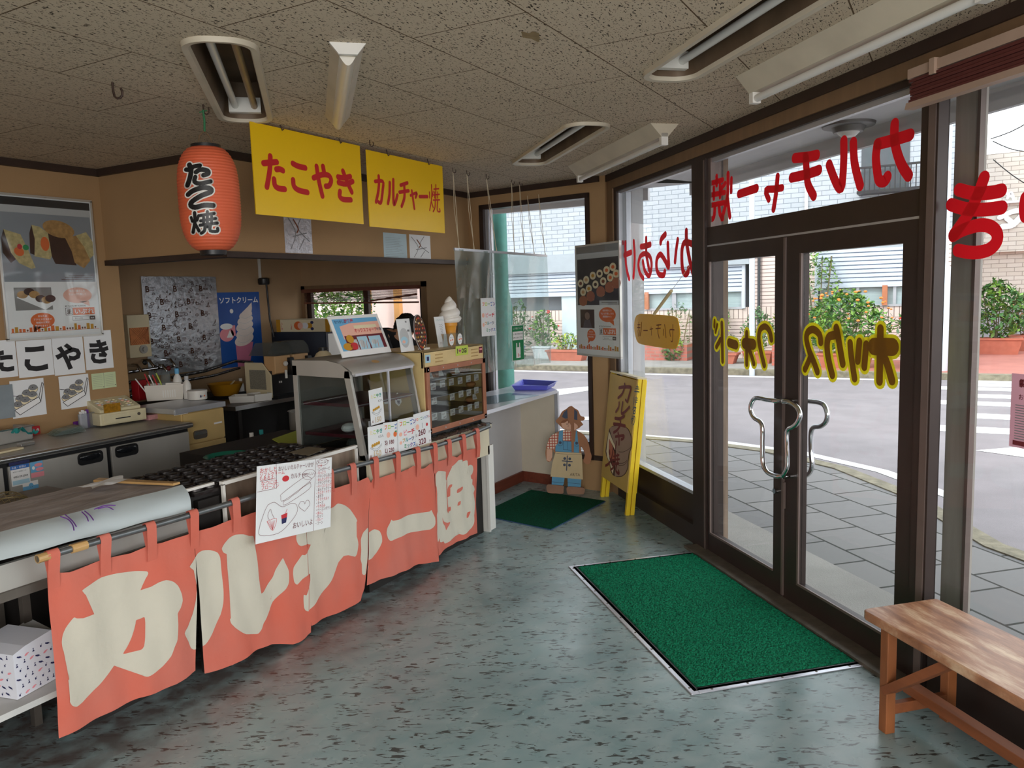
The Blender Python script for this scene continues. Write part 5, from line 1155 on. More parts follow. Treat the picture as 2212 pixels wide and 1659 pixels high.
# shop photograph board standing on the case
pa, pb = py(741, 776, 3.04), py(846, 766, 3.04); pa.z = pb.z = 1.328
pt = py(706, 684, pa.y+.10); upv = (pt-pa).normalized()
def shop_photo(mb, w, h):
    mb.m(COLS['white']).rect(0, w, 0, h, .0006); x0_, x1_, y0_, y1_ = .05*w, .95*w, .14*h, .92*h
    mb.m(COLS['sky']).rect(x0_, x1_, y0_, y1_, .0009).m(COLS['peach']).poly([(x0_+.1*w, .42*h), (x1_, .42*h), (x1_, .82*h), (.35*w, .80*h), (x0_+.1*w, .74*h)], .0012)
    mb.m(COLS['maroon']).rect(x0_+.12*w, x1_, y0_, .50*h, .0014).m(COLS['lblue']).rect(.40*w, .60*w, y0_, .46*h, .0017).rect(.63*w, .88*w, y0_, .45*h, .0017)
    mb.m(COLS['lgrey']).rect(.30*w, .38*w, y0_, .40*h, .0017).m(COLS['gold']).ell(.26*w, .42*h, .07*w, .10*h, .002).ell(.17*w, .24*h, .09*w, .09*h, .002).m(COLS['red']).ell(.30*w, .24*h, .08*w, .09*h, .002).m(COLS['lgrey']).ell(.47*w, .28*h, .05*w, .10*h, .002).ell(.72*w, .30*h, .06*w, .06*h, .002)
    for k in range(9): mb.m(COLS[['lblue', 'white', 'grey', 'orange'][k % 4]]).stroke([(.35*w+.06*w*k, .16*h), (.38*w+.06*w*k, .34*h)], .003, .0022)
    mb.m(COLS['red']).text('オックスフォード', .40*w, .57*h, .065*w, .002, .02, sx=.9).m(COLS['navy']).text('牛津', .86*w, .575*h, .05*w, .002, .01).m(COLS['navy']).text('なつかしの', .08*w, .82*h, .05*w, .002, .01, sx=.9).m(COLS['red']).text('洋食屋', .27*w, .82*h, .06*w, .002, .02)
    mb.m(COLS['cream']).rect(.42*w, .88*w, .66*h, .74*h, .0016)
ph = sheet_on(pa, pb-pa, (pb-pa).length, (pt-pa).length, 'photo_board', 'large photo board of the shop front standing on the glass case', 'sign', shop_photo, up=upv, thick=.006)

# ------------------------------------------------------------------ cream warming cabinet with brown framed glass door
xa, xb = 3.93, 4.645; za, zt = .80, 1.322; YW = 2.86
t = thing('warming_cabinet', 'cream steel warming cabinet with brown framed glass door showing small price tags', 'cabinet', (4.29, 3.1, .77))
M_crm = mat('cream_enamel', (226, 200, 142), .4, var=.12, vs=8)
MB().m(M_crm).box(xa, xb, YW, YW+.02, 1.215, zt).box(xa, xa+.015, YW, 3.3, za, zt).box(xb-.015, xb, YW, 3.3, za, zt).box(xa, xb, YW, 3.3, zt-.012, zt).box(xa, xb, 3.285, 3.3, za, zt).box(xa, xb, YW, 3.3, za, za+.015).build('body', t, smooth=0, bevel=.004)
MB().m(M_black).box(xa+.02, xb-.03, YW+.02, 3.26, .772, za).build('foot_base', t, smooth=0)
M_cop = mat('copper_brown_frame', (172, 112, 84), .42, .2, var=.15, vs=12)
d0, d1, e0, e1 = xa+.005, xb-.012, za+.005, 1.225
dr = MB().m(M_cop).box(d0, d1, YW-.018, YW, e0, e0+.035).box(d0, d1, YW-.018, YW, e1-.035, e1).box(d0, d0+.035, YW-.018, YW, e0, e1).box(d1-.035, d1, YW-.018, YW, e0, e1).build('door', t, smooth=0, bevel=.003)
MB().m(glass('cabinet_glass', (222, 224, 222), refl=.5)).box(d0+.03, d1-.03, YW-.012, YW-.008, e0+.03, e1-.03).build('door_glass', dr, smooth=0)
mb = MB().m(M_alu)
for k in range(9): mb.ball((d0+.02+(d1-d0-.04)*(k % 5)/4, YW-.019, (e0+.017 if k < 5 else e1-.017)), .005, 8, (1, .5, 1))
mb.build('door_screws', dr)
mb = MB().m(mat('slot_gold', (190, 156, 96), .4))
for sx_ in (xa+.17, xb-.12):
    for k in range(3): mb.box(sx_-.04, sx_+.04, YW-.004, YW+.001, 1.245+k*.022, 1.252+k*.022)
mb.build('vent_slots', t, smooth=0)
FW = frame((0, YW-.001, 0), (1, 0, 0), (0, 0, 1)); mb = MB(FW)
a = py(1000, 757, YW); mb.m(COLS['lime']).rect(a.x-.09, a.x+.06, a.z-.03, a.z+.033, .001).m(COLS['black']).text('I', a.x-.075, a.z-.015, .045, .002, .03).text('OGI', a.x-.02, a.z-.015, .042, .002, .03, sx=.8).m(COLS['pink']).ell(a.x-.048, a.z+.005, .009, .009, .002, 12).ell(a.x-.034, a.z+.005, .009, .009, .002, 12).poly([(a.x-.057, a.z+.002), (a.x-.041, a.z-.018), (a.x-.025, a.z+.002)], .002)
mb.m(COLS['maroon']).rect(xb-.065, xb-.02, 1.262, 1.305, .001).m(COLS['white']).text('PAYPAL'[:3], xb-.062, 1.28, .016, .002) if False else mb.m(COLS['maroon']).rect(xb-.065, xb-.02, 1.262, 1.305, .001).m(COLS['pink']).rect(xb-.060, xb-.025, 1.282, 1.294, .002)
mb.m(COLS['lblue']).rect(xa+.02, xa+.075, 1.25, 1.30, .001).m(COLS['navy']).rect(xa+.035, xa+.06, 1.262, 1.288, .0015)
mb.build('stickers', t, smooth=0)
for k, z_ in enumerate((.915, 1.02, 1.13)):
    MB().m(M_steel_d).box(xa+.02, xb-.02, YW+.03, 3.25, z_-.006, z_).build('shelf', t, smooth=0)
    MB().m(M_alu).tube([(xa+.02, YW+.02, z_), (xb-.02, YW+.02, z_)], .0035, 6).build('shelf_rail', t)
MB().m(mat('cabinet_interior', (112, 112, 114), .6, .0)).box(xa+.018, xb-.018, 3.27, 3.282, za+.02, zt-.02).build('lining', t, smooth=0)
NAMES = ['かぼちゃ', 'なっとう', 'おでん', '明太子', 'ビーフ', 'ピザ', 'チーズ', 'あずき', 'カスタ', 'ポテト', 'エッグ', '目玉焼', 'ハンバ', 'いちご', '和牛', 'カレー', 'コーン']
TAGS = [(936, 835), (956, 829), (975, 825), (994, 822), (1012, 818), (1029, 815), (938, 866), (977, 857), (996, 851), (1013, 848), (1029, 843), (939, 900), (959, 897), (978, 890), (996, 884), (1015, 880), (1030, 875)]
lab0 = None
for k, (x, y) in enumerate(TAGS):
    q = py(x, y, YW+.012)
    mb = MB(frame(q, (1, 0, 0), (0, 0, 1))).m(M_paper); mb.box(-.028, .028, -.022, .022, -.001, 0)
    mb.m(COLS['navy' if k % 2 else 'maroon']).text(NAMES[k], -.025, .003, .0155, .0006, .02, sx=.8).m(COLS['maroon']).text('150円', -.012, -.018, .014, .0006, .02)
    o = mb.build('price_tag', smooth=0)
    row = ['top', 'middle', 'bottom'][0 if k < 6 else 1 if k < 11 else 2]; n_in = [k, k-6, k-11][0 if k < 6 else 1 if k < 11 else 2]
    tag(o, '%s small white price tag from the left in the %s row of the cream cabinet' % (['first', 'second', 'third', 'fourth', 'fifth', 'sixth'][n_in], row), 'price tag', 'price tags in the cream cabinet')
M_bun = mat('baked_bun', (206, 142, 92), .6, var=.25, vs=8)
BUN = [(930, 815, 'far left of the top shelf'), (942, 815, 'second from the left on the top shelf'), (983, 805, 'middle of the top shelf, leaning'), (998, 797, 'first of the standing row on the top shelf'), (1006, 797, 'second of the standing row on the top shelf'), (1014, 797, 'third of the standing row on the top shelf'), (1023, 800, 'last of the standing row on the top shelf'), (1017, 832, 'alone on the middle shelf'), (1016, 863, 'alone near the right of the bottom shelf')]
for k, (x, y, l_) in enumerate(BUN):
    q = py(x, y, YW+.09); zs_ = 1.13 if k < 7 else (1.02 if k == 7 else .915)
    Rb = Matrix.Rotation(radians(80 if 3 <= k < 7 else 15), 3, 'Y') if 3 <= k < 7 else None
    mb = MB().m(M_bun)
    if 3 <= k < 7: mb.ball((q.x, YW+.12, zs_+.041), .04, 16, (.4, 1, 1))
    else: mb.ball((q.x, YW+.09, zs_+.021), .036, 16, (1.1, 1, .58))
    tag(mb.build('round_bun', smooth=60), 'brown round bun in the cream cabinet, '+l_, 'bun', 'buns in the cream cabinet')
for k, (x, y, zs_) in enumerate(((925, 811, 1.13), (948, 806, 1.13), (983, 800, 1.13), (1021, 857, .915))):
    q = py(x, y, YW+.06); mb = MB(frame((q.x, YW+.045, q.z), (1, 0, 0), (0, .2, 1))).m(M_paper).poly([(-.03, -.018), (.03, -.02), (.018, .018), (-.018, .02)], 0).m(COLS['lgrey']).rect(-.018, .018, -.008, .0, .001)
    tag(mb.build('folded_label', smooth=0), 'white folded label beside a bun in the cream cabinet, '+['at far left', 'second from left', 'in the middle', 'at lower right'][k], 'label', 'folded labels in the cream cabinet')

# things standing on the cabinets
zT = zt+.001
def stand_card(x0, y0, x1, y1, xt, yt, name, label, draw, z=zT, lean=.03, cat='sign'):
    a = py(x0, y0, 2.98); b = py(x1, y1, 2.98); a.z = b.z = z; c = py(xt, yt, a.y+lean)
    u_ = b-a; u_.z = 0
    return sheet_on(a, u_, u_.length, (c-a).length, name, label, cat, draw, up=(c-a).normalized(), thick=.003)
def bowl_card(mb, w, h):
    mb.m(COLS['lgrey']).ell(w*.40, h*.42, w*.34, h*.30, .001).m(COLS['lblue']).ell(w*.35, h*.34, w*.26, h*.12, .0014).m(COLS['peach']).ell(w*.3, h*.3, w*.12, h*.05, .0016).m(COLS['grey']).rect(w*.68, w*.85, h*.6, h*.66, .001).rect(w*.62, w*.74, h*.88, h*.93, .001)
stand_card(867, 755, 895, 750, 853, 690, 'standing_card', 'white card with a round bowl photograph standing on the cream cabinet', bowl_card)
def soft_card(mb, w, h):
    mb.m(COLS['teal']).text('ソフトクリーム', w*.1, h*.86, w*.12, .001); mb.m(COLS['grey'])
    for k in range(6): mb.stroke([(w*(.36+.03*k), h*(.74-.055*k)), (w*.55, h*(.72-.055*k)), (w*(.74-.02*k), h*(.75-.055*k))], .0022, .001)
    mb.m(COLS['tan']).poly([(w*.42, h*.42), (w*.72, h*.42), (w*.58, h*.15)], .001).m(COLS['maroon']).text('プリン', w*.15, h*.1, w*.14, .001)
stand_card(948, 743, 968, 740, 931, 686, 'standing_card', 'white card with a soft ice cream drawing in front of the cone ornament', soft_card)
# round clock-like menu disc
a = py(915, 752, 2.97); a.z = zT; cdx = py(908, 719, a.y)
t = thing('round_menu', 'dark oval board ringed with small food pictures on the cream cabinet', 'sign', (a.x, a.y, zT)); fr_ = frame(cdx, (1, 0, 0), (0, .15, 1))
mb = MB(fr_).m(COLS['dbrown']); mb.ell(0, 0, .058, .115, .001, 36).m(COLS['lgrey']).ell(0, 0, .062, .119, -.001, 36); mb.m(COLS['dbrown']).ell(0, 0, .062, .119, -.006, 36)
for ring, n_, s_ in ((.82, 22, .0075), (.55, 14, .0075), (.25, 6, .007)):
    for k in range(n_): mb.m(COLS[['red', 'cream', 'orange', 'gold', 'brown'][(k*3+n_) % 5]]).ell(.058*ring*cos(2*pi*k/n_), .115*ring*sin(2*pi*k/n_), s_*.7, s_, .0016, 8)
mb.build('disc', t, smooth=0)
MB().m(M_white).box(a.x-.02, a.x+.04, a.y-.02, a.y+.03, zT, zT+.012).build('foot', t, smooth=0)
# ice cream ornament
q = py(974, 735, 3.02); q.z = zT
t = thing('ice_cream_model', 'large white soft ice cream model on a yellow cone', 'ornament', (q.x, q.y, zT)); sc_ = (py(974, 645, q.y).z-zT)
MB().m(mat('cone_yellow', (236, 164, 60), .4)).lathe([(.034, 0), (.036, .10*sc_/.33), (.042, .135*sc_/.33), (.047, .14*sc_/.33), (.049, .165*sc_/.33), (.0, .165*sc_/.33)], (q.x, q.y, zT), 28).build('cone', t, smooth=40)
def swirl(u_, v_):
    a_ = u_*2*pi; z_ = v_; turns = 3.2
    ph_ = (z_*turns-a_/(2*pi)) % 1.0
    env = .078*(max(0, 1-z_**1.5))**.75*(.75+.25*min(1, z_*6))
    r_ = env*(.80+.26*sin(pi*ph_)**.6)+.002
    return Vector((q.x+r_*cos(a_), q.y+r_*sin(a_), zT+sc_*(.49+.56*z_)))
MB().m(mat('ice_cream_white', (238, 234, 228), .35, var=.02)).grid(swirl, 64, 70).build('swirl', t, smooth=80)
for k, (x, y, l_) in enumerate(((966, 748, 'left clear cup with oval frozen drink label on the cream cabinet'), (984, 742, 'right clear cup with oval frozen drink label on the cream cabinet'))):
    q = py(x, y, 2.915); q.z = zT; t = thing('plastic_cup', l_, 'cup', (q.x, q.y, zT), group='clear sample cups')
    MB().m(glass('cup_plastic', (235, 240, 240), haze=.12, rough=.05)).lathe([(.026, 0), (.034, .085), (.038, .088), (.036, .09)], (q.x, q.y, zT), 24, cap=False).build('cup', t, smooth=50)
    mb = MB(frame((q.x+.004, q.y-.034, zT+.05), (1, 0, 0), (0, 0, 1))).m(COLS['white']).ell(0, 0, .029, .037, 0, 28).m(COLS['navy']).text('フローズン', -.02, .012, .009, .001).m(COLS['orange']).ell(-.01, -.003, .006, .006, .001, 10).ell(.012, .0, .006, .007, .001, 10).m(COLS['dgreen']).text('ミニサイズ', -.02, -.022, .008, .001)
    mb.build('oval_label', t, smooth=0)

# ------------------------------------------------------------------ small pass-through counter by the angled window
t = thing('side_counter', 'white topped side counter under the angled window', 'counter', (5.3, 3.1, 0))
ct = [(4.62, 2.86), (5.865, 2.90), (5.99, 3.02), (6.03, 3.42), (4.62, 3.42)]
MB().m(mat('white_laminate', (228, 230, 240), .22, var=.03, vs=3)).prism(ct, .822, .85, 'z').build('worktop', t, smooth=0)
MB().m(mat('lilac_white_panel', (214, 212, 214), .6, var=.05)).box(4.62, 6.02, 3.34, 3.36, .09, .822).build('front_panel', t, smooth=0)
pn = MB(TW).m(mat('ivory_panel', (212, 202, 182), .6, var=.06)); aa = (TW.inverted() @ Vector((6.03, 3.34, 0))).x; ab = (TW.inverted() @ Vector((5.985, 2.98, 0))).x
sgn = -1 if (TW.inverted() @ Vector((5, 3.1, 0))).y < 0 else 1
pn.box(aa, ab, sgn*.0, sgn*.022, .0, .822).build('end_panel', t, smooth=0)
MB().m(M_alu).box(5.955, 5.985, 2.945, 2.975, 0, .822).build('corner_strip', t, smooth=0)
M_bb = mat('red_brown_baseboard', (124, 62, 44), .5, var=.2, vs=6, stretch=(1, 6, 6))
struct(MB().m(M_bb).box(4.64, 6.02, 3.32, 3.34, 0, .09).build('baseboard_front', smooth=0))
struct(MB(TW).m(M_bb).box(aa, ab+.05, sgn*.022, sgn*.034, 0, .09).build('baseboard_angled', smooth=0))
M_trayb = mat('violet_tray', (104, 108, 214), .35, var=.05)
c4 = [pz(1106, 843, .853), pz(1184, 843, .853), pz(1203, 833, .853), pz(1130, 829, .853)]
q0 = (c4[0]+c4[2])/2
t = thing('tray', 'shallow violet plastic tray on the side counter', 'tray', (q0.x, q0.y, .851))
def ringq(s_, z): return [Vector((q0.x+(p.x-q0.x)*s_, q0.y+(p.y-q0.y)*s_, z)) for p in c4]
mb = MB().m(M_trayb); r0_, r1_, r2_ = ringq(.88, .852), ringq(1.0, .892), ringq(1.08, .893); vs = r0_+r1_+r2_
mb.add(vs, [(3, 2, 1, 0)]+[(k+i*4, (k+1) % 4+i*4, (k+1) % 4+(i+1)*4, k+(i+1)*4) for i in range(2) for k in range(4)]); mb.build('basin', t, smooth=0)
q = pz(1090, 862, .8515); mb = MB(frame(q, (.9, -.2, 0), (.2, .9, 0))).m(glass('plastic_sheet', (225, 232, 235), haze=.12, rough=.08)).box(-.28, .3, -.1, .22, 0, .002); tag(mb.build('plastic_sheet', smooth=0), 'clear plastic sheet lying on the side counter under the curtain', 'sheet')

# ------------------------------------------------------------------ kitchen: window dressing, blind, person
w = MB().m(M_wood_b).box(6.085, 6.12, KY0-.05, KY0, KZ0, KZ1+.05).box(6.085, 6.12, KY1, KY1+.05, KZ0, KZ1+.05).box(6.085, 6.12, KY0-.05, KY1+.05, KZ1, KZ1+.05).box(6.085, 6.12, KY0-.05, KY1+.05, KZ0-.04, KZ0).m(M_bronze).box(6.12, 6.16, KY0, KY0+.04, KZ0, KZ1).box(6.12, 6.16, KY1-.05, KY1, KZ0, KZ1).box(6.13, 6.17, 5.10, 5.16, KZ0, KZ1)
WK = struct(w.build('window_6', smooth=0)); MB().m(M_glass).box(6.145, 6.15, KY0, KY1, KZ0, KZ1).build('pane', WK, smooth=0)
t = thing('venetian_blind', 'brown slatted blind half raised and sagging over the kitchen window', 'blind', (6.06, 5.15, 1.6))
M_bl = mat('brown_slat', (112, 66, 52), .5, var=.15)
MB().m(M_bl).box(6.04, 6.08, KY0, KY1, KZ1-.02, KZ1+.015).build('head_rail', t, smooth=0)
for k in range(9):
    z_ = KZ1-.030-k*.0105; MB().m(M_bl).add([(6.045, KY0+.02, z_), (6.065, KY0+.02, z_+.007), (6.065, KY1-.02, z_+.007), (6.045, KY1-.02, z_)], [(0, 1, 2, 3)]).build('slat', t, smooth=0)
MB().m(M_bl).bar((6.06, KY1-.02, KZ1-.125), (6.06, KY0+.02, KZ1-.145), .03, .016).build('bottom_rail', t, smooth=0)
MB().m(M_bl).bar((6.05, 5.0, KZ1-.12), (6.05, KY0+.03, KZ1-.07), .03, .016).build('fallen_slats', t, smooth=0)
MB().m(M_str).tube([(6.05, 5.52, KZ1), (6.045, 5.52, KZ1-.16)], .002, 5).build('pull_cord', t)
# person bent behind the counter, head and shoulder in silhouette
q = py(878, 712, 4.05)
t = thing('person', 'person with short dark hair in a black top bending down behind the display cases', 'person', (q.x, 4.05, 0))
M_hair = mat('black_hair', (22, 20, 20), .6, var=.3, bump=.6, bs=90); M_skin = mat('skin', (206, 156, 126), .55, var=.05); M_shirt = mat('black_shirt', (28, 28, 32), .85, var=.15)
def skin_body(name, joints, edges, mat_, parent, root=0, lv=2):
    me = bpy.data.meshes.new(name); W = WM[parent.name].inverted() if parent else Matrix.Identity(4)
    me.from_pydata([W @ Vector(j[0]) for j in joints], edges, []); me.materials.append(mat_)
    o = bpy.data.objects.new(name, me); COL.objects.link(o); o.parent = parent
    if parent: WM[o.name] = WM[parent.name]
    md = o.modifiers.new('skin', 'SKIN'); md.use_smooth_shade = True
    for i, j in enumerate(joints):
        r_ = j[1]; me.skin_vertices[0].data[i].radius = r_ if isinstance(r_, tuple) else (r_, r_); me.skin_vertices[0].data[i].use_root = (i == root)
    sb = o.modifiers.new('sub', 'SUBSURF'); sb.levels = lv; sb.render_levels = lv
    return o
hx, hy, hz = q.x-.01, 4.05, q.z+.0
J = [((hx+.10, 4.22, .92), (.15, .13)), ((hx+.02, 4.18, 1.10), (.17, .13)), ((hx-.10, 4.13, 1.26), (.17, .12)), ((hx-.07, 4.09, 1.33), (.09, .08)), ((hx-.03, 4.05, 1.37), (.05, .05)), ((hx, hy, hz-.02), (.07, .08)), ((hx+.01, hy-.01, hz+.05), (.075, .085)),
     ((hx-.20, 4.16, 1.36), .062), ((hx-.26, 4.02, 1.12), .048), ((hx-.16, 3.86, .95), .038), ((hx-.12, 3.80, .93), (.03, .018)),
     ((hx+.12, 4.22, 1.34), .062), ((hx+.20, 4.06, 1.12), .048), ((hx+.14, 3.88, .95), .038), ((hx+.10, 3.82, .93), (.03, .018)),
     ((hx+.0, 4.28, .50), .085), ((hx-.02, 4.25, .08), .055), ((hx-.02, 4.15, .04), .04), ((hx+.22, 4.26, .50), .085), ((hx+.24, 4.26, .08), .055), ((hx+.24, 4.16, .04), .04)]
Eg = [(0, 1), (1, 2), (2, 3), (3, 4), (4, 5), (5, 6), (2, 7), (7, 8), (8, 9), (9, 10), (2, 11), (11, 12), (12, 13), (13, 14), (0, 15), (15, 16), (16, 17), (0, 18), (18, 19), (19, 20)]
for b_, s_ in ((10, -1), (14, 1)):
    bx_, by_, bz_ = J[b_][0]
    for k in range(4):
        J.append(((bx_+(-.027+.018*k), by_-.045+.004*abs(k-1), bz_-.012), .0085)); J.append(((bx_+(-.032+.021*k), by_-.080+.008*abs(k-1), bz_-.03), .0075))
        Eg += [(b_, len(J)-2), (len(J)-2, len(J)-1)]
    J.append(((bx_-s_*.045, by_-.02, bz_-.012), .009)); J.append(((bx_-s_*.055, by_-.05, bz_-.02), .008)); Eg += [(b_, len(J)-2), (len(J)-2, len(J)-1)]
skin_body('body', J, Eg, M_skin, t)
hr = MB().m(M_hair)
def hairf(u_, v_):
    a_ = u_*2*pi; b_ = v_*pi*.62; r_ = .112*(1+.09*mnoise.noise(Vector((cos(a_)*3, sin(a_)*3, b_*4)))+.05*mnoise.noise(Vector((cos(a_)*11, sin(a_)*11, b_*13))))
    return Vector((hx+.015+r_*sin(b_)*cos(a_)*.92, hy+r_*sin(b_)*sin(a_), hz+.02+r_*cos(b_)*1.02))
hr.grid(hairf, 48, 26); hr.build('hair', t, smooth=80)
sh_ = MB().m(M_shirt)
Jt = [((hx+.10, 4.22, .86), (.17, .15)), ((hx+.02, 4.18, 1.10), (.195, .15)), ((hx-.10, 4.13, 1.27), (.19, .135)), ((hx-.07, 4.10, 1.335), (.10, .09)), ((hx-.21, 4.16, 1.36), .082), ((hx-.265, 4.03, 1.14), .066), ((hx+.13, 4.22, 1.34), .082), ((hx+.205, 4.07, 1.14), .066)]
skin_body('black_top', Jt, [(0, 1), (1, 2), (2, 3), (2, 4), (4, 5), (2, 6), (6, 7)], M_shirt, t)
Jp = [((hx+.10, 4.24, .86), (.165, .14)), ((hx, 4.28, .5), .105), ((hx-.02, 4.25, .12), .08), ((hx+.22, 4.26, .5), .105), ((hx+.24, 4.26, .12), .08)]
skin_body('dark_trousers', Jp, [(0, 1), (1, 2), (0, 3), (3, 4)], mat('dark_trousers', (40, 42, 52), .8), t)
# ------------------------------------------------------------------ kitchen: under-counter fridge, left
M_lip = mat('bright_steel_lip', (206, 206, 206), .22, .9, var=.08, vs=2)
t = thing('counter_fridge', 'long stainless under-counter fridge with black pull handles along the left wall', 'fridge', (2.6, 4.8, 0))
MB().m(M_steel).box(1.2, 3.47, 4.51, 5.02, .12, .80).build('body', t, smooth=0)
MB().m(M_steel).box(1.2, 3.48, 4.47, 5.04, .83, .868).build('worktop', t, smooth=0, bevel=.008)
MB().m(M_lip).tube([(1.2, 4.472, .85), (3.48, 4.472, .85)], .017, 12).build('front_lip', t, smooth=50)
MB().m(M_black).box(1.2, 3.46, 4.49, 4.51, .12, .83).build('door_seals', t, smooth=0)
def pxx(x, y, yy=4.48): return py(x, y, yy).x
d = [(1.25, pxx(8, 1040)), (pxx(20, 1040), pxx(232, 1000)), (pxx(242, 1000), 3.455)]
for k, (a, b) in enumerate(d):
    dr = MB().m(M_steel).box(a, b, 4.475, 4.492, .16, .808).build('door', t, smooth=0, bevel=.003)
    if k:
        h0 = [pxx(166, 990), pxx(247, 975)][k-1]; h1 = [pxx(221, 990), pxx(297, 975)][k-1]; hz = [py(193, 990, 4.47).z, py(272, 974, 4.47).z][k-1]; wd = h1-h0
        P_ = rrect(h0, h1, hz-.034, hz+.038, .024, 5); MB().m(M_black).prism(P_, 4.468, 4.478, 'y').build('pull_handle', dr, smooth=40)
        MB().m(mat('gloss_black', (30, 32, 36), .12, var=.02)).ball(((h0+h1)/2, 4.468, hz+.012), 1, 16, (wd*.46, .014, .024)).build('handle_grip', dr, smooth=80)
fr_ = frame((0, 4.4735, 0), (1, 0, 0), (0, 0, 1)); mb = MB(fr_)
def st(x, y): q = py(x, y, 4.4735); return q.x, q.z
a = st(26, 1052); b = st(62, 1000); z0_, z1_, x0_, x1_ = a[1]-.0, b[1], a[0], b[0]
mb.m(COLS['navy']).rect(x0_-.005, x1_+.005, z1_+.003, z1_+.02, .001).m(COLS['white']).text('NISSIN', x0_+.01, z1_+.007, .013, .0015) if False else mb.m(COLS['navy']).rect(x0_-.005, x1_+.005, z1_+.003, z1_+.02, .001)
mb.m(COLS['white']).rect(x0_, x1_, z0_, z1_, .001).m(COLS['blue']).rect(x0_, x1_, z1_-.022, z1_, .0015).m(COLS['white']).text('水道・修理は', x0_+.006, z1_-.016, .013, .002).m(COLS['black']).text('0952-29-2504', x0_+.012, z0_+.045, .0135, .002, .02).text('水まわり修理センター', x0_+.01, z0_+.075, .008, .002).m(COLS['lblue']).rect(x0_+.005, x1_-.005, z0_+.006, z0_+.03, .002)
mb.m(COLS['sky']).rect(x1_+.006, x1_+.075, z0_+.055, z1_, .001).m(COLS['pink']).ell(x1_+.05, z1_-.02, .022, .010, .0015).ell(x1_+.055, z1_-.045, .022, .010, .0015).rect(x1_+.006, x1_+.078, z0_+.025, z0_+.052, .001).m(COLS['white']).ell(x1_+.022, z0_+.08, .008, .010, .0015)
mb.m(COLS['white']).rect(x1_-.045, x1_+.04, z0_-.06, z0_+.01, .0008).m(COLS['sky']).rect(x1_-.045, x1_+.04, z0_-.05, z0_-.015, .0012).ell(x1_, z0_-.02, .014, .020, .0016).m(COLS['navy']).ell(x1_-.004, z0_-.022, .002, .002, .002, 8).ell(x1_+.005, z0_-.022, .002, .002, .002, 8)
mb.build('stickers', t, smooth=0)
# items on the fridge worktop, h = .869
h = .869
def P(x, y, z=h): return pz(x, y, z)
# steel tray with wrappers
a, b = P(-60, 975), P(72, 948); ux_ = (b-a).normalized(); uy_ = Z.cross(ux_)
TF = frame(a, ux_, uy_); wl = (b-a).length
t = thing('steel_tray', 'square stainless tray at the left end of the fridge top', 'tray', M=TF.copy())
mb = MB(TF).m(M_steel)
for q4 in ((0, wl, 0, .006, 0, .085), (0, wl, .20, .206, 0, .085), (0, .006, 0, .206, 0, .085), (wl-.006, wl, 0, .206, 0, .085), (0, wl, 0, .206, 0, .005)): mb.box(*q4)
mb.m(M_lip).box(-.008, wl+.008, -.010, .0, .08, .088).box(wl, wl+.01, 0, .206, .08, .088).box(0, wl, .206, .216, .08, .088); mb.build('tray', t, smooth=0)
zt_ = h+.088
for k, (dx, dy, m_, lb) in enumerate(((.10, .10, COLS['yellow'], 'yellow plastic wrapper in the steel tray'), (.19, .08, M_paper, 'white wrapper in the steel tray'), (.14, .05, COLS['maroon'], 'small dark red wrapper in the steel tray'))):
    q = TF @ Vector((dx, dy, .045)); crumple('wrapper', lb, q.x, q.y, q.z, .10, .09, m_, 5+k, h=.05, cat='wrapper')
q = P(50, 928, zt_); mb = MB().m(COLS['teal'])
mb.grid(lambda u_, v_: Vector((q.x-.05+.13*u_, q.y-.02+.06*v_, h+.075+.02*sin(u_*6)+.018*mnoise.noise(Vector((u_*5, v_*4, 9))))), 14, 8); tag(mb.build('green_cloth', smooth=40), 'green elastic cloth draped on the steel tray rim', 'cloth')
def book(name, label, cat, x0, y0, x1, y1, d, hh, m_, z=h, par=None, art=None, rot=0):
    a = P(x0, y0, z); b = P(x1, y1, z); u_ = (b-a).normalized(); T_ = frame(a, u_, Z.cross(u_)); L = (b-a).length
    t_ = thing(name, label, cat, M=T_.copy()); MB(T_).m(m_).box(0, L, 0, d, 0, hh).build('body', t_, smooth=0, bevel=min(.003, hh*.3))
    if art:
        mb = MB(T_ @ frame((0, -.0005, 0), (1, 0, 0), (0, 0, 1))); art(mb, L, hh); mb.build('print', t_, smooth=0)
    return t_, T_, L
def red_art(mb, L, hh): mb.m(COLS['white']).ell(L*.3, hh*.5, hh*.22, hh*.22, .001).ell(L*.75, hh*.55, hh*.2, hh*.28, .001).m(COLS['red']).ell(L*.3, hh*.5, hh*.09, hh*.09, .0015).ell(L*.75, hh*.6, hh*.1, hh*.12, .0015)
book('snack_box', 'red printed snack box with white symbols beside the steel tray', 'box', 72, 941, 105, 933, .12, .055, COLS['red'], art=red_art)
book('cream_tray', 'cream flat tray lying in front of the steel tray', 'tray', -40, 990, 52, 970, .07, .012, M_cream)
book('steel_clip', 'small steel plate lying at the front of the fridge top', 'plate', 46, 966, 76, 960, .04, .02, M_lip)
for k in range(6):
    q = P(118+k*3, 942-k*2, h+.004+k*.006); MB(frame(q, (.93, -.1+.1*k, 0), (.1, .95, .02))).m(glass('bag_film', (230, 238, 234), haze=.35, rough=.2)).box(0, .19, 0, .11, 0, .003).build('plastic_bags_x', smooth=0)
lb6 = ['bottom of the stack', 'second from the bottom', 'third from the bottom', 'third from the top', 'second from the top', 'top of the stack']
for k, o in enumerate([o for o in bpy.data.objects if o.name.startswith('plastic_bags_x')]):
    o.name = 'plastic_bag'; tag(o, 'flat pale plastic bag on the fridge top, '+lb6[k], 'bag', 'flat bags on the fridge top')
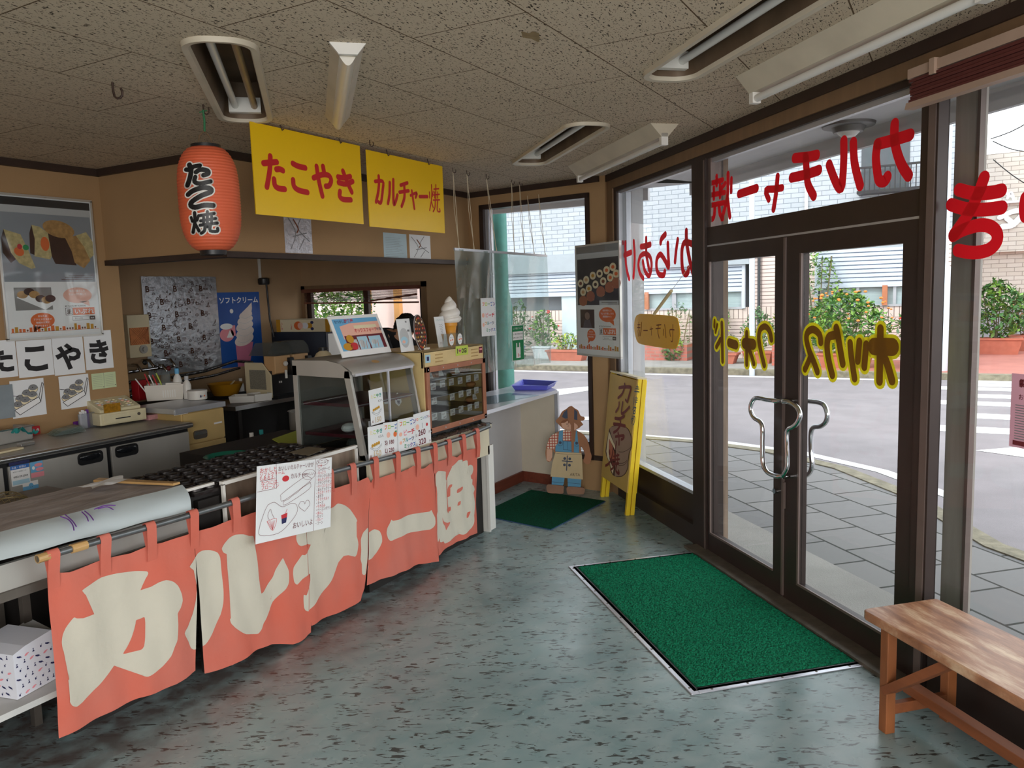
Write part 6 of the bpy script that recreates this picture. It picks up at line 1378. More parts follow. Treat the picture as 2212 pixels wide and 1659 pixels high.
# pink pen cup
q = P(162, 914)
t = thing('pen_cup', 'pink cup holding pens and scissors left of the cash register', 'cup', q); rc = .036
MB().m(mat('pink_plastic', (236, 170, 176), .45, var=.04)).lathe([(rc*.85, 0), (rc, .095), (rc*1.03, .095), (rc*.9, .092), (rc*.78, .006), (0, .006)], q, 24, cap=False).build('cup', t, smooth=40)
mb = MB(frame(q+Vector((0, -rc, .03)), (1, 0, 0), (0, 0, 1))).m(COLS['orange']).ell(-.016, -.004, .010, .014, .003, 14).ell(.012, -.006, .007, .007, .003, 12).ell(.018, .008, .004, .004, .003, 10); mb.build('pattern', t, smooth=0)
tg = MB().m(COLS['yellow']).tube([q+Vector((.0, 0, .05)), q+Vector((.03, -.01, .18))], .006, 8); tag(tg.build('yellow_pen'), 'yellow pen standing in the pink cup', 'pen')
tg = MB().m(mat('pink_fan', (240, 176, 196), .5)).ball(q+Vector((.025, .01, .165)), .028, 16, (1, .12, 1.1)).tube([q+Vector((.0, .01, .05)), q+Vector((.02, .01, .15))], .004, 8); tag(tg.build('paper_fan'), 'small round pink fan stick in the pink cup', 'fan')
tg = MB().m(COLS['red']).ball(q+Vector((-.035, 0, .115)), .022, 12, (1.4, .5, .5)).tube([q+Vector((-.005, 0, .06)), q+Vector((-.02, 0, .108))], .004, 8); tag(tg.build('red_scissors'), 'red handled scissors in the pink cup', 'scissors')
book('purple_card', 'small purple card box in front of the pink cup', 'box', 163, 926, 184, 922, .02, .045, mat('deep_purple', (110, 40, 140), .5))
book('orange_packets', 'orange snack packets behind the purple card', 'packet', 130, 922, 160, 916, .06, .03, COLS['gold'])
tkc = book('letter_holder', 'clear holder stuffed with white slips beside the register', 'holder', 178, 928, 210, 921, .03, .10, glass('holder_film', (225, 225, 235), haze=.3, rough=.1))
for k in range(4): tag(MB(tkc[1]).m(M_paper if k < 3 else COLS['purple']).box(.01+.018*k, .014+.018*k, .004, .026, .003, .115+.008*(k % 2)).build('paper_slip', smooth=0), ['first slip from the left in the clear holder', 'second slip from the left in the clear holder', 'third slip from the left in the clear holder', 'purple slip at the right of the clear holder'][k], 'slip', 'slips in the clear holder')
# cash register
a, b = P(218, 925), P(318, 909); u_ = (b-a).normalized(); TR_ = frame(a, u_, Z.cross(u_)); L = (b-a).length
t = thing('cash_register', 'yellowed cream cash register on the fridge top', 'cash register', M=TR_.copy())
M_reg = mat('yellowed_plastic', (222, 212, 176), .5, var=.12, vs=14)
MB(TR_).m(M_reg).box(0, L, 0, .30, .012, .092).build('drawer_case', t, smooth=0, bevel=.006)
MB(TR_).m(M_reg).box(.02, L-.02, -.006, .0, .02, .08).build('drawer_front', t, smooth=0, bevel=.003)
MB(TR_).m(M_black).box(.10, L-.12, -.009, -.005, .045, .052).build('drawer_slot', t, smooth=0)
MB(TR_).m(M_steel_d).tube([(L-.06, -.012, .06), (L-.06, -.004, .06)], .010, 14).build('drawer_lock', t)
MB(TR_).m(M_reg).prism([(.03, .092), (.29, .092), (.29, .175), (.20, .172), (.03, .112)], .02, L-.02, 'x').build('body', t, smooth=0, bevel=.005)
MB(TR_).m(M_black).prism([(.21, .176), (.275, .178), (.275, .184), (.21, .181)], .06, L-.10, 'x').build('display_slot', t, smooth=0)
mk = MB(TR_)
slope = (0.172-0.112)/0.17
for r_ in range(5):
    for c_ in range(9):
        if c_ in (2, 6): continue
        y_ = .045+r_*.026; x_ = .05+c_*(L-.1)/9; mk.m([M_reg, M_reg, COLS['peach'], COLS['lgrey']][(r_+c_) % 4]).box(x_, x_+.017, y_, y_+.018, .113+slope*(y_-.03), .120+slope*(y_-.03))
tag(mk.build('keys', t, smooth=0), kind='stuff')
MB(TR_).m(mat('gold_sticker', (220, 160, 50), .3, .5, var=.4, vs=60)).box(.04, .15, .012, .02, .092, .15).build('gold_card_rack', t, smooth=0)
# pink wrapped bundle, black panel right of register
book('black_case', 'flat black case standing behind the pink bundle', 'case', 322, 898, 372, 886, .015, .05, M_black)
book('pink_bundle', 'pink paper bundle tied with film right of the cash register', 'bundle', 322, 908, 356, 902, .10, .035, mat('rose_paper', (206, 150, 152), .6, var=.2, vs=30))
# ------------------------------------------------------------------ yellow ice maker
t = thing('ice_maker', 'old yellow-beige ice maker with recessed handle next to the fridge', 'ice maker', (3.65, 4.85, 0))
M_ice = mat('yellowed_enamel', (206, 176, 116), .5, var=.14, vs=5)
MB().m(M_ice).box(3.50, 3.85, 4.60, 5.0, .06, .915).build('cabinet', t, smooth=0, bevel=.004)
MB().m(M_alu).box(3.44, 3.865, 4.58, 5.04, .918, .955).build('top', t, smooth=0, bevel=.003)
MB().m(M_ice).box(3.505, 3.845, 4.585, 4.60, .70, .91).build('grille_panel', t, smooth=0)
dr = MB().m(M_ice).box(3.505, 3.845, 4.58, 4.60, .08, .692).build('door', t, smooth=0, bevel=.003)
q = py(433, 938, 4.578); P_ = rrect(q.x-.055, q.x+.055, q.z-.03, q.z+.03, .018, 5)
MB().m(M_steel_d).prism(P_, 4.574, 4.582, 'y').build('handle_recess', dr, smooth=0); MB().m(M_lip).box(q.x-.05, q.x+.05, 4.568, 4.576, q.z+.0, q.z+.022).build('handle_flap', dr, smooth=0)
q = py(391, 891, 4.583); mb = MB(frame((q.x, 4.584, q.z), (1, 0, 0), (0, 0, 1))).m(COLS['white']).rect(-.055, .055, -.014, .014, .0005).m(COLS['black']).rect(-.052, .052, -.011, .011, .001).m(COLS['white']).text('HITACHI', -.046, -.008, .022, .0015, .03, sx=1.05)
mb.build('maker_plate', t, smooth=0)
q = py(470, 913, 4.583); mb = MB(frame((q.x, 4.579, q.z), (1, 0, 0), (0, 0, 1))).m(COLS['white']).rect(-.035, .035, -.006, .006, .0005); mb.build('white_label', t, smooth=0)
h2 = .956
def bin_(name, label, cat, x0, y0, x1, y1, d, hh, m_, z, taper=.9, wall=True):
    a = pz(x0, y0, z); b = pz(x1, y1, z); u_ = (b-a).normalized(); v_ = Z.cross(u_); T_ = frame(a, u_, v_); L = (b-a).length
    t_ = thing(name, label, cat, M=T_.copy()); e_ = L*(1-taper)/2; f_ = d*(1-taper)/2
    o_r = [(-e_, -f_, hh), (L+e_, -f_, hh), (L+e_, d+f_, hh), (-e_, d+f_, hh)]; i_r = [(-e_+.006, -f_+.006, hh), (L+e_-.006, -f_+.006, hh), (L+e_-.006, d+f_-.006, hh), (-e_+.006, d+f_-.006, hh)]
    ob = [(0, 0, 0), (L, 0, 0), (L, d, 0), (0, d, 0)]; ib = [(.006, .006, .006), (L-.006, .006, .006), (L-.006, d-.006, .006), (.006, d-.006, .006)]
    mb = MB(T_).m(m_); mb.add(ob+o_r+i_r+ib, [(3, 2, 1, 0)]+[(k, (k+1) % 4, 4+(k+1) % 4, 4+k) for k in range(4)]+[(4+k, 4+(k+1) % 4, 8+(k+1) % 4, 8+k) for k in range(4)]+[(8+k, 8+(k+1) % 4, 12+(k+1) % 4, 12+k) for k in range(4)]+[(12, 13, 14, 15)])
    mb.build('bin', t_, smooth=0); return t_, T_, L
M_clearp = mat('milky_plastic', (226, 220, 208), .3, var=.08)
tb, TB_, LB_ = bin_('plastic_basket', 'milky plastic basket full of straws and tools on the ice maker', 'basket', 318, 867, 395, 862, .14, .115, M_clearp, h2)
mb = MB(TB_).m(M_white)
for k in range(6): mb.box(LB_*.45+k*.016, LB_*.45+k*.016+.007, -.006, -.002, .02, .075)
mb.build('slots', tb, smooth=0)
rd = random.Random(9); ITM = [('red_straw', COLS['red'], 'red straw', .02, .06, .20), ('white_straw', COLS['white'], 'white straw', .05, .06, .19), ('red_straw', COLS['red'], 'second red straw', .075, .05, .19), ('green_straw', COLS['lime'], 'pale green straw', .10, .06, .20), ('white_straw', COLS['white'], 'slanting white straw', -.01, .03, .17)]
for k, (nm, m_, lb, x_, y_, z_) in enumerate(ITM):
    a = TB_ @ Vector((x_+.03, y_, .02)); b = TB_ @ Vector((x_-.03-.03*(k == 4), y_-.01, z_)); tag(MB().m(m_).tube([a, b], .0045, 8).build(nm), lb+' sticking out of the plastic basket', 'straw', 'straws in the basket')
t = thing('plastic_cups', 'stack of clear plastic cups leaning in the basket', 'cup', TB_ @ Vector((.13, .07, .06))); q = TB_ @ Vector((.13, .07, .06))
MB().m(glass('clear_cup', (232, 236, 240), haze=.22, rough=.08)).lathe([(.038, 0), (.03, .13), (.02, .155), (0, .158)], q, 20, cap=False).build('cup', t, smooth=50)
def bottle(name, label, q, r_, hh, m_, capm, caph=.03, grp=None):
    t_ = thing(name, label, 'bottle', q, group=grp); MB().m(m_).lathe([(r_*.95, 0), (r_, .01), (r_, hh*.62), (r_*.75, hh*.78), (r_*.4, hh*.86), (r_*.38, hh*.9)], q, 20).build('bottle_body', t_, smooth=50)
    MB().m(capm).lathe([(r_*.5, hh*.88), (r_*.5, hh*.88+caph), (0, hh*.88+caph)], q, 16).build('cap', t_, smooth=50); return t_
bottle('squeeze_bottle', 'white bottle with blue cap standing in the basket', TB_ @ Vector((.21, .07, .01)), .032, .20, M_white, COLS['sky'], .04)
MB(TB_).m(M_clearp).box(.13, .24, .02, .12, .10, .125).build('lunch_lid', smooth=0, bevel=.004); tag(bpy.data.objects['lunch_lid'], 'milky plastic lid tucked into the basket', 'lid')
book('red_carton', 'red and black carton standing left of the plastic basket', 'carton', 302, 866, 320, 862, .06, .15, mat('red_carton', (170, 24, 34), .5), z=h2)
q = pz(427, 863, h2); t = thing('round_tub', 'round white tub with printed marks on the ice maker', 'tub', q)
MB().m(M_white).lathe([(.062, 0), (.068, .005), (.068, .055)], q, 32).build('tub', t, smooth=40); MB().m(M_white).lathe([(.071, .055), (.071, .068), (.066, .072), (0, .074)], q, 32).build('lid', t, smooth=40)
mb = MB(frame(q+Vector((-.01, -.069, .03)), (.98, 0.12, 0), (0, 0, 1))).m(COLS['navy']).ell(-.018, 0, .007, .010, .001, 12).m(COLS['orange']).ell(.018, 0, .007, .006, .001, 12).m(COLS['grey']).rect(-.004, .008, -.003, .003, .001); mb.build('marks', t, smooth=0)
bottle('sauce_bottle', 'white and green bottle behind the round tub', pz(405, 860, h2)+Vector((-.02, -.03, 0)), .03, .16, M_white, COLS['lgrey'])
# ------------------------------------------------------------------ back wall: boiler, foil sheet, poster, ducts
BW = 5.968
t = thing('water_heater', 'white instant water heater with round knob above the taps', 'heater', (4.12, 5.9, 1.25))
MB().m(M_cream).box(4.02, 4.22, 5.85, 5.965, 1.235, 1.585).build('case', t, smooth=0, bevel=.004)
MB().m(mat('waffle_orange', (222, 140, 84), .7, var=.2, vs=30)).box(4.03, 4.20, 5.842, 5.85, 1.34, 1.48).build('waffle_picture', t, smooth=0)
mb = MB(frame((4.03, 5.8415, 1.34), (1, 0, 0), (0, 0, 1))).m(COLS['brown'])
for k in range(9): mb.stroke([(.02*k, 0), (min(.17, .02*k+.14), min(.14, .14))], .002, .0004, False).stroke([(.02*k, .14), (min(.17, .02*k+.14), 0)], .002, .0004, False)
mb.build('waffle_lines', t, smooth=0)
MB().m(M_steel).tube([(4.14, 5.85, 1.30), (4.14, 5.835, 1.30)], .035, 24).tube([(4.14, 5.84, 1.30), (4.14, 5.82, 1.30)], .018, 20).build('knob', t, smooth=50)
t = thing('wall_taps', 'cluster of chrome taps and foil wrapped pipes below the heater', 'tap', (4.25, 5.9, 1.0)); 
mp_ = MB().m(M_chrome)
for x_, z_ in ((4.08, 1.17), (4.20, 1.20), (4.32, 1.15), (4.40, 1.19)): mp_.tube([(x_, 5.96, z_), (x_, 5.86, z_), (x_+.02, 5.84, z_-.05)], .014, 10)
mp_.tube([(4.02, 5.90, 1.12), (4.45, 5.90, 1.13)], .014, 10); mp_.build('tap_bodies', t, smooth=50)
for k, (x_, z_) in enumerate(((4.14, 1.19), (4.36, 1.12), (4.44, 1.10))): MB().m([M_black, mat('red_knob', (120, 28, 32), .4), M_black][k]).ball((x_, 5.84, z_), .022, 12, (1, .6, 1)).build('tap_knob', t, smooth=60)
for z_ in (1.03, .965, .915): MB().m(M_foil).tube([(4.0+.05*k, 5.92, z_+.006*sin(k*1.7)) for k in range(6)], .013, 8).build('foil_pipe', t, smooth=20)
MB().m(M_foil).tube([Vector((4.45, 5.93, 1.03)), Vector((4.8, 5.93, 1.05)), Vector((5.15, 5.93, 1.11)), Vector((5.35, 5.92, 1.08))], .014, 8).tube([Vector((4.5, 5.93, .985)), Vector((4.9, 5.93, 1.0)), Vector((5.2, 5.93, 1.04))], .012, 8).build('foil_hose', t, smooth=20)
q0_, q1_ = py(304, 597, BW-.02), py(466, 602, BW-.02); zb_ = 1.06
def foil_art(mb, w, h_):
    mb.m(COLS['dbrown']); rd = random.Random(3)
    for r_ in range(7):
        for c_ in range(3):
            x_ = (.03+.27*c_+(.13 if r_ % 2 else 0)); y_ = .05+.11*r_
            if x_+.1 > w: continue
            mb.text('B', x_, y_, .07, .002, .03)
            for k in range(3): mb.rect(x_+.045, x_+.045+rd.uniform(.03, .06), y_+.012+.012*k, y_+.016+.012*k, .002)
    for k in range(210):
        x_, y_ = rd.uniform(.02, w-.04), rd.uniform(.02, h_-.03); s_ = rd.uniform(.008, .018); m_ = k % 4
        if m_ == 0: mb.stroke([(x_+s_*cos(a*1.0472), y_+s_*.7*sin(a*1.0472)) for a in range(7)], .0038, .002)
        elif m_ == 1: mb.stroke([(x_, y_), (x_+s_, y_+s_*1.6)], .0042, .002).stroke([(x_+s_, y_), (x_+s_*.6, y_+s_*1.2)], .0038, .002)
        elif m_ == 2: mb.stroke([(x_-s_, y_), (x_, y_+s_), (x_+s_, y_), (x_-s_, y_)], .0038, .002)
        else: mb.ell(x_, y_, .003, .0045, .002, 8).rect(x_+.008, x_+.02, y_, y_+.002, .002)
sheet_on(Vector((q0_.x, BW-.02, zb_)), (1, 0, 0), q1_.x-q0_.x, q0_.z-zb_, 'foil_splash_sheet', 'silver kitchen foil splash sheet printed with small drawings on the back wall', 'sheet', foil_art, m_=mat('printed_foil', (172, 176, 182), .3, .75, var=.12, vs=20, bump=.6, bs=18), thick=.002)
a_, b_ = py(466, 632, BW-.004), py(559, 632, BW-.004); w_ = b_.x-a_.x; h_ = a_.z-1.05
def cone_poster(mb, w, h):
    mb.m(mat('poster_blue', (24, 84, 168), .4, var=.2, vs=3)).rect(0, w, 0, h, .0009)
    mb.m(COLS['white']).text('ソフトクリーム', .05*w, .86*h, .125*w, .002, .03, sx=1.05)
    mb.m(COLS['pink']).ell(.18*w, .44*h, .16*w, .09*h, .0012).rect(.28*w, .38*w, .42*h, .56*h, .0012).m(COLS['white']).poly([(.17*w, .40*h), (.32*w, .40*h), (.25*w, .50*h)], .0016).ell(.18*w, .55*h, .14*w, .04*h, .0016).ell(.32*w, .75*h, .04*w, .03*h, .0016)
    mb.m(mat('poster_pink', (206, 120, 150), .5)).poly([(.36*w, .32*h), (.78*w, .32*h), (.66*w, .0), (.38*w, .0)], .002)
    C_ = mat('poster_cream', (236, 222, 214), .5)
    for k, (x_, y_, rx_, ry_) in enumerate(((.57, .36, .23, .08), (.60, .45, .22, .075), (.60, .54, .21, .07), (.62, .62, .19, .065), (.64, .69, .16, .055))): mb.m(C_).ell(x_*w, y_*h, rx_*w, ry_*h, .0022+.0003*k, 28, .25).m(COLS['lgrey']).stroke([((x_-.15)*w, (y_-.02)*h), (x_*w, (y_-.045)*h), ((x_+.16)*w, (y_-.0)*h)], .003, .0024+.0003*k)
    mb.m(C_).poly([(.50*w, .70*h), (.78*w, .72*h), (.80*w, .78*h), (.80*w, .86*h), (.70*w, .80*h)], .004)
sheet_on(Vector((a_.x, BW-.004, a_.z-h_)), (1, 0, 0), w_, h_, 'ice_cream_poster', 'blue poster of a soft ice cream cone on the kitchen back wall', 'poster', cone_poster)
q = py(570, 607, BW-.06)
t = thing('wall_outlet', 'black round ceiling cord outlet with hanging black cable on the back wall', 'outlet', (q.x, 5.93, q.z))
MB().m(M_black).lathe([(.05, -.035), (.055, -.02), (.055, .02), (.04, .03)], (q.x, 5.91, q.z), 20).build('boss', t, smooth=40)
MB().m(M_white).box(q.x-.012, q.x+.012, 5.95, 5.965, q.z+.03, q.z+.32).build('cable_duct', t, smooth=0)
MB().m(M_black).tube([Vector((q.x+.02, 5.90, q.z)), py(583, 690, 5.88), py(592, 728, 5.85)], .009, 8).build('cable', t, smooth=50)
# ------------------------------------------------------------------ shelf table with drink dispenser and white tubs
t = thing('kitchen_shelf_table', 'dark steel table carrying the drink dispenser', 'table', (4.8, 5.2, 0))
MB().m(M_steel_d).box(4.30, 5.45, 5.0, 5.52, .80, .832).build('top', t, smooth=0)
MB().m(M_lip).box(4.30, 5.45, 4.985, 5.0, .800, .834).build('front_edge', t, smooth=0)
for x_, y_ in ((4.36, 5.03), (5.40, 5.03), (4.36, 5.38), (5.40, 5.38)): MB().m(M_blk).box(x_, x_+.035, y_, y_+.035, 0, .80).build('leg', t, smooth=0)
MB().m(M_blk).box(4.3, 5.45, 5.50, 5.52, .0, .8).build('back_sheet', t, smooth=0)
hs2 = .8335
for (x0, y0, x1, y1, d_, hh, lb) in ((497, 871, 548, 869, .16, .055, 'low white tub at the left of the shelf table'), (552, 868, 587, 864, .16, .06, 'taller white tub beside the drink dispenser')):
    bin_('white_tub', lb, 'tub', x0, y0, x1, y1, d_, hh, M_white, hs2, .92)
bottle('small_bottle', 'small white bottle with cap behind the white tubs', pz(530, 852, hs2)+Vector((0, .05, 0)), .028, .13, M_white, M_white)
q = pz(480, 862, .87); t = thing('yellow_bowl', 'mustard yellow plastic bowl with utensils left of the white tubs', 'bowl', (4.62, 5.55, .85)); c_ = py(487, 838, 5.55)
MB().m(mat('mustard_plastic', (196, 140, 30), .45, var=.1)).lathe([(.10, 0), (.15, .10), (.155, .102), (.145, .10), (.09, .01), (0, .01)], (c_.x, 5.55, c_.z-.06), 28, cap=False).build('bowl', t, smooth=50)
MB().m(M_cream).bar((c_.x-.02, 5.5, c_.z), (c_.x+.06, 5.5, c_.z+.06), .015, .006).build('spoon', t); WM[t.name]
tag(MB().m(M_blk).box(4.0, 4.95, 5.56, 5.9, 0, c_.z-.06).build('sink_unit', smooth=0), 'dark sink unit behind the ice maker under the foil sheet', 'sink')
# dispenser
a, b = pz(545, 863, hs2), pz(680, 845, hs2)
Xa, Xb = py(535, 800, 5.02).x, py(684, 800, 5.02).x
t = thing('drink_dispenser', 'twin tank cold drink dispenser with cream side and black taps', 'dispenser', (5.0, 5.2, hs2))
def zz(y, x=600): return py(x, y, 5.05).z
Xs = py(590, 845, 5.04).x; YR = px(531, 800, Xs).y
MB().m(M_cream).prism([(5.04, hs2+.01), (YR, hs2+.01), (YR, zz(782)), (5.14, zz(782)), (5.04, zz(808))], Xs-.015, Xs, 'x').build('cream_housing', t, smooth=0, bevel=.01)
MB().m(mat('grille_grey', (150, 144, 128), .7, var=.4, vs=160)).box(Xs-.018, Xs-.014, 5.10, YR-.06, zz(840), zz(798)).build('grille', t, smooth=0)
MB().m(M_black).box(Xs, Xs+.44, 5.06, YR, hs2+.01, zz(800)).build('black_front', t, smooth=0)
MB().m(M_black).box(Xs+.0, Xs+.47, 4.99, 5.10, hs2, hs2+.03).build('drip_tray', t, smooth=0)
M_juice = mat('latte_drink', (214, 172, 124), .35, var=.05); M_lid = glass('tank_lid', (215, 220, 220), haze=.26, hazecol=(190, 190, 184), rough=.08)
for k in range(2):
    x0_ = Xs+.02+k*.215; x1_ = x0_+.185
    MB().m(M_juice).prism([(5.02, zz(806)), (5.02, zz(768)), (5.15, zz(768)), (5.15, zz(800)), (5.10, zz(812))], x0_, x1_, 'x').build('drink', t, smooth=0, bevel=.008)
    MB().m(M_lid).prism([(5.01, zz(768)), (5.02, zz(752)), (5.07, zz(740)), (YR-.12, zz(740)), (YR-.03, zz(768))], x0_-.004, x1_+.004, 'x').build('tank_lid', t, smooth=0)
    cx_ = (x0_+x1_)/2
    MB().m(M_white).ball((cx_+.01, 5.0, zz(786)), .022, 12).tube([(cx_+.01, 5.0, zz(800)), (cx_+.01, 5.0, zz(818))], .012, 10).build('tap', t, smooth=50)
    MB().m(M_black).prism([(4.96, zz(812)), (5.06, zz(812)), (5.06, zz(774)), (4.99, zz(774))], cx_+.05, cx_+.10, 'x').build('tap_lever', t, smooth=0, bevel=.004)
    MB().m(M_white).box(cx_-.02, cx_-.01, 5.056, 5.06, zz(828), zz(824)).box(cx_+.0, cx_+.01, 5.056, 5.06, zz(828), zz(824)).build('buttons', t, smooth=0)
bottle('spray_bottle', 'white spray bottle with yellow collar right of the dispenser', pz(664, 848, hs2)+Vector((.04, 0, 0)), .03, .22, M_white, COLS['yellow'], .02)
# tall dark machine with carton
XA = py(592, 720, 5.9).x; XB = 6.06; YM = px(703, 718, XA).y; zt_ = px(650, 717, XA).z
t = thing('soft_serve_machine', 'tall dark blue-black machine behind the dispenser', 'machine', ((XA+XB)/2, 5.7, 0))
MB().m(mat('dark_navy_steel', (34, 42, 56), .35, .3, var=.3, vs=2)).box(XA, XB, YM, 5.94, 0, zt_).build('body', t, smooth=0, bevel=.006)
MB().m(M_white).box(XA+.03, XA+.22, YM-.003, YM, zt_-.25, zt_-.02).build('white_notice', t, smooth=0)
def child_art(mb, w, h):
    mb.m(COLS['cream']).rect(.02*w, .98*w, .03*h, .97*h, .0006).m(COLS['gold']).rect(0, .08*w, 0, h, .001).rect(.92*w, w, 0, h, .001)
    mb.m(COLS['red']).text('コーン', .12*w, .12*h, .22*h, .0014, .03, rot=1.57).text('No.1', .30*w, .2*h, .2*h, .0014, .03, rot=1.57)
    mb.m(COLS['orange']).ell(.42*w, .5*h, .08*w, .34*h, .0012).m(COLS['peach']).ell(.46*w, .5*h, .05*w, .26*h, .0015).m(COLS['white']).ell(.55*w, .5*h, .06*w, .25*h, .0013).m(COLS['gold']).rect(.60*w, .68*w, .3*h, .7*h, .0012).m(COLS['navy']).ell(.68*w, .25*h, .03*w, .12*h, .0015).ell(.68*w, .75*h, .03*w, .12*h, .0015)
tt = thing('cone_carton', 'cream cardboard carton with printed cartoon child on top of the dark machine', 'carton', ((XA+XB)/2, 5.6, zt_+.001)); hc = px(650, 690, XA).z-zt_
MB().m(M_cream).box(XA+.0, XA+.3, YM-.06, 5.86, zt_+.001, zt_+hc).build('carton', tt, smooth=0)
mb = MB(frame((XA-.001, 5.86, zt_), (0, -1, 0), (0, 0, 1))); child_art(mb, 5.86-YM+.06, hc); mb.build('print', tt, smooth=0)
# clutter right of machine and under the shelf
q = pz(723, 770, 1.33); bottle('round_canister', 'pale round canister behind the photo board', Vector((3.85, 3.6, 1.19)), .06, .16, M_cream, M_black, .02)
tag(MB().m(M_steel_d).box(4.35, 5.7, 4.2, 4.7, .0, 1.135).build('rear_cabinet', smooth=0), 'dark cabinet standing behind the glass display case', 'cabinet') if False else None
t = thing('stock_pot', 'large steel stock pot below the shelf table', 'pot', (py(662, 900, 4.5).x, 4.5, .45)); cxp = py(662, 900, 4.5).x; zp = py(662, 892, 4.4).z
MB().m(M_steel).lathe([(.13, zp-.26), (.135, zp-.25), (.135, zp), (.145, zp+.004), (.128, zp+.002), (.125, zp-.22), (0, zp-.22)], (cxp, 4.5, 0), 36, cap=False).build('pot', t, smooth=40)
MB().m(M_lip).ball((cxp-.02, 4.36, zp-.04), .015, 10).build('pot_lug', t, smooth=50)
tag(MB().m(M_steel_d).box(3.95, 4.75, 4.28, 4.70, .0, zp-.262).build('low_work_unit', smooth=0), 'low dark unit carrying the stock pot and magazines', 'unit')
hm = zp-.261
q = py(655, 930, 4.28); 
for k, (pts, m_, lb, zz_) in enumerate((([(588, 948), (640, 930), (690, 962), (640, 975)], COLS['lime'], 'yellow-green magazine with dark headline lying beside the pot', .0), ([(636, 962), (662, 945), (690, 966), (650, 972)], COLS['white'], 'white booklet with blue edge on top of the magazine', .01))):
    P4 = [pz(x, y, .78+zz_) for x, y in pts]; n_ = len(P4); mb = MB().m(m_)
    mb.add([p.copy() for p in P4]+[p-Vector((0, 0, .006)) for p in P4], [(0, 1, 2, 3), (7, 6, 5, 4)]+[(i, (i+1) % 4, 4+(i+1) % 4, 4+i) for i in range(4)])
    o = mb.build('magazine', smooth=0); tag(o, lb, 'magazine')
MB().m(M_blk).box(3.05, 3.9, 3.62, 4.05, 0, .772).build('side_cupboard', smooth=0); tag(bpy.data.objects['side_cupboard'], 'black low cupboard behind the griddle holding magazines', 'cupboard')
q = pz(690, 935, .79); tag(MB().m(COLS['orange']).ball((q.x+.02, q.y, .82), .05, 14, (1.3, 1, .7)).build('orange_bowl', smooth=60), 'orange bowl partly hidden by the display case frame', 'bowl')
q = pz(535, 985, .80); t = thing('green_basin', 'green plastic basin rim behind the griddle', 'basin', (2.95, 3.62, .6)); c_ = py(500, 985, 3.6)
MB().m(mat('green_plastic', (30, 120, 100), .4)).lathe([(.10, -.08), (.13, .0), (.14, .004), (.128, .0), (.095, -.07)], (c_.x, 3.62, c_.z), 28, cap=False).build('basin', t, smooth=50)
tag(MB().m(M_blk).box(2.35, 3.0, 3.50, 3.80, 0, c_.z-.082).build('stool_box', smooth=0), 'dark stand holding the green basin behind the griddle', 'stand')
for x, y, m_, lb in ((545, 965, M_white, 'white spray bottle standing behind the griddle'), (566, 958, COLS['teal'], 'green spray bottle standing behind the griddle')):
    q = py(x, y, 4.2); bottle('spray_bottle', lb, Vector((q.x, 4.2, q.z-.10)), .028, .19, m_, m_, .03)
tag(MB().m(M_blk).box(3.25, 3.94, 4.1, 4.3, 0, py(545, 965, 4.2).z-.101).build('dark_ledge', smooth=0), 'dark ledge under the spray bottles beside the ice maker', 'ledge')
# wire strainer at the left edge
q = pz(22, 1080, .9); t = thing('wire_strainer', 'round wire mesh strainer behind the paper covered table', 'strainer', (1.75, 3.62, .86)); c_ = py(20, 1085, 3.6)
mb = MB().m(mat('brass_wire', (150, 134, 96), .5, .5))
mb.tube([Vector((c_.x+.085*cos(2*pi*k/24), 3.62+.085*sin(2*pi*k/24), c_.z)) for k in range(24)], .004, 6, closed=True)
for i in range(9):
    a_ = -.08+.02*i; r_ = sqrt(max(.0, .085**2-a_*a_))
    for ax in (0, 1): mb.tube([Vector((c_.x+(a_ if ax else -r_+2*r_*k/8), 3.62+(a_ if not ax else -r_+2*r_*k/8), c_.z+.045*(1-((2*k/8-1)**2*r_*r_+a_*a_)/.0073))) for k in range(9)], .0012, 4)
mb.build('mesh_dome', t, smooth=60)
tag(MB().m(M_steel_d).box(1.5, 2.1, 3.48, 3.78, 0, c_.z-.005).build('prep_stand', smooth=0), 'steel stand under the wire strainer between fridge and table', 'stand')
# kitchen ceiling lamp
q = py(688, 561, 4.9); t = thing('kitchen_lamp', 'round pale kitchen lamp just visible under the bulkhead', 'lamp', (q.x, 4.9, q.z)); MB().m(M_hous).lathe([(.0, 0), (.12, .01), (.15, .05), (.15, .08)], (q.x, 4.9, q.z), 28).build('shade', t, smooth=50)
MB().m(M_hous).tube([(q.x, 4.9, q.z+.07), (q.x, 4.9, CH)], .02, 12).build('stem', t, smooth=50)
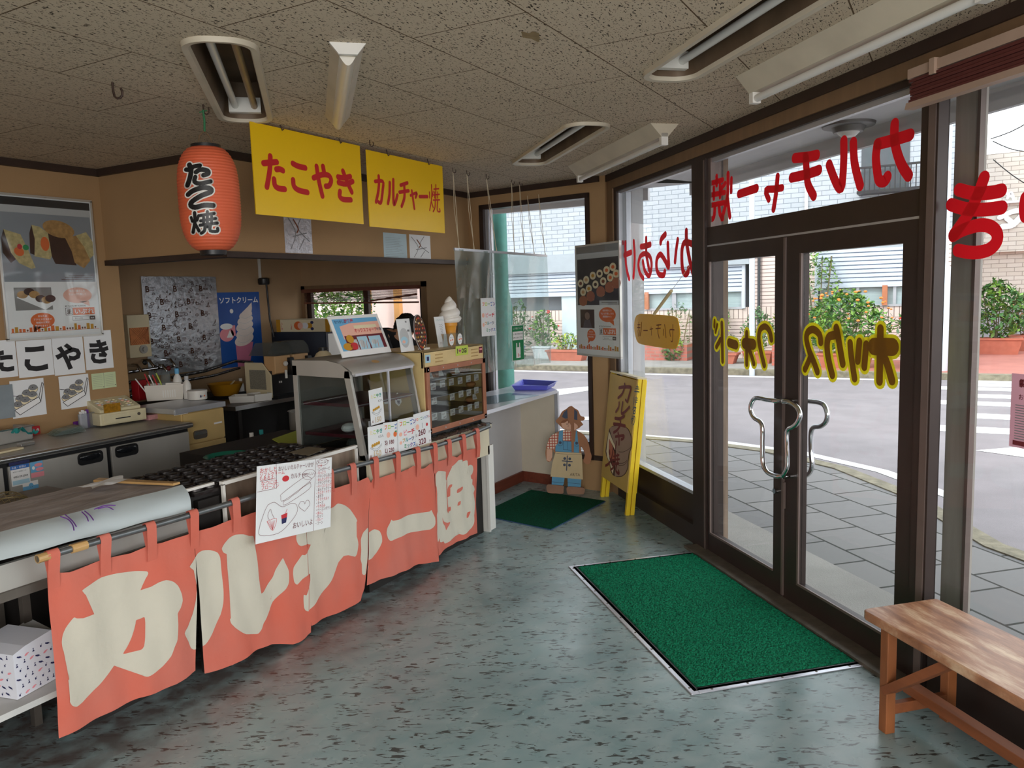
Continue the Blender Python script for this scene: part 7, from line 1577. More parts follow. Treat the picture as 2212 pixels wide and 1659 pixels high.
# ------------------------------------------------------------------ left wall papers
LWY = 5.05
T_cards = []
def kana(ch):
    def f_(mb, w, h): mb.m(COLS['black']).text(ch, w*.06, h*.20, w*.88, .001, .042)
    return f_
CRD = [('た', -38, 738, 34, 820), ('こ', 36, 737, 112, 817), ('や', 113, 730, 179, 812), ('き', 181, 716, 240, 800)]
for ch, x0, y0, x1, y1 in CRD:
    a = py(x0+6, y1, LWY-.004); b = py(x1+6, y1-6, LWY-.004); c = py(x0, y0, LWY-.004)
    sheet_on(Vector((a.x, LWY-.004, a.z)), (1, 0, 0), b.x-a.x, c.z-a.z, 'letter_card', 'white card with the black hiragana letter %s on the left wall' % {'た': 'ta at far left', 'こ': 'ko', 'や': 'ya', 'き': 'ki'}[ch], 'card', kana(ch), grp='hiragana letter cards')
def tako_art(mb, w, h):
    K = COLS['black']; mb.m(COLS['white']).poly([(.08*w, .28*h), (.22*w, .10*h), (.88*w, .38*h), (.98*w, .80*h), (.90*w, .88*h), (.80*w, .50*h)], .0008)
    for k, (x_, y_) in enumerate(((.26, .50), (.46, .62), (.66, .74), (.18, .34), (.40, .44), (.62, .56))):
        mb.m(K).ell(x_*w, y_*h, .145*w, .115*h, .001+.0004*k).m(COLS['cream']).ell(x_*w, y_*h, .135*w, .107*h, .0012+.0004*k).m(COLS['grey']).ell(x_*w-.0*w, (y_+.03)*h, .135*w, .075*h, .0013+.0004*k)
        mb.m(K).rect((x_-.03)*w, (x_)*w, (y_+.02)*h, (y_+.04)*h, .0015+.0004*k)
    mb.m(COLS['white']).poly([(.06*w, .22*h), (.20*w, .08*h), (.84*w, .36*h), (.80*w, .50*h)], .0042)
    for p_ in ([(.06, .22), (.20, .08), (.84, .36), (.97, .84)], [(.06, .22), (.80, .50), (.93, .88), (.97, .84)], [(.80, .50), (.84, .36)], [(.0, .62), (.2, .58)]): 
        for q1, q2 in zip(p_, p_[1:]): mb.m(K).stroke([(q1[0]*w, q1[1]*h), (q2[0]*w, q2[1]*h)], .0035, .0046)
for k, (x0, y0, x1, y1, yb) in enumerate(((20, 824, 94, 820, 905), (126, 814, 190, 806, 885))):
    a = py(x0, y0, LWY-.005); b = py(x1, y1, LWY-.005); c = py(x0+8, yb, LWY-.005)
    sheet_on(Vector((a.x, LWY-.005, c.z)), (1, 0, 0), b.x-a.x, a.z-c.z, 'drawing_card', ['paper with a tray of sauced octopus balls drawn on it, left one', 'paper with a tray of sauced octopus balls drawn on it, behind the register'][k], 'drawing', tako_art, grp='octopus ball drawings')
def memo(mb, w, h):
    mb.m(COLS['grey']).rect(w*.495, w*.505, 0, h, .0008)
    for k in range(7): mb.rect(.05*w, .42*w, h*(.15+.11*k), h*(.16+.11*k), .0008).rect(.56*w, .9*w, h*(.15+.11*k), h*(.16+.11*k), .0008)
    mb.m(COLS['black']).rect(.44*w, .48*w, .08*h, .12*h, .001).rect(.93*w, .97*w, .14*h, .18*h, .001)
a = py(200, 842, LWY-.004); b = py(252, 835, LWY-.004); c = py(197, 808, LWY-.004)
sheet_on(Vector((a.x, LWY-.004, a.z)), (1, 0, 0), b.x-a.x, c.z-a.z, 'memo_paper', 'pale green folded memo under the hiragana cards', 'memo', memo, m_=mat('pale_green_paper', (206, 220, 176), .8))
a = py(0, 905, LWY-.01); tag(MB().m(mat('bluish_pane', (150, 160, 166), .2, var=.2)).box(2.4, a.x+.09, LWY-.012, LWY-.002, 1.0, 1.205).build('wall_glass', smooth=0), 'greyish glass pane on the wall at the far left edge', 'pane')
def town(mb, w, y_, h_):
    rd = random.Random(2); mb.m(COLS['orange']).rect(.03*w, .97*w, y_, y_+.0025, .002)
    x_ = .04*w
    while x_ < .94*w:
        k = rd.randrange(4); ww = rd.uniform(.012, .022); mb.m(COLS[['orange', 'gold', 'orange', 'brown'][k]])
        if k == 3: mb.ell(x_+.006, y_+.012, .006, .006, .002, 10).rect(x_+.005, x_+.007, y_, y_+.012, .002); x_ += .018
        else: mb.rect(x_, x_+ww, y_, y_+rd.uniform(.4, 1)*h_, .002); x_ += ww+.006
def logo(mb, x_, y_, s_):
    mb.m(COLS['orange']).rect(x_+s_*1.05, x_+s_*4.2, y_, y_+s_, .0018).m(COLS['dbrown']).rect(x_, x_+s_, y_, y_+s_, .0016).m(COLS['white']).rect(x_+s_*.06, x_+s_*.94, y_+s_*.06, y_+s_*.94, .0018).m(COLS['dbrown']).text('ま', x_+s_*.1, y_+s_*.18, s_*.8, .0022, .03).m(COLS['white']).text('いぷれ', x_+s_*1.2, y_+s_*.18, s_*.8, .0022, .02, sx=1.2)
    mb.m(COLS['dbrown']).text('MY PLACE, MY PLEASURE', x_, y_+s_*1.15, s_*.28, .0018, .01, sx=.95)
    mb.m(COLS['dbrown']).rect(x_+s_*.9, x_+s_*3.3, y_-s_*.75, y_-s_*.2, .0016).m(COLS['white']).rect(x_+s_*.94, x_+s_*3.26, y_-s_*.71, y_-s_*.24, .0018).m(COLS['dbrown']).rect(x_+s_*3.4, x_+s_*4.2, y_-s_*.75, y_-s_*.2, .0016).text('まいぷれ', x_+s_*1.2, y_-s_*.6, s_*.3, .002).m(COLS['white']).text('検索', x_+s_*3.5, y_-s_*.58, s_*.28, .002)
def bubble(mb, x_, y_, rx, ry, lines, col='orange', tail=-1):
    mb.m(COLS[col]).ell(x_, y_, rx, ry, .002).poly([(x_+tail*rx*.1, y_-ry*.8), (x_+tail*rx*.75, y_-ry*.75), (x_+tail*rx*.8, y_-ry*1.45)][::1], .002)
    mb.m(COLS['white'])
    for k, s_ in enumerate(lines): mb.text(s_, x_, y_+ry*(.45-.42*k), ry*.30, .0026, .01, align='CENTER')
FM = mat('poster_frame', (206, 204, 198), .3, .5, var=.05)
def poster(name, label, p00, ux, w, h, draw):
    T_ = frame(p00, ux, (0, 0, 1)); t_ = thing(name, label, 'poster', M=T_.copy())
    MB(T_).m(M_paper).box(0, w, 0, h, -.012, 0).build('backing', t_, smooth=0)
    MB(T_).m(FM).box(-.008, w+.008, -.008, .006, -.014, .006).box(-.008, w+.008, h-.006, h+.008, -.014, .006).box(-.008, .004, 0, h, -.014, .006).box(w-.004, w+.008, 0, h, -.014, .006).build('frame', t_, smooth=0)
    mb = MB(T_); draw(mb, w, h); mb.build('print', t_, smooth=0)
    MB(T_).m(glass('poster_film', (244, 246, 246), haze=.04, rough=.05, refl=1.0)).grid(lambda u_, v_: Vector((w*u_, h*v_, .0055+.002*mnoise.noise(Vector((u_*5, v_*3, 1))))), 16, 20).build('clear_cover', t_, smooth=80)
    return t_
M_bread = mat('toasted_bread', (196, 150, 90), .7, var=.35, vs=30); M_crumb = mat('bread_filling', (214, 196, 140), .7, var=.3, vs=40); M_crust = mat('dark_crust', (66, 34, 22), .6, var=.3, vs=14)
def food_poster(mb, w, h):
    mb.m(mat('poster_greyblue', (150, 156, 164), .6, var=.15, vs=3)).rect(.02*w, .98*w, .40*h, .93*h, .0006).m(COLS['black']).rect(.01*w, .985*w, .93*h, .985*h, .0008).m(COLS['lgrey']).rect(.01*w, .985*w, .88*h, .93*h, .001)
    def pg(m_, pts, c): mb.m(m_).poly([(a*w, b*h) for a, b in pts], c)
    pg(M_crust, [(.03, .60), (.03, .70), (.06, .76), (.16, .72), (.2, .58), (.10, .53)], .0012); pg(M_crumb, [(.06, .76), (.22, .73), (.28, .63), (.34, .50), (.30, .49), (.18, .53), (.11, .60)], .0016); mb.m(COLS['orange']).ell(.19*w, .61*h, .05*w, .03*h, .002, rot=-.5).m(COLS['red']).ell(.20*w, .645*h, .025*w, .018*h, .0024).m(COLS['green']).ell(.26*w, .64*h, .03*w, .02*h, .0024)
    pg(M_crust, [(.30, .60), (.31, .74), (.34, .80), (.40, .70), (.38, .58)], .0012); pg(M_crumb, [(.34, .80), (.42, .79), (.50, .75), (.53, .60), (.50, .56), (.34, .58), (.36, .70)], .0018); mb.m(COLS['orange']).ell(.46*w, .67*h, .045*w, .05*h, .0022)
    pg(M_crust, [(.50, .76), (.70, .72), (.78, .52), (.55, .53), (.52, .58)], .0020); mb.m(M_bread).ell(.62*w, .78*h, .17*w, .06*h, .0024, rot=-.18); pg(M_bread, [(.68, .72), (.80, .74), (.88, .66), (.94, .56), (.86, .50), (.76, .54), (.74, .62)], .0028); pg(M_crumb, [(.80, .74), (.92, .77), (1.0*.985, .70), (.985, .60), (.93, .57), (.87, .66)], .0024)
    mb.m(COLS['white']).rect(.02*w, .98*w, .02*h, .40*h, .0008).m(COLS['dbrown'])
    for k in range(3): mb.rect((.60+.04*k)*w, .95*w, (.415+.013*k)*h, (.42+.013*k)*h, .0012)
    mb.m(mat('dish_grey', (140, 136, 134), .6)).rect(.10*w, .48*w, .20*h, .36*h, .0012); pg(COLS['white'], [(.12, .29), (.40, .20), (.50, .24), (.48, .27), (.22, .34)], .0016)
    for k, (x_, y_) in enumerate(((.18, .31), (.25, .33), (.30, .31), (.36, .28), (.42, .27), (.46, .28))): mb.m([M_bread, M_crust][k % 2]).ell(x_*w, y_*h, .055*w, .026*h, .002+.0003*k)
    bubble(mb, .76*w, .30*h, .16*w, .058*h, ['地元の暮らしを', 'ちょっぴり楽しく'], 'peach', 1); bubble(mb, .36*w, .125*h, .125*w, .055*h, ['あなたの', 'アクセス口コミが', '地域の元気に', '繋がります！！'])
    logo(mb, .61*w, .155*h, .078*w); town(mb, w, .045*h, .05*h)
a = py(18, 733, LWY-.014); b = py(220, 719, LWY-.014)
poster('food_poster', 'framed poster of cut stuffed buns on the left wall', Vector((a.x, LWY-.014, 1.475)), (1, 0, 0), b.x-a.x, .88, food_poster)
def bun_poster(mb, w, h):
    mb.m(COLS['grey']).rect(0, w, .93*h, h, .0006).m(COLS['lgrey']).rect(0, w, .88*h, .93*h, .0007).m(mat('poster_dark', (58, 44, 44), .5, var=.3, vs=4)).rect(.02*w, .98*w, .46*h, .88*h, .0008)
    rows = [[(.10, .66), (.24, .69), (.40, .725), (.56, .74), (.72, .765), (.86, .79)], [(.16, .58), (.30, .61), (.46, .645), (.64, .67), (.80, .70), (.93, .73)]]
    for r_, row in enumerate(rows):
        for k, (x_, y_) in enumerate(row): mb.m(COLS['cream']).ell(x_*w, y_*h, .072*w, .036*h, .0012+.0003*r_).m(COLS['orange' if k > 3 else ['brown', 'tan', 'gold', 'dbrown'][(k+r_) % 4]]).ell(x_*w, y_*h, .036*w, .016*h, .0016+.0003*r_)
    for k, (x_, y_) in enumerate(((.34, .54), (.58, .58), (.78, .615), (.93, .65), (.16, .50))): mb.m(mat('poster_bun', (176, 104, 70), .5)).ell(x_*w, y_*h, .10*w, .048*h, .002+.0003*k).m(COLS['tan']).ell(x_*w, (y_-.025)*h, .09*w, .02*h, .0018+.0003*k)
    mb.m(COLS['lgrey']).rect(.55*w, .98*w, .46*h, .50*h, .004); mb.m(COLS['dbrown']).rect(.60*w, .95*w, .48*h, .484*h, .0044).rect(.75*w, .95*w, .468*h, .472*h, .0044)
    mb.m(COLS['white']).rect(.0, w, .0, .455*h, .0008).m(COLS['dbrown']).rect(.08*w, .42*w, .25*h, .42*h, .0012).m(mat('photo_skin', (150, 118, 104), .6)).ell(.25*w, .36*h, .06*w, .035*h, .0016).m(mat('photo_shirt', (96, 80, 84), .6)).poly([(.14*w, .25*h), (.36*w, .25*h), (.31*w, .325*h), (.19*w, .325*h)], .0015)
    bubble(mb, .72*w, .375*h, .19*w, .066*h, ['地元の暮らしを', 'ちょっぴり楽しくする', '地域情報サイト'], 'orange', 1); bubble(mb, .34*w, .185*h, .10*w, .055*h, ['あなたの', 'アクセス口コミが', '地域の元気に'])
    logo(mb, .53*w, .195*h, .09*w); town(mb, w, .055*h, .05*h)
tag(MB().m(M_blk).box(3.74, 3.95, 3.50, 3.72, 0, 1.188).build('dark_stand', smooth=0), 'dark stand behind the glass case carrying the pale canister', 'stand')

# poster hung across the window corner
fwd = CF.copy(); d0_ = 6.66; d1_ = 6.12
def at_depth(x, y, d): r_ = ray(x, y); return CO+r_*(d/r_.dot(CF))
a = at_depth(1249, 763, 6.35); b = at_depth(1341, 775, 5.85); c = at_depth(1240, 535, 6.35)
u_ = b-a; u_.z = 0
poster('bun_poster', 'framed poster of rows of filled buns on dark ground hung across the window corner', Vector((a.x, a.y, (a.z+b.z)/2)), u_, u_.length, c.z-(a.z+b.z)/2, bun_poster)
# papers on the bulkhead
BY = 3.868
def crinkle_art(mb, w, h):
    for p_ in ([(.1, .9), (.4, .5), (.2, .1)], [(.7, .95), (.5, .6), (.9, .3)], [(.3, .4), (.8, .5)], [(.5, .1), (.7, .35)]): mb.m(COLS['grey']).stroke([(a*w, b*h) for a, b in p_], .006, .0008)
    mb.m(COLS['brown']).stroke([(.35*w, .8*h), (.5*w, .6*h), (.45*w, .5*h)], .010, .0012)
a = py(617, 546, BY); b = py(676, 549, BY); c = py(615, 468, BY)
sheet_on(a, (1, 0, 0), b.x-a.x, c.z-a.z+.04, 'wall_paper_sheet', 'crinkled film covered paper below the large yellow sign', 'paper', crinkle_art, m_=mat('silvery_film', (200, 200, 208), .22, .2, var=.15, vs=20, bump=1.0, bs=20))
def lines_art(mb, w, h):
    for k in range(12): mb.m(COLS['grey']).rect(.08*w, (.6+.3*((k*7) % 5)/5)*w, h*(.1+.065*k), h*(.107+.065*k), .0008)
a = py(830, 559, BY); b = py(880, 560, BY); c = py(829, 502, BY)
sheet_on(a, (1, 0, 0), b.x-a.x, c.z-a.z, 'wall_paper_sheet', 'pale blue typed notice on the bulkhead', 'paper', lines_art, m_=mat('pale_blue_sheet', (190, 212, 220), .7))
a = py(886, 560, BY); b = py(931, 561, BY); c = py(884, 506, BY)
sheet_on(a, (1, 0, 0), b.x-a.x, c.z-a.z, 'wall_paper_sheet', 'white scribbled notice on the bulkhead, right of the blue one', 'paper', crinkle_art)

# ------------------------------------------------------------------ lettering on the glass (seen from inside, so reversed)
GX = XD+.018
GFr = frame(DN*GX, -DT, Z)                # a = -t, b = z, normal into the room
def onD(P, X=GX):
    out = []
    for x, y in P:
        q = hit(x, y, DN*X, DN); out.append((-(q.dot(DT)), q.z))
    return out
def glass_letters(name, label, S, z_, mats, extra=0.0, X=GX, two=None):
    T_ = frame(DN*X, -DT, Z)
    q0 = onD(z_(S[0][1][:1]), X)[0]
    t_ = thing(name, label, 'window lettering', DN*X-DT*q0[0]+Z*(q0[1]), -ANG)
    if two:
        mb = MB(T_).m(two)
        for w_, p_ in S: mb.stroke(onD(z_(p_), X), w_+extra, 0)
        mb.build('letter_outline', t_, smooth=0)
    mb = MB(T_).m(mats)
    for w_, p_ in S: mb.stroke(onD(z_(p_), X), w_, .0012 if two else 0)
    mb.build('letter_strokes', t_, smooth=0); return t_
zT_ = zc(1480, 240, 3.0164)
W_ = .050
glass_letters('window_lettering', 'red reversed katakana lettering on the transom above the doors', [
 (W_, [(1365, 85), (1364, 190), (1387, 290), (1418, 365), (1455, 420)]), (W_, [(1465, 155), (1360, 188), (1255, 215)]), (W_, [(1253, 215), (1243, 300), (1252, 400), (1265, 452), (1300, 456), (1318, 428)]),
 (W_, [(1034, 195), (1034, 300), (1028, 420), (1016, 500), (985, 470), (938, 350)]), (W_, [(1096, 205), (1104, 340), (1140, 485)]),
 (W_, [(714, 306), (800, 298), (858, 286)]), (W_, [(786, 300), (792, 400), (802, 480), (838, 552)]), (W_, [(694, 434), (790, 412), (872, 384)]),
 (W_*.75, [(603, 425), (592, 540), (576, 640)]), (W_*.75, [(632, 500), (580, 508), (526, 516), (545, 575)]),
 (W_*.95, [(352, 540), (465, 503)]),
 (.034, [(280, 408), (278, 540), (262, 620), (240, 700)]), (.029, [(302, 440), (300, 525)]), (.034, [(276, 560), (284, 630), (292, 688)]),
 (.031, [(206, 425), (206, 480)]), (.031, [(172, 470), (245, 448)]), (.031, [(164, 548), (258, 530)]), (.029, [(188, 500), (188, 570)]), (.029, [(228, 482), (228, 560)]), (.031, [(164, 615), (256, 596)]), (.034, [(194, 625), (188, 690), (165, 708), (158, 680)]), (.034, [(222, 620), (228, 670), (246, 700)]), (.029, [(262, 470), (240, 500)])], zT_, M_red)
zK = zc(1200, 330, 5.53)
glass_letters('window_lettering', 'red reversed hiragana lettering on the window left of the doors', [
 (.043, [(1563, 935), (1566, 1060), (1596, 1250), (1640, 1435)]), (.043, [(1650, 1100), (1600, 1076), (1540, 1075), (1512, 1150), (1510, 1300), (1522, 1410), (1552, 1450), (1580, 1432), (1588, 1385)]), (.039, [(1460, 1040), (1442, 1160), (1428, 1300)]),
 (.044, [(1312, 975), (1268, 1025), (1256, 1072)]), (.042, [(1342, 1085), (1347, 1220), (1352, 1368), (1310, 1290), (1255, 1215), (1212, 1270), (1208, 1380), (1238, 1452), (1290, 1462), (1306, 1420)]),
 (.044, [(1022, 1122), (1080, 1112), (1132, 1095)]), (.039, [(1083, 1022), (1084, 1200), (1100, 1300), (1120, 1400)]), (.039, [(1048, 1500), (1010, 1440), (990, 1340), (1012, 1240), (1070, 1205), (1128, 1240), (1148, 1330), (1136, 1430), (1112, 1470), (1068, 1410), (1044, 1300)]),
 (.039, [(935, 1060), (946, 1250), (932, 1485)]), (.039, [(834, 1075), (838, 1280), (855, 1410), (880, 1505)]), (.044, [(825, 1222), (902, 1190)]), (.023, [(776, 1062), (779, 1095)]), (.023, [(806, 1062), (807, 1088)])], zK, M_red)
zG = zc(1960, 200, 3.948)
glass_letters('window_lettering', 'large red reversed hiragana letters on the window right of the doors', [
 (.049, [(655, 725), (610, 850), (555, 970), (490, 1080), (392, 1215)]), (.049, [(392, 1220), (480, 1170), (620, 1130), (720, 1150), (768, 1215), (750, 1290), (680, 1345), (560, 1365), (430, 1345)]), (.049, [(440, 828), (560, 858), (700, 855), (800, 835)]), (.049, [(372, 955), (500, 992), (650, 998), (805, 980)]), (.049, [(1015, 900), (1005, 980), (1012, 1050)]), (.049, [(1060, 700), (1080, 800), (1060, 900)])], zG, M_red)
M_byel = translucent(mat('yellow_vinyl', (216, 202, 26), .45, var=.03), (214, 200, 24), .3); M_bbrn = translucent(mat('ochre_brown_vinyl', (132, 88, 14), .45, var=.04), (150, 110, 14), .3)
zO1 = zc(1520, 540, 5.35); zO2 = zc(1700, 520, 4.88)
glass_letters('window_lettering', 'yellow outlined brown reversed katakana on the left door leaf', [
 (.022, [(128, 815), (124, 885)]), (.022, [(160, 865), (140, 950)]), (.032, [(212, 845), (216, 1000), (220, 1285)]), (.032, [(195, 1035), (150, 1120)]),
 (.054, [(300, 1072), (375, 1098)]), (.062, [(475, 1080), (575, 1090)]), (.032, [(500, 955), (500, 1100), (500, 1320)]), (.032, [(525, 1140), (555, 1220), (582, 1312)]),
 (.035, [(785, 1035), (765, 940), (715, 885), (660, 915), (640, 1000), (655, 1130), (680, 1240), (702, 1330)])], zO1, M_bbrn, .030, X=XD+.012, two=M_byel)
glass_letters('window_lettering', 'yellow outlined brown reversed katakana on the right door leaf', [
 (.038, [(358, 1072), (345, 990), (280, 935), (222, 965), (208, 1040), (240, 1170), (290, 1290), (322, 1380)]), (.035, [(250, 1225), (192, 1355)]),
 (.041, [(480, 1415), (445, 1270), (425, 1130), (440, 1020), (500, 995), (535, 985)]), (.041, [(522, 920), (545, 1030), (570, 1180), (590, 1295)]),
 (.038, [(668, 1080), (680, 1220), (715, 1450)]), (.038, [(765, 1065), (748, 1265)]), (.038, [(838, 1095), (818, 1330)]),
 (.041, [(988, 930), (985, 1100), (978, 1480)]), (.076, [(920, 1115), (1115, 1120)]), (.041, [(1010, 1190), (1060, 1300), (1110, 1475)])], zO2, M_bbrn, .030, X=XD+.012, two=M_byel)
# yellow paddle hanging in the left window
XP = XD-.05
c4 = [(1371, 690), (1382, 678), (1455, 683), (1465, 698), (1468, 722), (1462, 748), (1452, 754), (1386, 744), (1375, 735), (1370, 712)]
t = thing('hanging_plate', 'yellow plate with a stick hanging in the window left of the doors, reversed lettering', 'sign', hit(1420, 750, DN*XP, DN), -ANG)
T_ = frame(DN*XP, -DT, Z); mb = MB(T_).m(mat('amber_board', (232, 176, 20), .35, var=.04)); pts = csmooth(onD(c4, XP), 3); n_ = len(pts)
mb.add([(a, b, 0) for a, b in pts]+[(a, b, -.006) for a, b in pts], [tuple(range(n_)), tuple(range(n_, 2*n_))[::-1]]+[(i, n_+i, n_+(i+1) % n_, (i+1) % n_) for i in range(n_)]); mb.build('plate', t, smooth=0)
mb = MB(T_).m(COLS['brown']); zP = zc(960, 400, 3.95)
for w_, p_ in ((.010, [(1950, 1190), (1948, 1325), (1935, 1330)]), (.010, [(1962, 1235), (1925, 1235), (1930, 1290)]), (.010, [(1880, 1190), (1892, 1300)]), (.010, [(1870, 1230), (1868, 1280)]), (.010, [(1812, 1195), (1850, 1190)]), (.010, [(1805, 1225), (1845, 1220)]), (.010, [(1828, 1190), (1822, 1250), (1834, 1305)]), (.008, [(1765, 1210), (1770, 1280)]), (.008, [(1755, 1230), (1780, 1225)]), (.010, [(1700, 1240), (1735, 1240)]), (.010, [(1682, 1170), (1680, 1230), (1672, 1285)]), (.008, [(1650, 1190), (1672, 1190)]), (.008, [(1648, 1215), (1672, 1215)]), (.008, [(1660, 1170), (1660, 1240)]), (.008, [(1652, 1240), (1655, 1290)]), (.008, [(1668, 1240), (1664, 1285)])): mb.stroke(onD(zP(p_), XP), w_*.8, .001)
mb.build('lettering', t, smooth=0)
a, b = onD([(1414, 678), (1451, 628)], XP-.01); MB(T_).m(mat('pale_wood_stick', (228, 208, 160), .6, var=.1)).tube([(a[0], a[1], .012), (b[0], b[1], .012)], .011, 12).build('stick', t, smooth=50)
MB(T_).m(M_str).tube([(b[0], b[1], .012), (onD([(1480, 575)], XP)[0][0], onD([(1480, 575)], XP)[0][1], -.03)], .0015, 5).build('thread', t)
# pink notice on the right window
a = onD([(2180, 963)])[0]; b = onD([(2188, 806)])[0]
mp = MB(GFr).m(mat('pink_sheet', (226, 170, 190), .7)); 
t = thing('window_notice', 'pink printed notice stuck on the window at the right edge', 'notice', DN*GX-DT*a[0]+Z*a[1], -ANG)
MB(GFr).m(mat('pink_sheet', (226, 170, 190), .7)).box(a[0], a[0]+.21, a[1], b[1], 0, .001).build('sheet', t, smooth=0)
mb = MB(GFr); x_, y_ = a[0], a[1]
mb.m(COLS['maroon']).text('祭', x_+.03, y_+.215, .03, .002, .02).text('お知らせ', x_+.03, y_+.17, .022, .002).ell(x_+.04, y_+.225, .008, .014, .002)
for k in range(14): mb.m(COLS['grey']).rect(x_+.02, x_+.06+.012*((k*5) % 7), y_+.03+.009*k, y_+.033+.009*k, .002)
mb.m(COLS['maroon']).rect(x_+.015, x_+.14, y_+.008, y_+.024, .002); mb.build('print', t, smooth=0)
# rolled-up blind over the right window
t = thing('roman_blind', 'dark red-brown blind rolled up over the window right of the doors', 'blind', DW(XD-.06, 1.6, 2.3), -ANG)
M_db = mat('dark_red_bamboo', (96, 44, 40), .6, var=.35, vs=30, stretch=(30, 1, 30)); xb0 = XD-.13; M_cream2 = mat('dusty_beige_rail', (176, 150, 132), .6, var=.1)
tb0 = 2.56
MB(TD).m(M_cream2).box(xb0-.01, xb0+.09, -1.2, tb0+.01, 2.405, 2.44).build('head_rail', t, smooth=0)
mb = MB(TD).m(M_db)
for k in range(7): mb.box(xb0-.012+.004*(k % 2), xb0+.012, -1.2, tb0-.004*(k % 3), 2.318+.012*k, 2.328+.012*k)
mb.box(xb0-.004, xb0+.01, -1.2, tb0-.01, 2.318, 2.402); mb.build('folded_slats', t, smooth=0)
MB(TD).m(M_cream2).prism([(xb0-.018, 2.296), (xb0+.022, 2.296), (xb0+.018, 2.318), (xb0-.012, 2.320)], -1.2, tb0+.012, 'y').build('bottom_rail', t, smooth=0)
for tt_ in (tb0-.12, .9): MB(TD).m(M_cream2).box(xb0-.022, xb0+.025, tt_-.012, tt_+.012, 2.39, 2.445).build('bracket', t, smooth=0)
tag(MB().m(M_str).box(0, .001, 0, .001, 0, .001).build('x_', smooth=0)); bpy.data.objects.remove(bpy.data.objects['x_'])

# ------------------------------------------------------------------ floor mats
def turf_mat(name, c1, c2, sc=420):
    m = mat(name, c1, .95, var=.1); n, l, b = nodes_of(m); tcn = n.new('ShaderNodeTexCoord')
    nz = n.new('ShaderNodeTexNoise'); nz.inputs['Scale'].default_value = sc; nz.inputs['Detail'].default_value = 2; l.new(tcn.outputs['Object'], nz.inputs['Vector'])
    nz2 = n.new('ShaderNodeTexNoise'); nz2.inputs['Scale'].default_value = sc*.22; l.new(tcn.outputs['Object'], nz2.inputs['Vector'])
    ml = n.new('ShaderNodeMath'); ml.operation = 'MULTIPLY'; l.new(nz.outputs['Fac'], ml.inputs[0]); l.new(nz2.outputs['Fac'], ml.inputs[1])
    mr = n.new('ShaderNodeMapRange'); mr.inputs[1].default_value = .16; mr.inputs[2].default_value = .32; l.new(ml.outputs[0], mr.inputs[0])
    mx = n.new('ShaderNodeMix'); mx.data_type = 'RGBA'; mx.inputs[6].default_value = (*lin(c2), 1); mx.inputs[7].default_value = (*lin(c1), 1); l.new(mr.outputs[0], mx.inputs[0]); l.new(mx.outputs[2], b.inputs['Base Color'])
    bp = n.new('ShaderNodeBump'); bp.inputs['Strength'].default_value = 1.0; bp.inputs['Distance'].default_value = .012; l.new(nz.outputs['Fac'], bp.inputs['Height']); l.new(bp.outputs[0], b.inputs['Normal'])
    b.inputs['Specular IOR Level'].default_value = .15; return m
M_turf = turf_mat('green_turf', (28, 164, 116), (6, 84, 60)); M_turf2 = turf_mat('dark_green_turf', (8, 104, 72), (4, 66, 46), 500)
t = thing('door_mat', 'large green turf mat in an aluminium frame in front of the doors', 'mat', DW(1.86, 3.6, 0), -ANG); ma, mb_, mc, md = 1.415, 2.235, 2.795, 4.405
MB(TD).m(M_black).box(ma+.02, mb_-.005, mc+.02, md-.02, 0.001, .006).build('rubber_base', t, smooth=0)
rd = random.Random(5)
NX, NT = 60, 116
MB(TD).m(M_turf).grid(lambda u_, v_: Vector((ma+.045+(mb_-ma-.055)*u_, mc+.045+(md-mc-.09)*v_, .013+(rd.uniform(-.003, .003) if 0 < u_ < 1 and 0 < v_ < 1 else -.006))), NX*2, NT*2).build('turf', t, smooth=0)
fr = MB(TD).m(mat('bright_aluminium', (214, 214, 222), .3, .75, var=.05))
def bev(x0, x1, y0, y1): fr.box(x0, x1, y0, y1, 0, .006)
bev(ma, ma+.038, mc, md); bev(ma+.038, mb_, mc, mc+.038); bev(ma+.038, mb_, md-.038, md); bev(mb_-.004, mb_+.018, mc, md); fr.build('aluminium_frame', t, smooth=0, bevel=.002)
sc_ = MB(TD).m(M_steel_d)
for k in range(9): sc_.ball((ma+.015, mc+.05+k*(md-mc-.1)/8, .006), .006, 8, (1, 1, .3))
for k in range(5): sc_.ball((ma+.1+k*.165, mc+.015, .006), .006, 8, (1, 1, .3)).ball((ma+.1+k*.165, md-.015, .006), .006, 8, (1, 1, .3))
sc_.build('frame_screws', t)
t = thing('floor_mat', 'small dark green mat in front of the side counter', 'mat', (5.27, 2.76, 0)); q4 = [Vector(v) for v in ((5.72, 3.10, 0), (5.635, 2.386, 0), (4.784, 2.443, 0), (4.905, 3.118, 0))]
MB().m(mat('blue_grey_rubber', (60, 90, 130), .7)).hexa([v+Z*.001 for v in q4], [v+Z*.006 for v in q4]).build('rubber_backing', t, smooth=0)
c_ = sum(q4, Vector())/4; i4 = [c_+(v-c_)*.985 for v in q4]
MB().m(M_turf2).hexa([v+Z*.006 for v in i4], [v+Z*.011 for v in i4]).build('pile', t, smooth=0)

# ------------------------------------------------------------------ A-board
a0_ = pz(1296, 1072, 0); a1_ = pz(1352, 1114, 0)
ux_ = (a1_-a0_); ux_.z = 0; wA = ux_.length; ux_.normalize(); nA = Vector((ux_.y, -ux_.x, 0))
if nA.dot(-Vector((a0_.x, a0_.y, 0))) < 0: nA = -nA
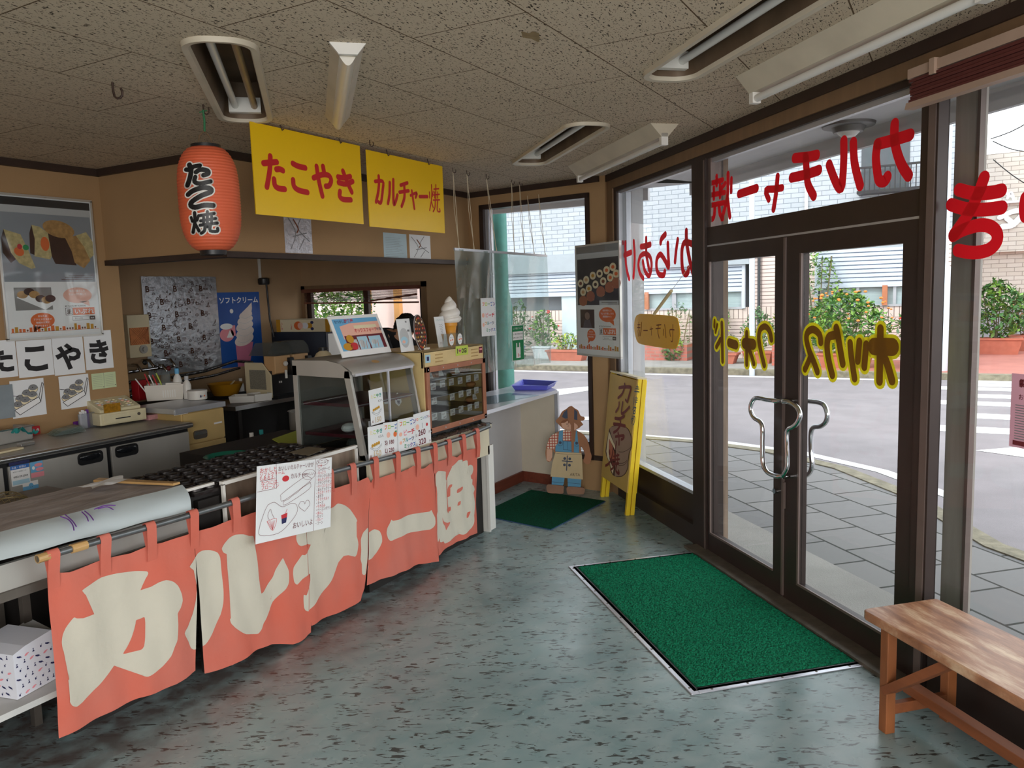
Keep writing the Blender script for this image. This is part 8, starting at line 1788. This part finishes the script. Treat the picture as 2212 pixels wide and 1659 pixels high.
# lean: top edge from (1325,806) to (1398,823)
tl = hit(1326, 806, a0_+nA*-.11, nA); lean = Vector((tl.x-a0_.x, tl.y-a0_.y, tl.z)); hA = lean.length
upA = lean.normalized(); upA = (upA-ux_*upA.dot(ux_)).normalized()
TA = frame(a0_, ux_, upA, ux_.cross(upA))
t = thing('a_board', 'yellow folded sandwich board with brown katakana and a drawn bun leaning in the corner', 'signboard', M=TA.copy())
M_ysign = mat('aged_yellow_paint', (208, 174, 92), .55, var=.12, vs=3); M_yleg = mat('yellow_paint', (238, 204, 40), .45, var=.08, vs=10)
s_n = 1 if (TA.to_3x3() @ Vector((0, 0, 1))).dot(-Vector((a0_.x, a0_.y, 0))) > 0 else -1
for k, off in enumerate((0, -.036)):
    o_ = off*s_n
    for x_ in (0, wA-.03): MB(TA).m(M_yleg).box(x_, x_+.032, 0, hA, min(o_, o_-.03*s_n), max(o_, o_-.03*s_n)).build('leg', t, smooth=0, bevel=.002)
    if k == 0: MB(TA).m(M_ysign).box(.004, wA-.004, .17, hA-.01, min(.0*s_n, .006*s_n), max(0, .006*s_n)).build('panel', t, smooth=0)
    else: MB(TA).m(M_yleg).box(.004, wA-.004, .17, hA-.01, min(o_-.03*s_n, o_-.036*s_n), max(o_-.03*s_n, o_-.036*s_n)).build('rear_panel', t, smooth=0)
MB(TA).m(M_cream).box(.0, wA, hA-.0, hA+.012, min(-.066*s_n, .006*s_n), max(-.066*s_n, .006*s_n)).build('top_strip', t, smooth=0)
TAi = TA.inverted(); zAb = zc(1280, 790, 5.027)
def onA(P, dz=.0):
    out = []
    for x, y in zAb(P): q = TAi @ hit(x, y, TA.translation+(TA.to_3x3() @ Vector((0, 0, .008*s_n))), TA.to_3x3() @ Vector((0, 0, 1))); out.append((q.x, q.y))
    return out
mb = MB(TA); c0 = .0075*s_n
mb.m(COLS['dbrown']).poly(csmooth(onA([(180, 690), (215, 655), (270, 648), (340, 652), (390, 690), (420, 760), (428, 840), (420, 900), (400, 950), (388, 1040), (385, 1110), (360, 1170), (320, 1203), (265, 1208), (222, 1190), (200, 1150), (180, 1060), (150, 980), (140, 930), (150, 850), (165, 760)])), c0)
mb.m(mat('sign_bun', (168, 140, 118), .6, var=.08)).poly(csmooth(onA([(186, 694), (218, 660), (270, 654), (338, 658), (385, 694), (414, 762), (422, 840), (414, 898), (394, 950), (382, 1040), (379, 1108), (355, 1164), (318, 1196), (265, 1201), (240, 1190), (255, 960), (245, 880)])), c0+.0006*s_n)
mb.m(COLS['cream']).poly(onA([(178, 710), (170, 770), (160, 850), (150, 930), (160, 990), (190, 1070), (206, 1140), (222, 1178), (230, 1120), (190, 1040), (175, 940), (180, 790), (245, 915), (255, 900)]), c0+.0012*s_n)
mb.m(mat('sign_filling', (196, 116, 84), .6)).poly(onA([(180, 800), (168, 900), (180, 980), (210, 1040), (240, 1010), (235, 930), (195, 810)]), c0+.001*s_n)
BR = mat('sign_brown', (122, 42, 36), .55, var=.15)
mb.m(COLS['dbrown'])
for p_ in ([(285, 935), (340, 935), (395, 905), (420, 878)], [(285, 1060), (340, 1055), (378, 1025)], [(285, 1082), (340, 1078), (376, 1040)]): mb.stroke(onA(p_), .0035, c0+.0016*s_n)
mb.m(BR)
for w_, p_ in ((.026, [(290, 240), (340, 232), (400, 232), (418, 245), (405, 300), (380, 390)]), (.024, [(350, 200), (345, 250), (320, 310), (280, 350)]), (.020, [(380, 395), (360, 370)]),
               (.022, [(290, 400), (285, 450), (255, 500)]), (.024, [(330, 400), (320, 460), (318, 520), (360, 495), (400, 450)]),
               (.026, [(345, 545), (300, 575), (248, 570)]), (.026, [(232, 632), (290, 640), (355, 655)]), (.024, [(300, 580), (305, 640), (270, 700), (232, 725)]),
               (.022, [(252, 770), (340, 760), (335, 790), (315, 800)]), (.024, [(280, 730), (290, 790), (290, 855)]), (.020, [(262, 825), (252, 900)]),
               (.018, [(185, 920), (190, 960)]), (.022, [(225, 905), (210, 1000), (180, 1060), (145, 1085)]), (.016, [(205, 1010), (222, 1055)]),
               (.016, [(232, 985), (290, 970)]), (.016, [(215, 1025), (295, 1015)]), (.016, [(250, 960), (252, 1060)]), (.016, [(275, 960), (275, 1060)]), (.022, [(215, 1070), (285, 1062)]), (.020, [(240, 1075), (225, 1110), (200, 1130)]), (.022, [(262, 1075), (255, 1140), (290, 1175), (285, 1140)])): mb.stroke(onA(p_), w_, c0+.0022*s_n)
BL = mat('sign_blue', (70, 110, 140), .55, var=.2); mb.m(BL)
for w_, p_ in ((.007, [(468, 248), (505, 255)]), (.007, [(474, 228), (500, 232)]), (.008, [(490, 210), (482, 315)]), (.007, [(456, 280), (508, 285)]), (.007, [(450, 340), (440, 420)]), (.006, [(462, 350), (490, 352)]), (.006, [(460, 372), (490, 375)]), (.006, [(458, 395), (485, 398)]), (.007, [(478, 335), (468, 425)]), (.007, [(455, 440), (435, 480)]), (.007, [(450, 455), (475, 458), (440, 515)]), (.007, [(445, 490), (468, 492), (462, 520), (440, 516)]), (.008, [(432, 545), (425, 630)]), (.007, [(420, 580), (440, 570)]), (.007, [(445, 550), (465, 560), (455, 620), (440, 645)]), (.006, [(452, 565), (438, 600)])): mb.stroke(onA(p_), w_, c0+.001*s_n)
mb.build('painting', t, smooth=0)

# ------------------------------------------------------------------ wooden doll cut-out standing by the window
dq = pz(1224, 1066, 0); nD = -(Vector((dq.x, dq.y, 0)).normalized()); uD = Vector((-nD.y, nD.x, 0))
if uD.dot(CR) < 0: uD = -uD
# lean back slightly
upD = (Z*.99-nD*.10).normalized(); dq = dq+nD*.0
TDl = frame(dq, uD, upD)
zD = zc(1160, 860, 7.2125); TDi = TDl.inverted(); n3 = TDl.to_3x3() @ Vector((0, 0, 1))
def onDl(P): return [tuple((TDi @ hit(x, y, TDl.translation, n3)).xy) for x, y in zD(P)]
t = thing('wooden_doll', 'painted wooden cut-out boy in cap, dungarees and apron standing by the angled window', 'figure', M=TDl.copy())
M_brd = mat('bare_plywood', (160, 104, 62), .6, var=.2, vs=5)
def cut(name, pts, m_, c0, c1, sm=True, par=None):
    p_ = csmooth(onDl(pts), 3) if sm else onDl(pts); n_ = len(p_); mb = MB(TDl).m(m_)
    mb.add([(a, b, c0) for a, b in p_]+[(a, b, c1) for a, b in p_], [tuple(range(n_))[::-1], tuple(range(n_, 2*n_))]+[(i, (i+1) % n_, n_+(i+1) % n_, n_+i) for i in range(n_)])
    return mb.build(name, par or t, smooth=0)
D_ = .018
cut('torso_board', [(330, 520), (400, 495), (600, 495), (650, 520), (720, 560), (780, 640), (810, 730), (830, 830), (850, 900), (830, 1000), (780, 1030), (720, 980), (745, 890), (720, 800), (680, 740), (690, 840), (680, 860), (280, 860), (270, 760), (240, 860), (235, 950), (200, 990), (150, 970), (130, 850), (150, 740), (190, 620), (260, 560)], M_brd, 0, D_)
cut('head_board', [(290, 355), (345, 290), (390, 210), (460, 165), (500, 130), (545, 122), (575, 150), (640, 190), (680, 275), (735, 290), (745, 325), (715, 350), (680, 355), (720, 410), (690, 430), (660, 460), (600, 490), (520, 515), (450, 500), (385, 455), (340, 410)], M_brd, D_*.2, D_*1.2)
c_ = D_*1.2+.0015
cut('face', [(380, 375), (470, 345), (560, 370), (625, 415), (635, 450), (590, 492), (520, 512), (450, 498), (395, 450)], mat('doll_skin', (216, 168, 140), .6), c_-.002, c_)
cut('cap_patch', [(388, 290), (420, 215), (470, 175), (478, 312), (440, 318)], mat('doll_navy', (44, 58, 84), .6), c_-.002, c_, False); cut('cap_patch', [(580, 170), (628, 210), (628, 340), (578, 330)], MATS['doll_navy'], c_-.002, c_, False)
cut('fringe', [(368, 385), (400, 345), (470, 325), (520, 335), (560, 375), (520, 345), (490, 400), (480, 350), (430, 380)], mat('doll_hair', (132, 78, 44), .7), c_-.001, c_+.001)
cut('peak_stick', [(500, 135), (540, 122), (575, 145), (578, 420), (572, 835), (540, 835), (528, 420), (480, 330), (478, 170)], M_brd, c_, c_+.010, False)
mb = MB(TDl).m(COLS['black']); mb.poly(onDl([(462, 392), (470, 388), (474, 400), (470, 414), (462, 412)]), c_+.002).stroke(onDl([(488, 405), (488, 440), (478, 436)]), .0015, c_+.002).stroke(onDl([(440, 475), (480, 490), (525, 488)]), .0018, c_+.002); mb.build('face_lines', t, smooth=0)
CHK = brick_mat('red_check_cloth', (232, 214, 196), (226, 206, 188), (176, 74, 52), .022, .022, .0035, 0, 'xy', .8, 0)
def chk():
    m = MATS['red_check_cloth']; return m
cs_ = D_+.0012
def paint(name, pts, m_, c, sm=False):
    p_ = csmooth(onDl(pts), 3) if sm else onDl(pts); return MB(TDl).m(m_).poly(p_, c).build(name, t, smooth=0)
M_den = mat('doll_denim', (84, 152, 190), .65, var=.1, vs=9)
paint('shirt', [(400, 500), (535, 515), (535, 670), (400, 655)], chk(), cs_); paint('sleeve', [(250, 560), (330, 540), (325, 690), (290, 740), (270, 800), (150, 775), (155, 730), (200, 610)], chk(), cs_)
paint('dungaree_bib', [(345, 515), (405, 495), (400, 660), (535, 670), (590, 680), (605, 505), (625, 510), (640, 690), (655, 740), (655, 850), (285, 830), (290, 740), (330, 700)], M_den, cs_+.0006)
paint('hand', [(152, 785), (235, 795), (240, 900), (205, 985), (150, 965)], MATS['doll_skin'], cs_)
mb = MB(TDl).m(MATS['doll_navy']); mb.ell(*onDl([(362, 690)])[0], .012, .012, cs_+.003, 16).ell(*onDl([(617, 698)])[0], .012, .012, cs_+.003, 16)
for p_ in ([(410, 665), (410, 795)], [(410, 798), (540, 808)], [(410, 665), (535, 678)], [(475, 672), (475, 800)], [(325, 700), (335, 730), (375, 738), (400, 715), (402, 650)], [(590, 735), (620, 748), (648, 735)], [(288, 828), (655, 848)]): mb.stroke(onDl(p_), .0025, cs_+.003)
mb.build('dungaree_stitching', t, smooth=0)
cut('apron', [(285, 850), (290, 830), (690, 850), (700, 900), (715, 1262), (210, 1215), (240, 1000)], mat('doll_apron', (206, 186, 146), .7, var=.12, vs=6), D_+.0022, D_+.008, False)
mb = MB(TDl).m(MATS['doll_navy']); ca = D_+.0088
for p_ in ([(472, 895), (460, 1118)], [(395, 972), (548, 985)]): mb.stroke(onDl(p_), .008, ca)
for p_ in ((432, 935), (510, 940), (428, 1034), (505, 1040)): mb.ell(*onDl([p_])[0], .0115, .0115, ca, 16)
mb.m(COLS['dbrown']); a, b = onDl([(512, 1205), (660, 1215)]); mb.text('ARITA', a[0], a[1], .035, ca, 0, sx=.85, rot=-.05); mb.stroke(onDl([(285, 852), (480, 872), (690, 876)]), .002, ca); mb.build('apron_marks', t, smooth=0)
for k, pts in enumerate(([(235, 1215), (430, 1235), (418, 1330), (400, 1360), (228, 1350)], [(475, 1240), (690, 1255), (682, 1370), (665, 1395), (480, 1375)])):
    cut('trouser_leg', pts, M_den, 0.001, D_*.8, False)
    mb = MB(TDl).m(MATS['doll_navy']); mb.stroke(onDl([(235+245*k, 1300+15*k), (418+255*k, 1315+18*k)]), .003, D_*.8+.001); mb.build('hem_line', t, smooth=0)
cut('shoe', [(145, 1385), (160, 1345), (220, 1340), (380, 1355), (420, 1365), (415, 1420), (400, 1480), (200, 1470), (160, 1450)], mat('doll_shoe', (150, 112, 88), .7, var=.2), -.01, .035); cut('shoe', [(458, 1400), (475, 1375), (520, 1370), (700, 1385), (740, 1400), (740, 1450), (700, 1505), (490, 1495), (465, 1450)], MATS['doll_shoe'], -.01, .035)
# navy plastic crate behind the doll
q = pz(1262, 1050, 0); e_ = uD
TN = frame(q-nD*.10+uD*-.06, uD, -nD); t = thing('plastic_crate', 'dark navy slatted crate behind the wooden boy figure', 'crate', M=TN.copy()); M_nv = mat('navy_plastic', (34, 48, 78), .45, var=.06)
for z_ in (0, .16, .32): MB(TN).m(M_nv).box(-.03, .13, 0, .16, z_, z_+.045).build('rail', t, smooth=0)
for x_, y_ in ((-.03, 0), (.11, 0), (-.03, .14), (.11, .14)): MB(TN).m(M_nv).box(x_, x_+.02, y_, y_+.02, 0, .36).build('post', t, smooth=0)
# ------------------------------------------------------------------ bench
BX0, BX1, BT1, BT0, BH = 1.945, 2.285, 2.455, .75, .435
def wood_mat():
    m = mat('worn_bench_wood', (186, 128, 82), .42, var=.2, vs=3, stretch=(7, 1, 1)); n, l, b = nodes_of(m)
    tcn = n.new('ShaderNodeTexCoord'); mp = n.new('ShaderNodeMapping'); mp.inputs['Scale'].default_value = (5, .9, 1); l.new(tcn.outputs['Object'], mp.inputs[0])
    nz = n.new('ShaderNodeTexNoise'); nz.inputs['Scale'].default_value = 3.2; nz.inputs['Detail'].default_value = 9; nz.inputs['Roughness'].default_value = .68; l.new(mp.outputs[0], nz.inputs['Vector'])
    cr = n.new('ShaderNodeValToRGB'); e = cr.color_ramp.elements; e[0].position = .34; e[0].color = (*lin((124, 80, 56)), 1); e[1].position = .66; e[1].color = (*lin((222, 192, 160)), 1)
    k = e.new(.5); k.color = (*lin((172, 122, 90)), 1); l.new(nz.outputs['Fac'], cr.inputs[0]); l.new(cr.outputs[0], b.inputs['Base Color']); return m
M_bench = wood_mat(); M_pine = mat('orange_pine', (156, 94, 54), .5, var=.3, vs=5, stretch=(4, 4, .8)); M_pine2 = mat('orange_pine_rail', (142, 82, 48), .55, var=.3, vs=5, stretch=(4, .6, 4))
TB2 = Matrix.Translation((0, 0, 0)) @ TD
t = thing('bench', 'low wooden bench with worn top and crossed legs along the right window', 'bench', DW(2.1, 1.6, 0), -ANG)
def Bb(name, *q, m=M_pine, **k):
    mb = MB(TB2).m(m)
    for a in q: mb.box(*a)
    return mb.build(name, t, smooth=0, bevel=k.get('bv', .003))
top = MB(TB2).m(M_bench); cr8 = .025
pts = [(BX0, BT0), (BX1, BT0), (BX1, BT1-.008), (BX1-.01, BT1), (BX0+cr8, BT1), (BX0+cr8*.3, BT1-cr8*.3), (BX0, BT1-cr8)]
top.prism(pts, BH-.035, BH, 'z'); top.build('seat_board', t, smooth=0, bevel=.006)
for tl_ in (BT1-.09, BT0+.05):
    for x_ in (BX0+.015, BX1-.055): Bb('leg', (x_, x_+.04, tl_-.04, tl_, 0, BH-.035))
    Bb('cross_rail', (BX0+.05, BX1-.05, tl_-.035, tl_-.008, .07, .11), m=M_pine2)
    mb = MB(TB2).m(M_pine2); mb.bar((BX0+.035, tl_-.02, .16), (BX0+.035+.02, tl_-.30 if tl_ > 1.5 else tl_+.26, BH-.04), .03, .05, up=(1, 0, 0)); mb.build('brace', t, smooth=0)
mb = MB(TB2).m(M_pine2); mb.box((BX0+BX1)/2-.025, (BX0+BX1)/2+.025, BT0, BT1-.06, .112, .150); mb.build('stretcher', t, smooth=0, bevel=.003)
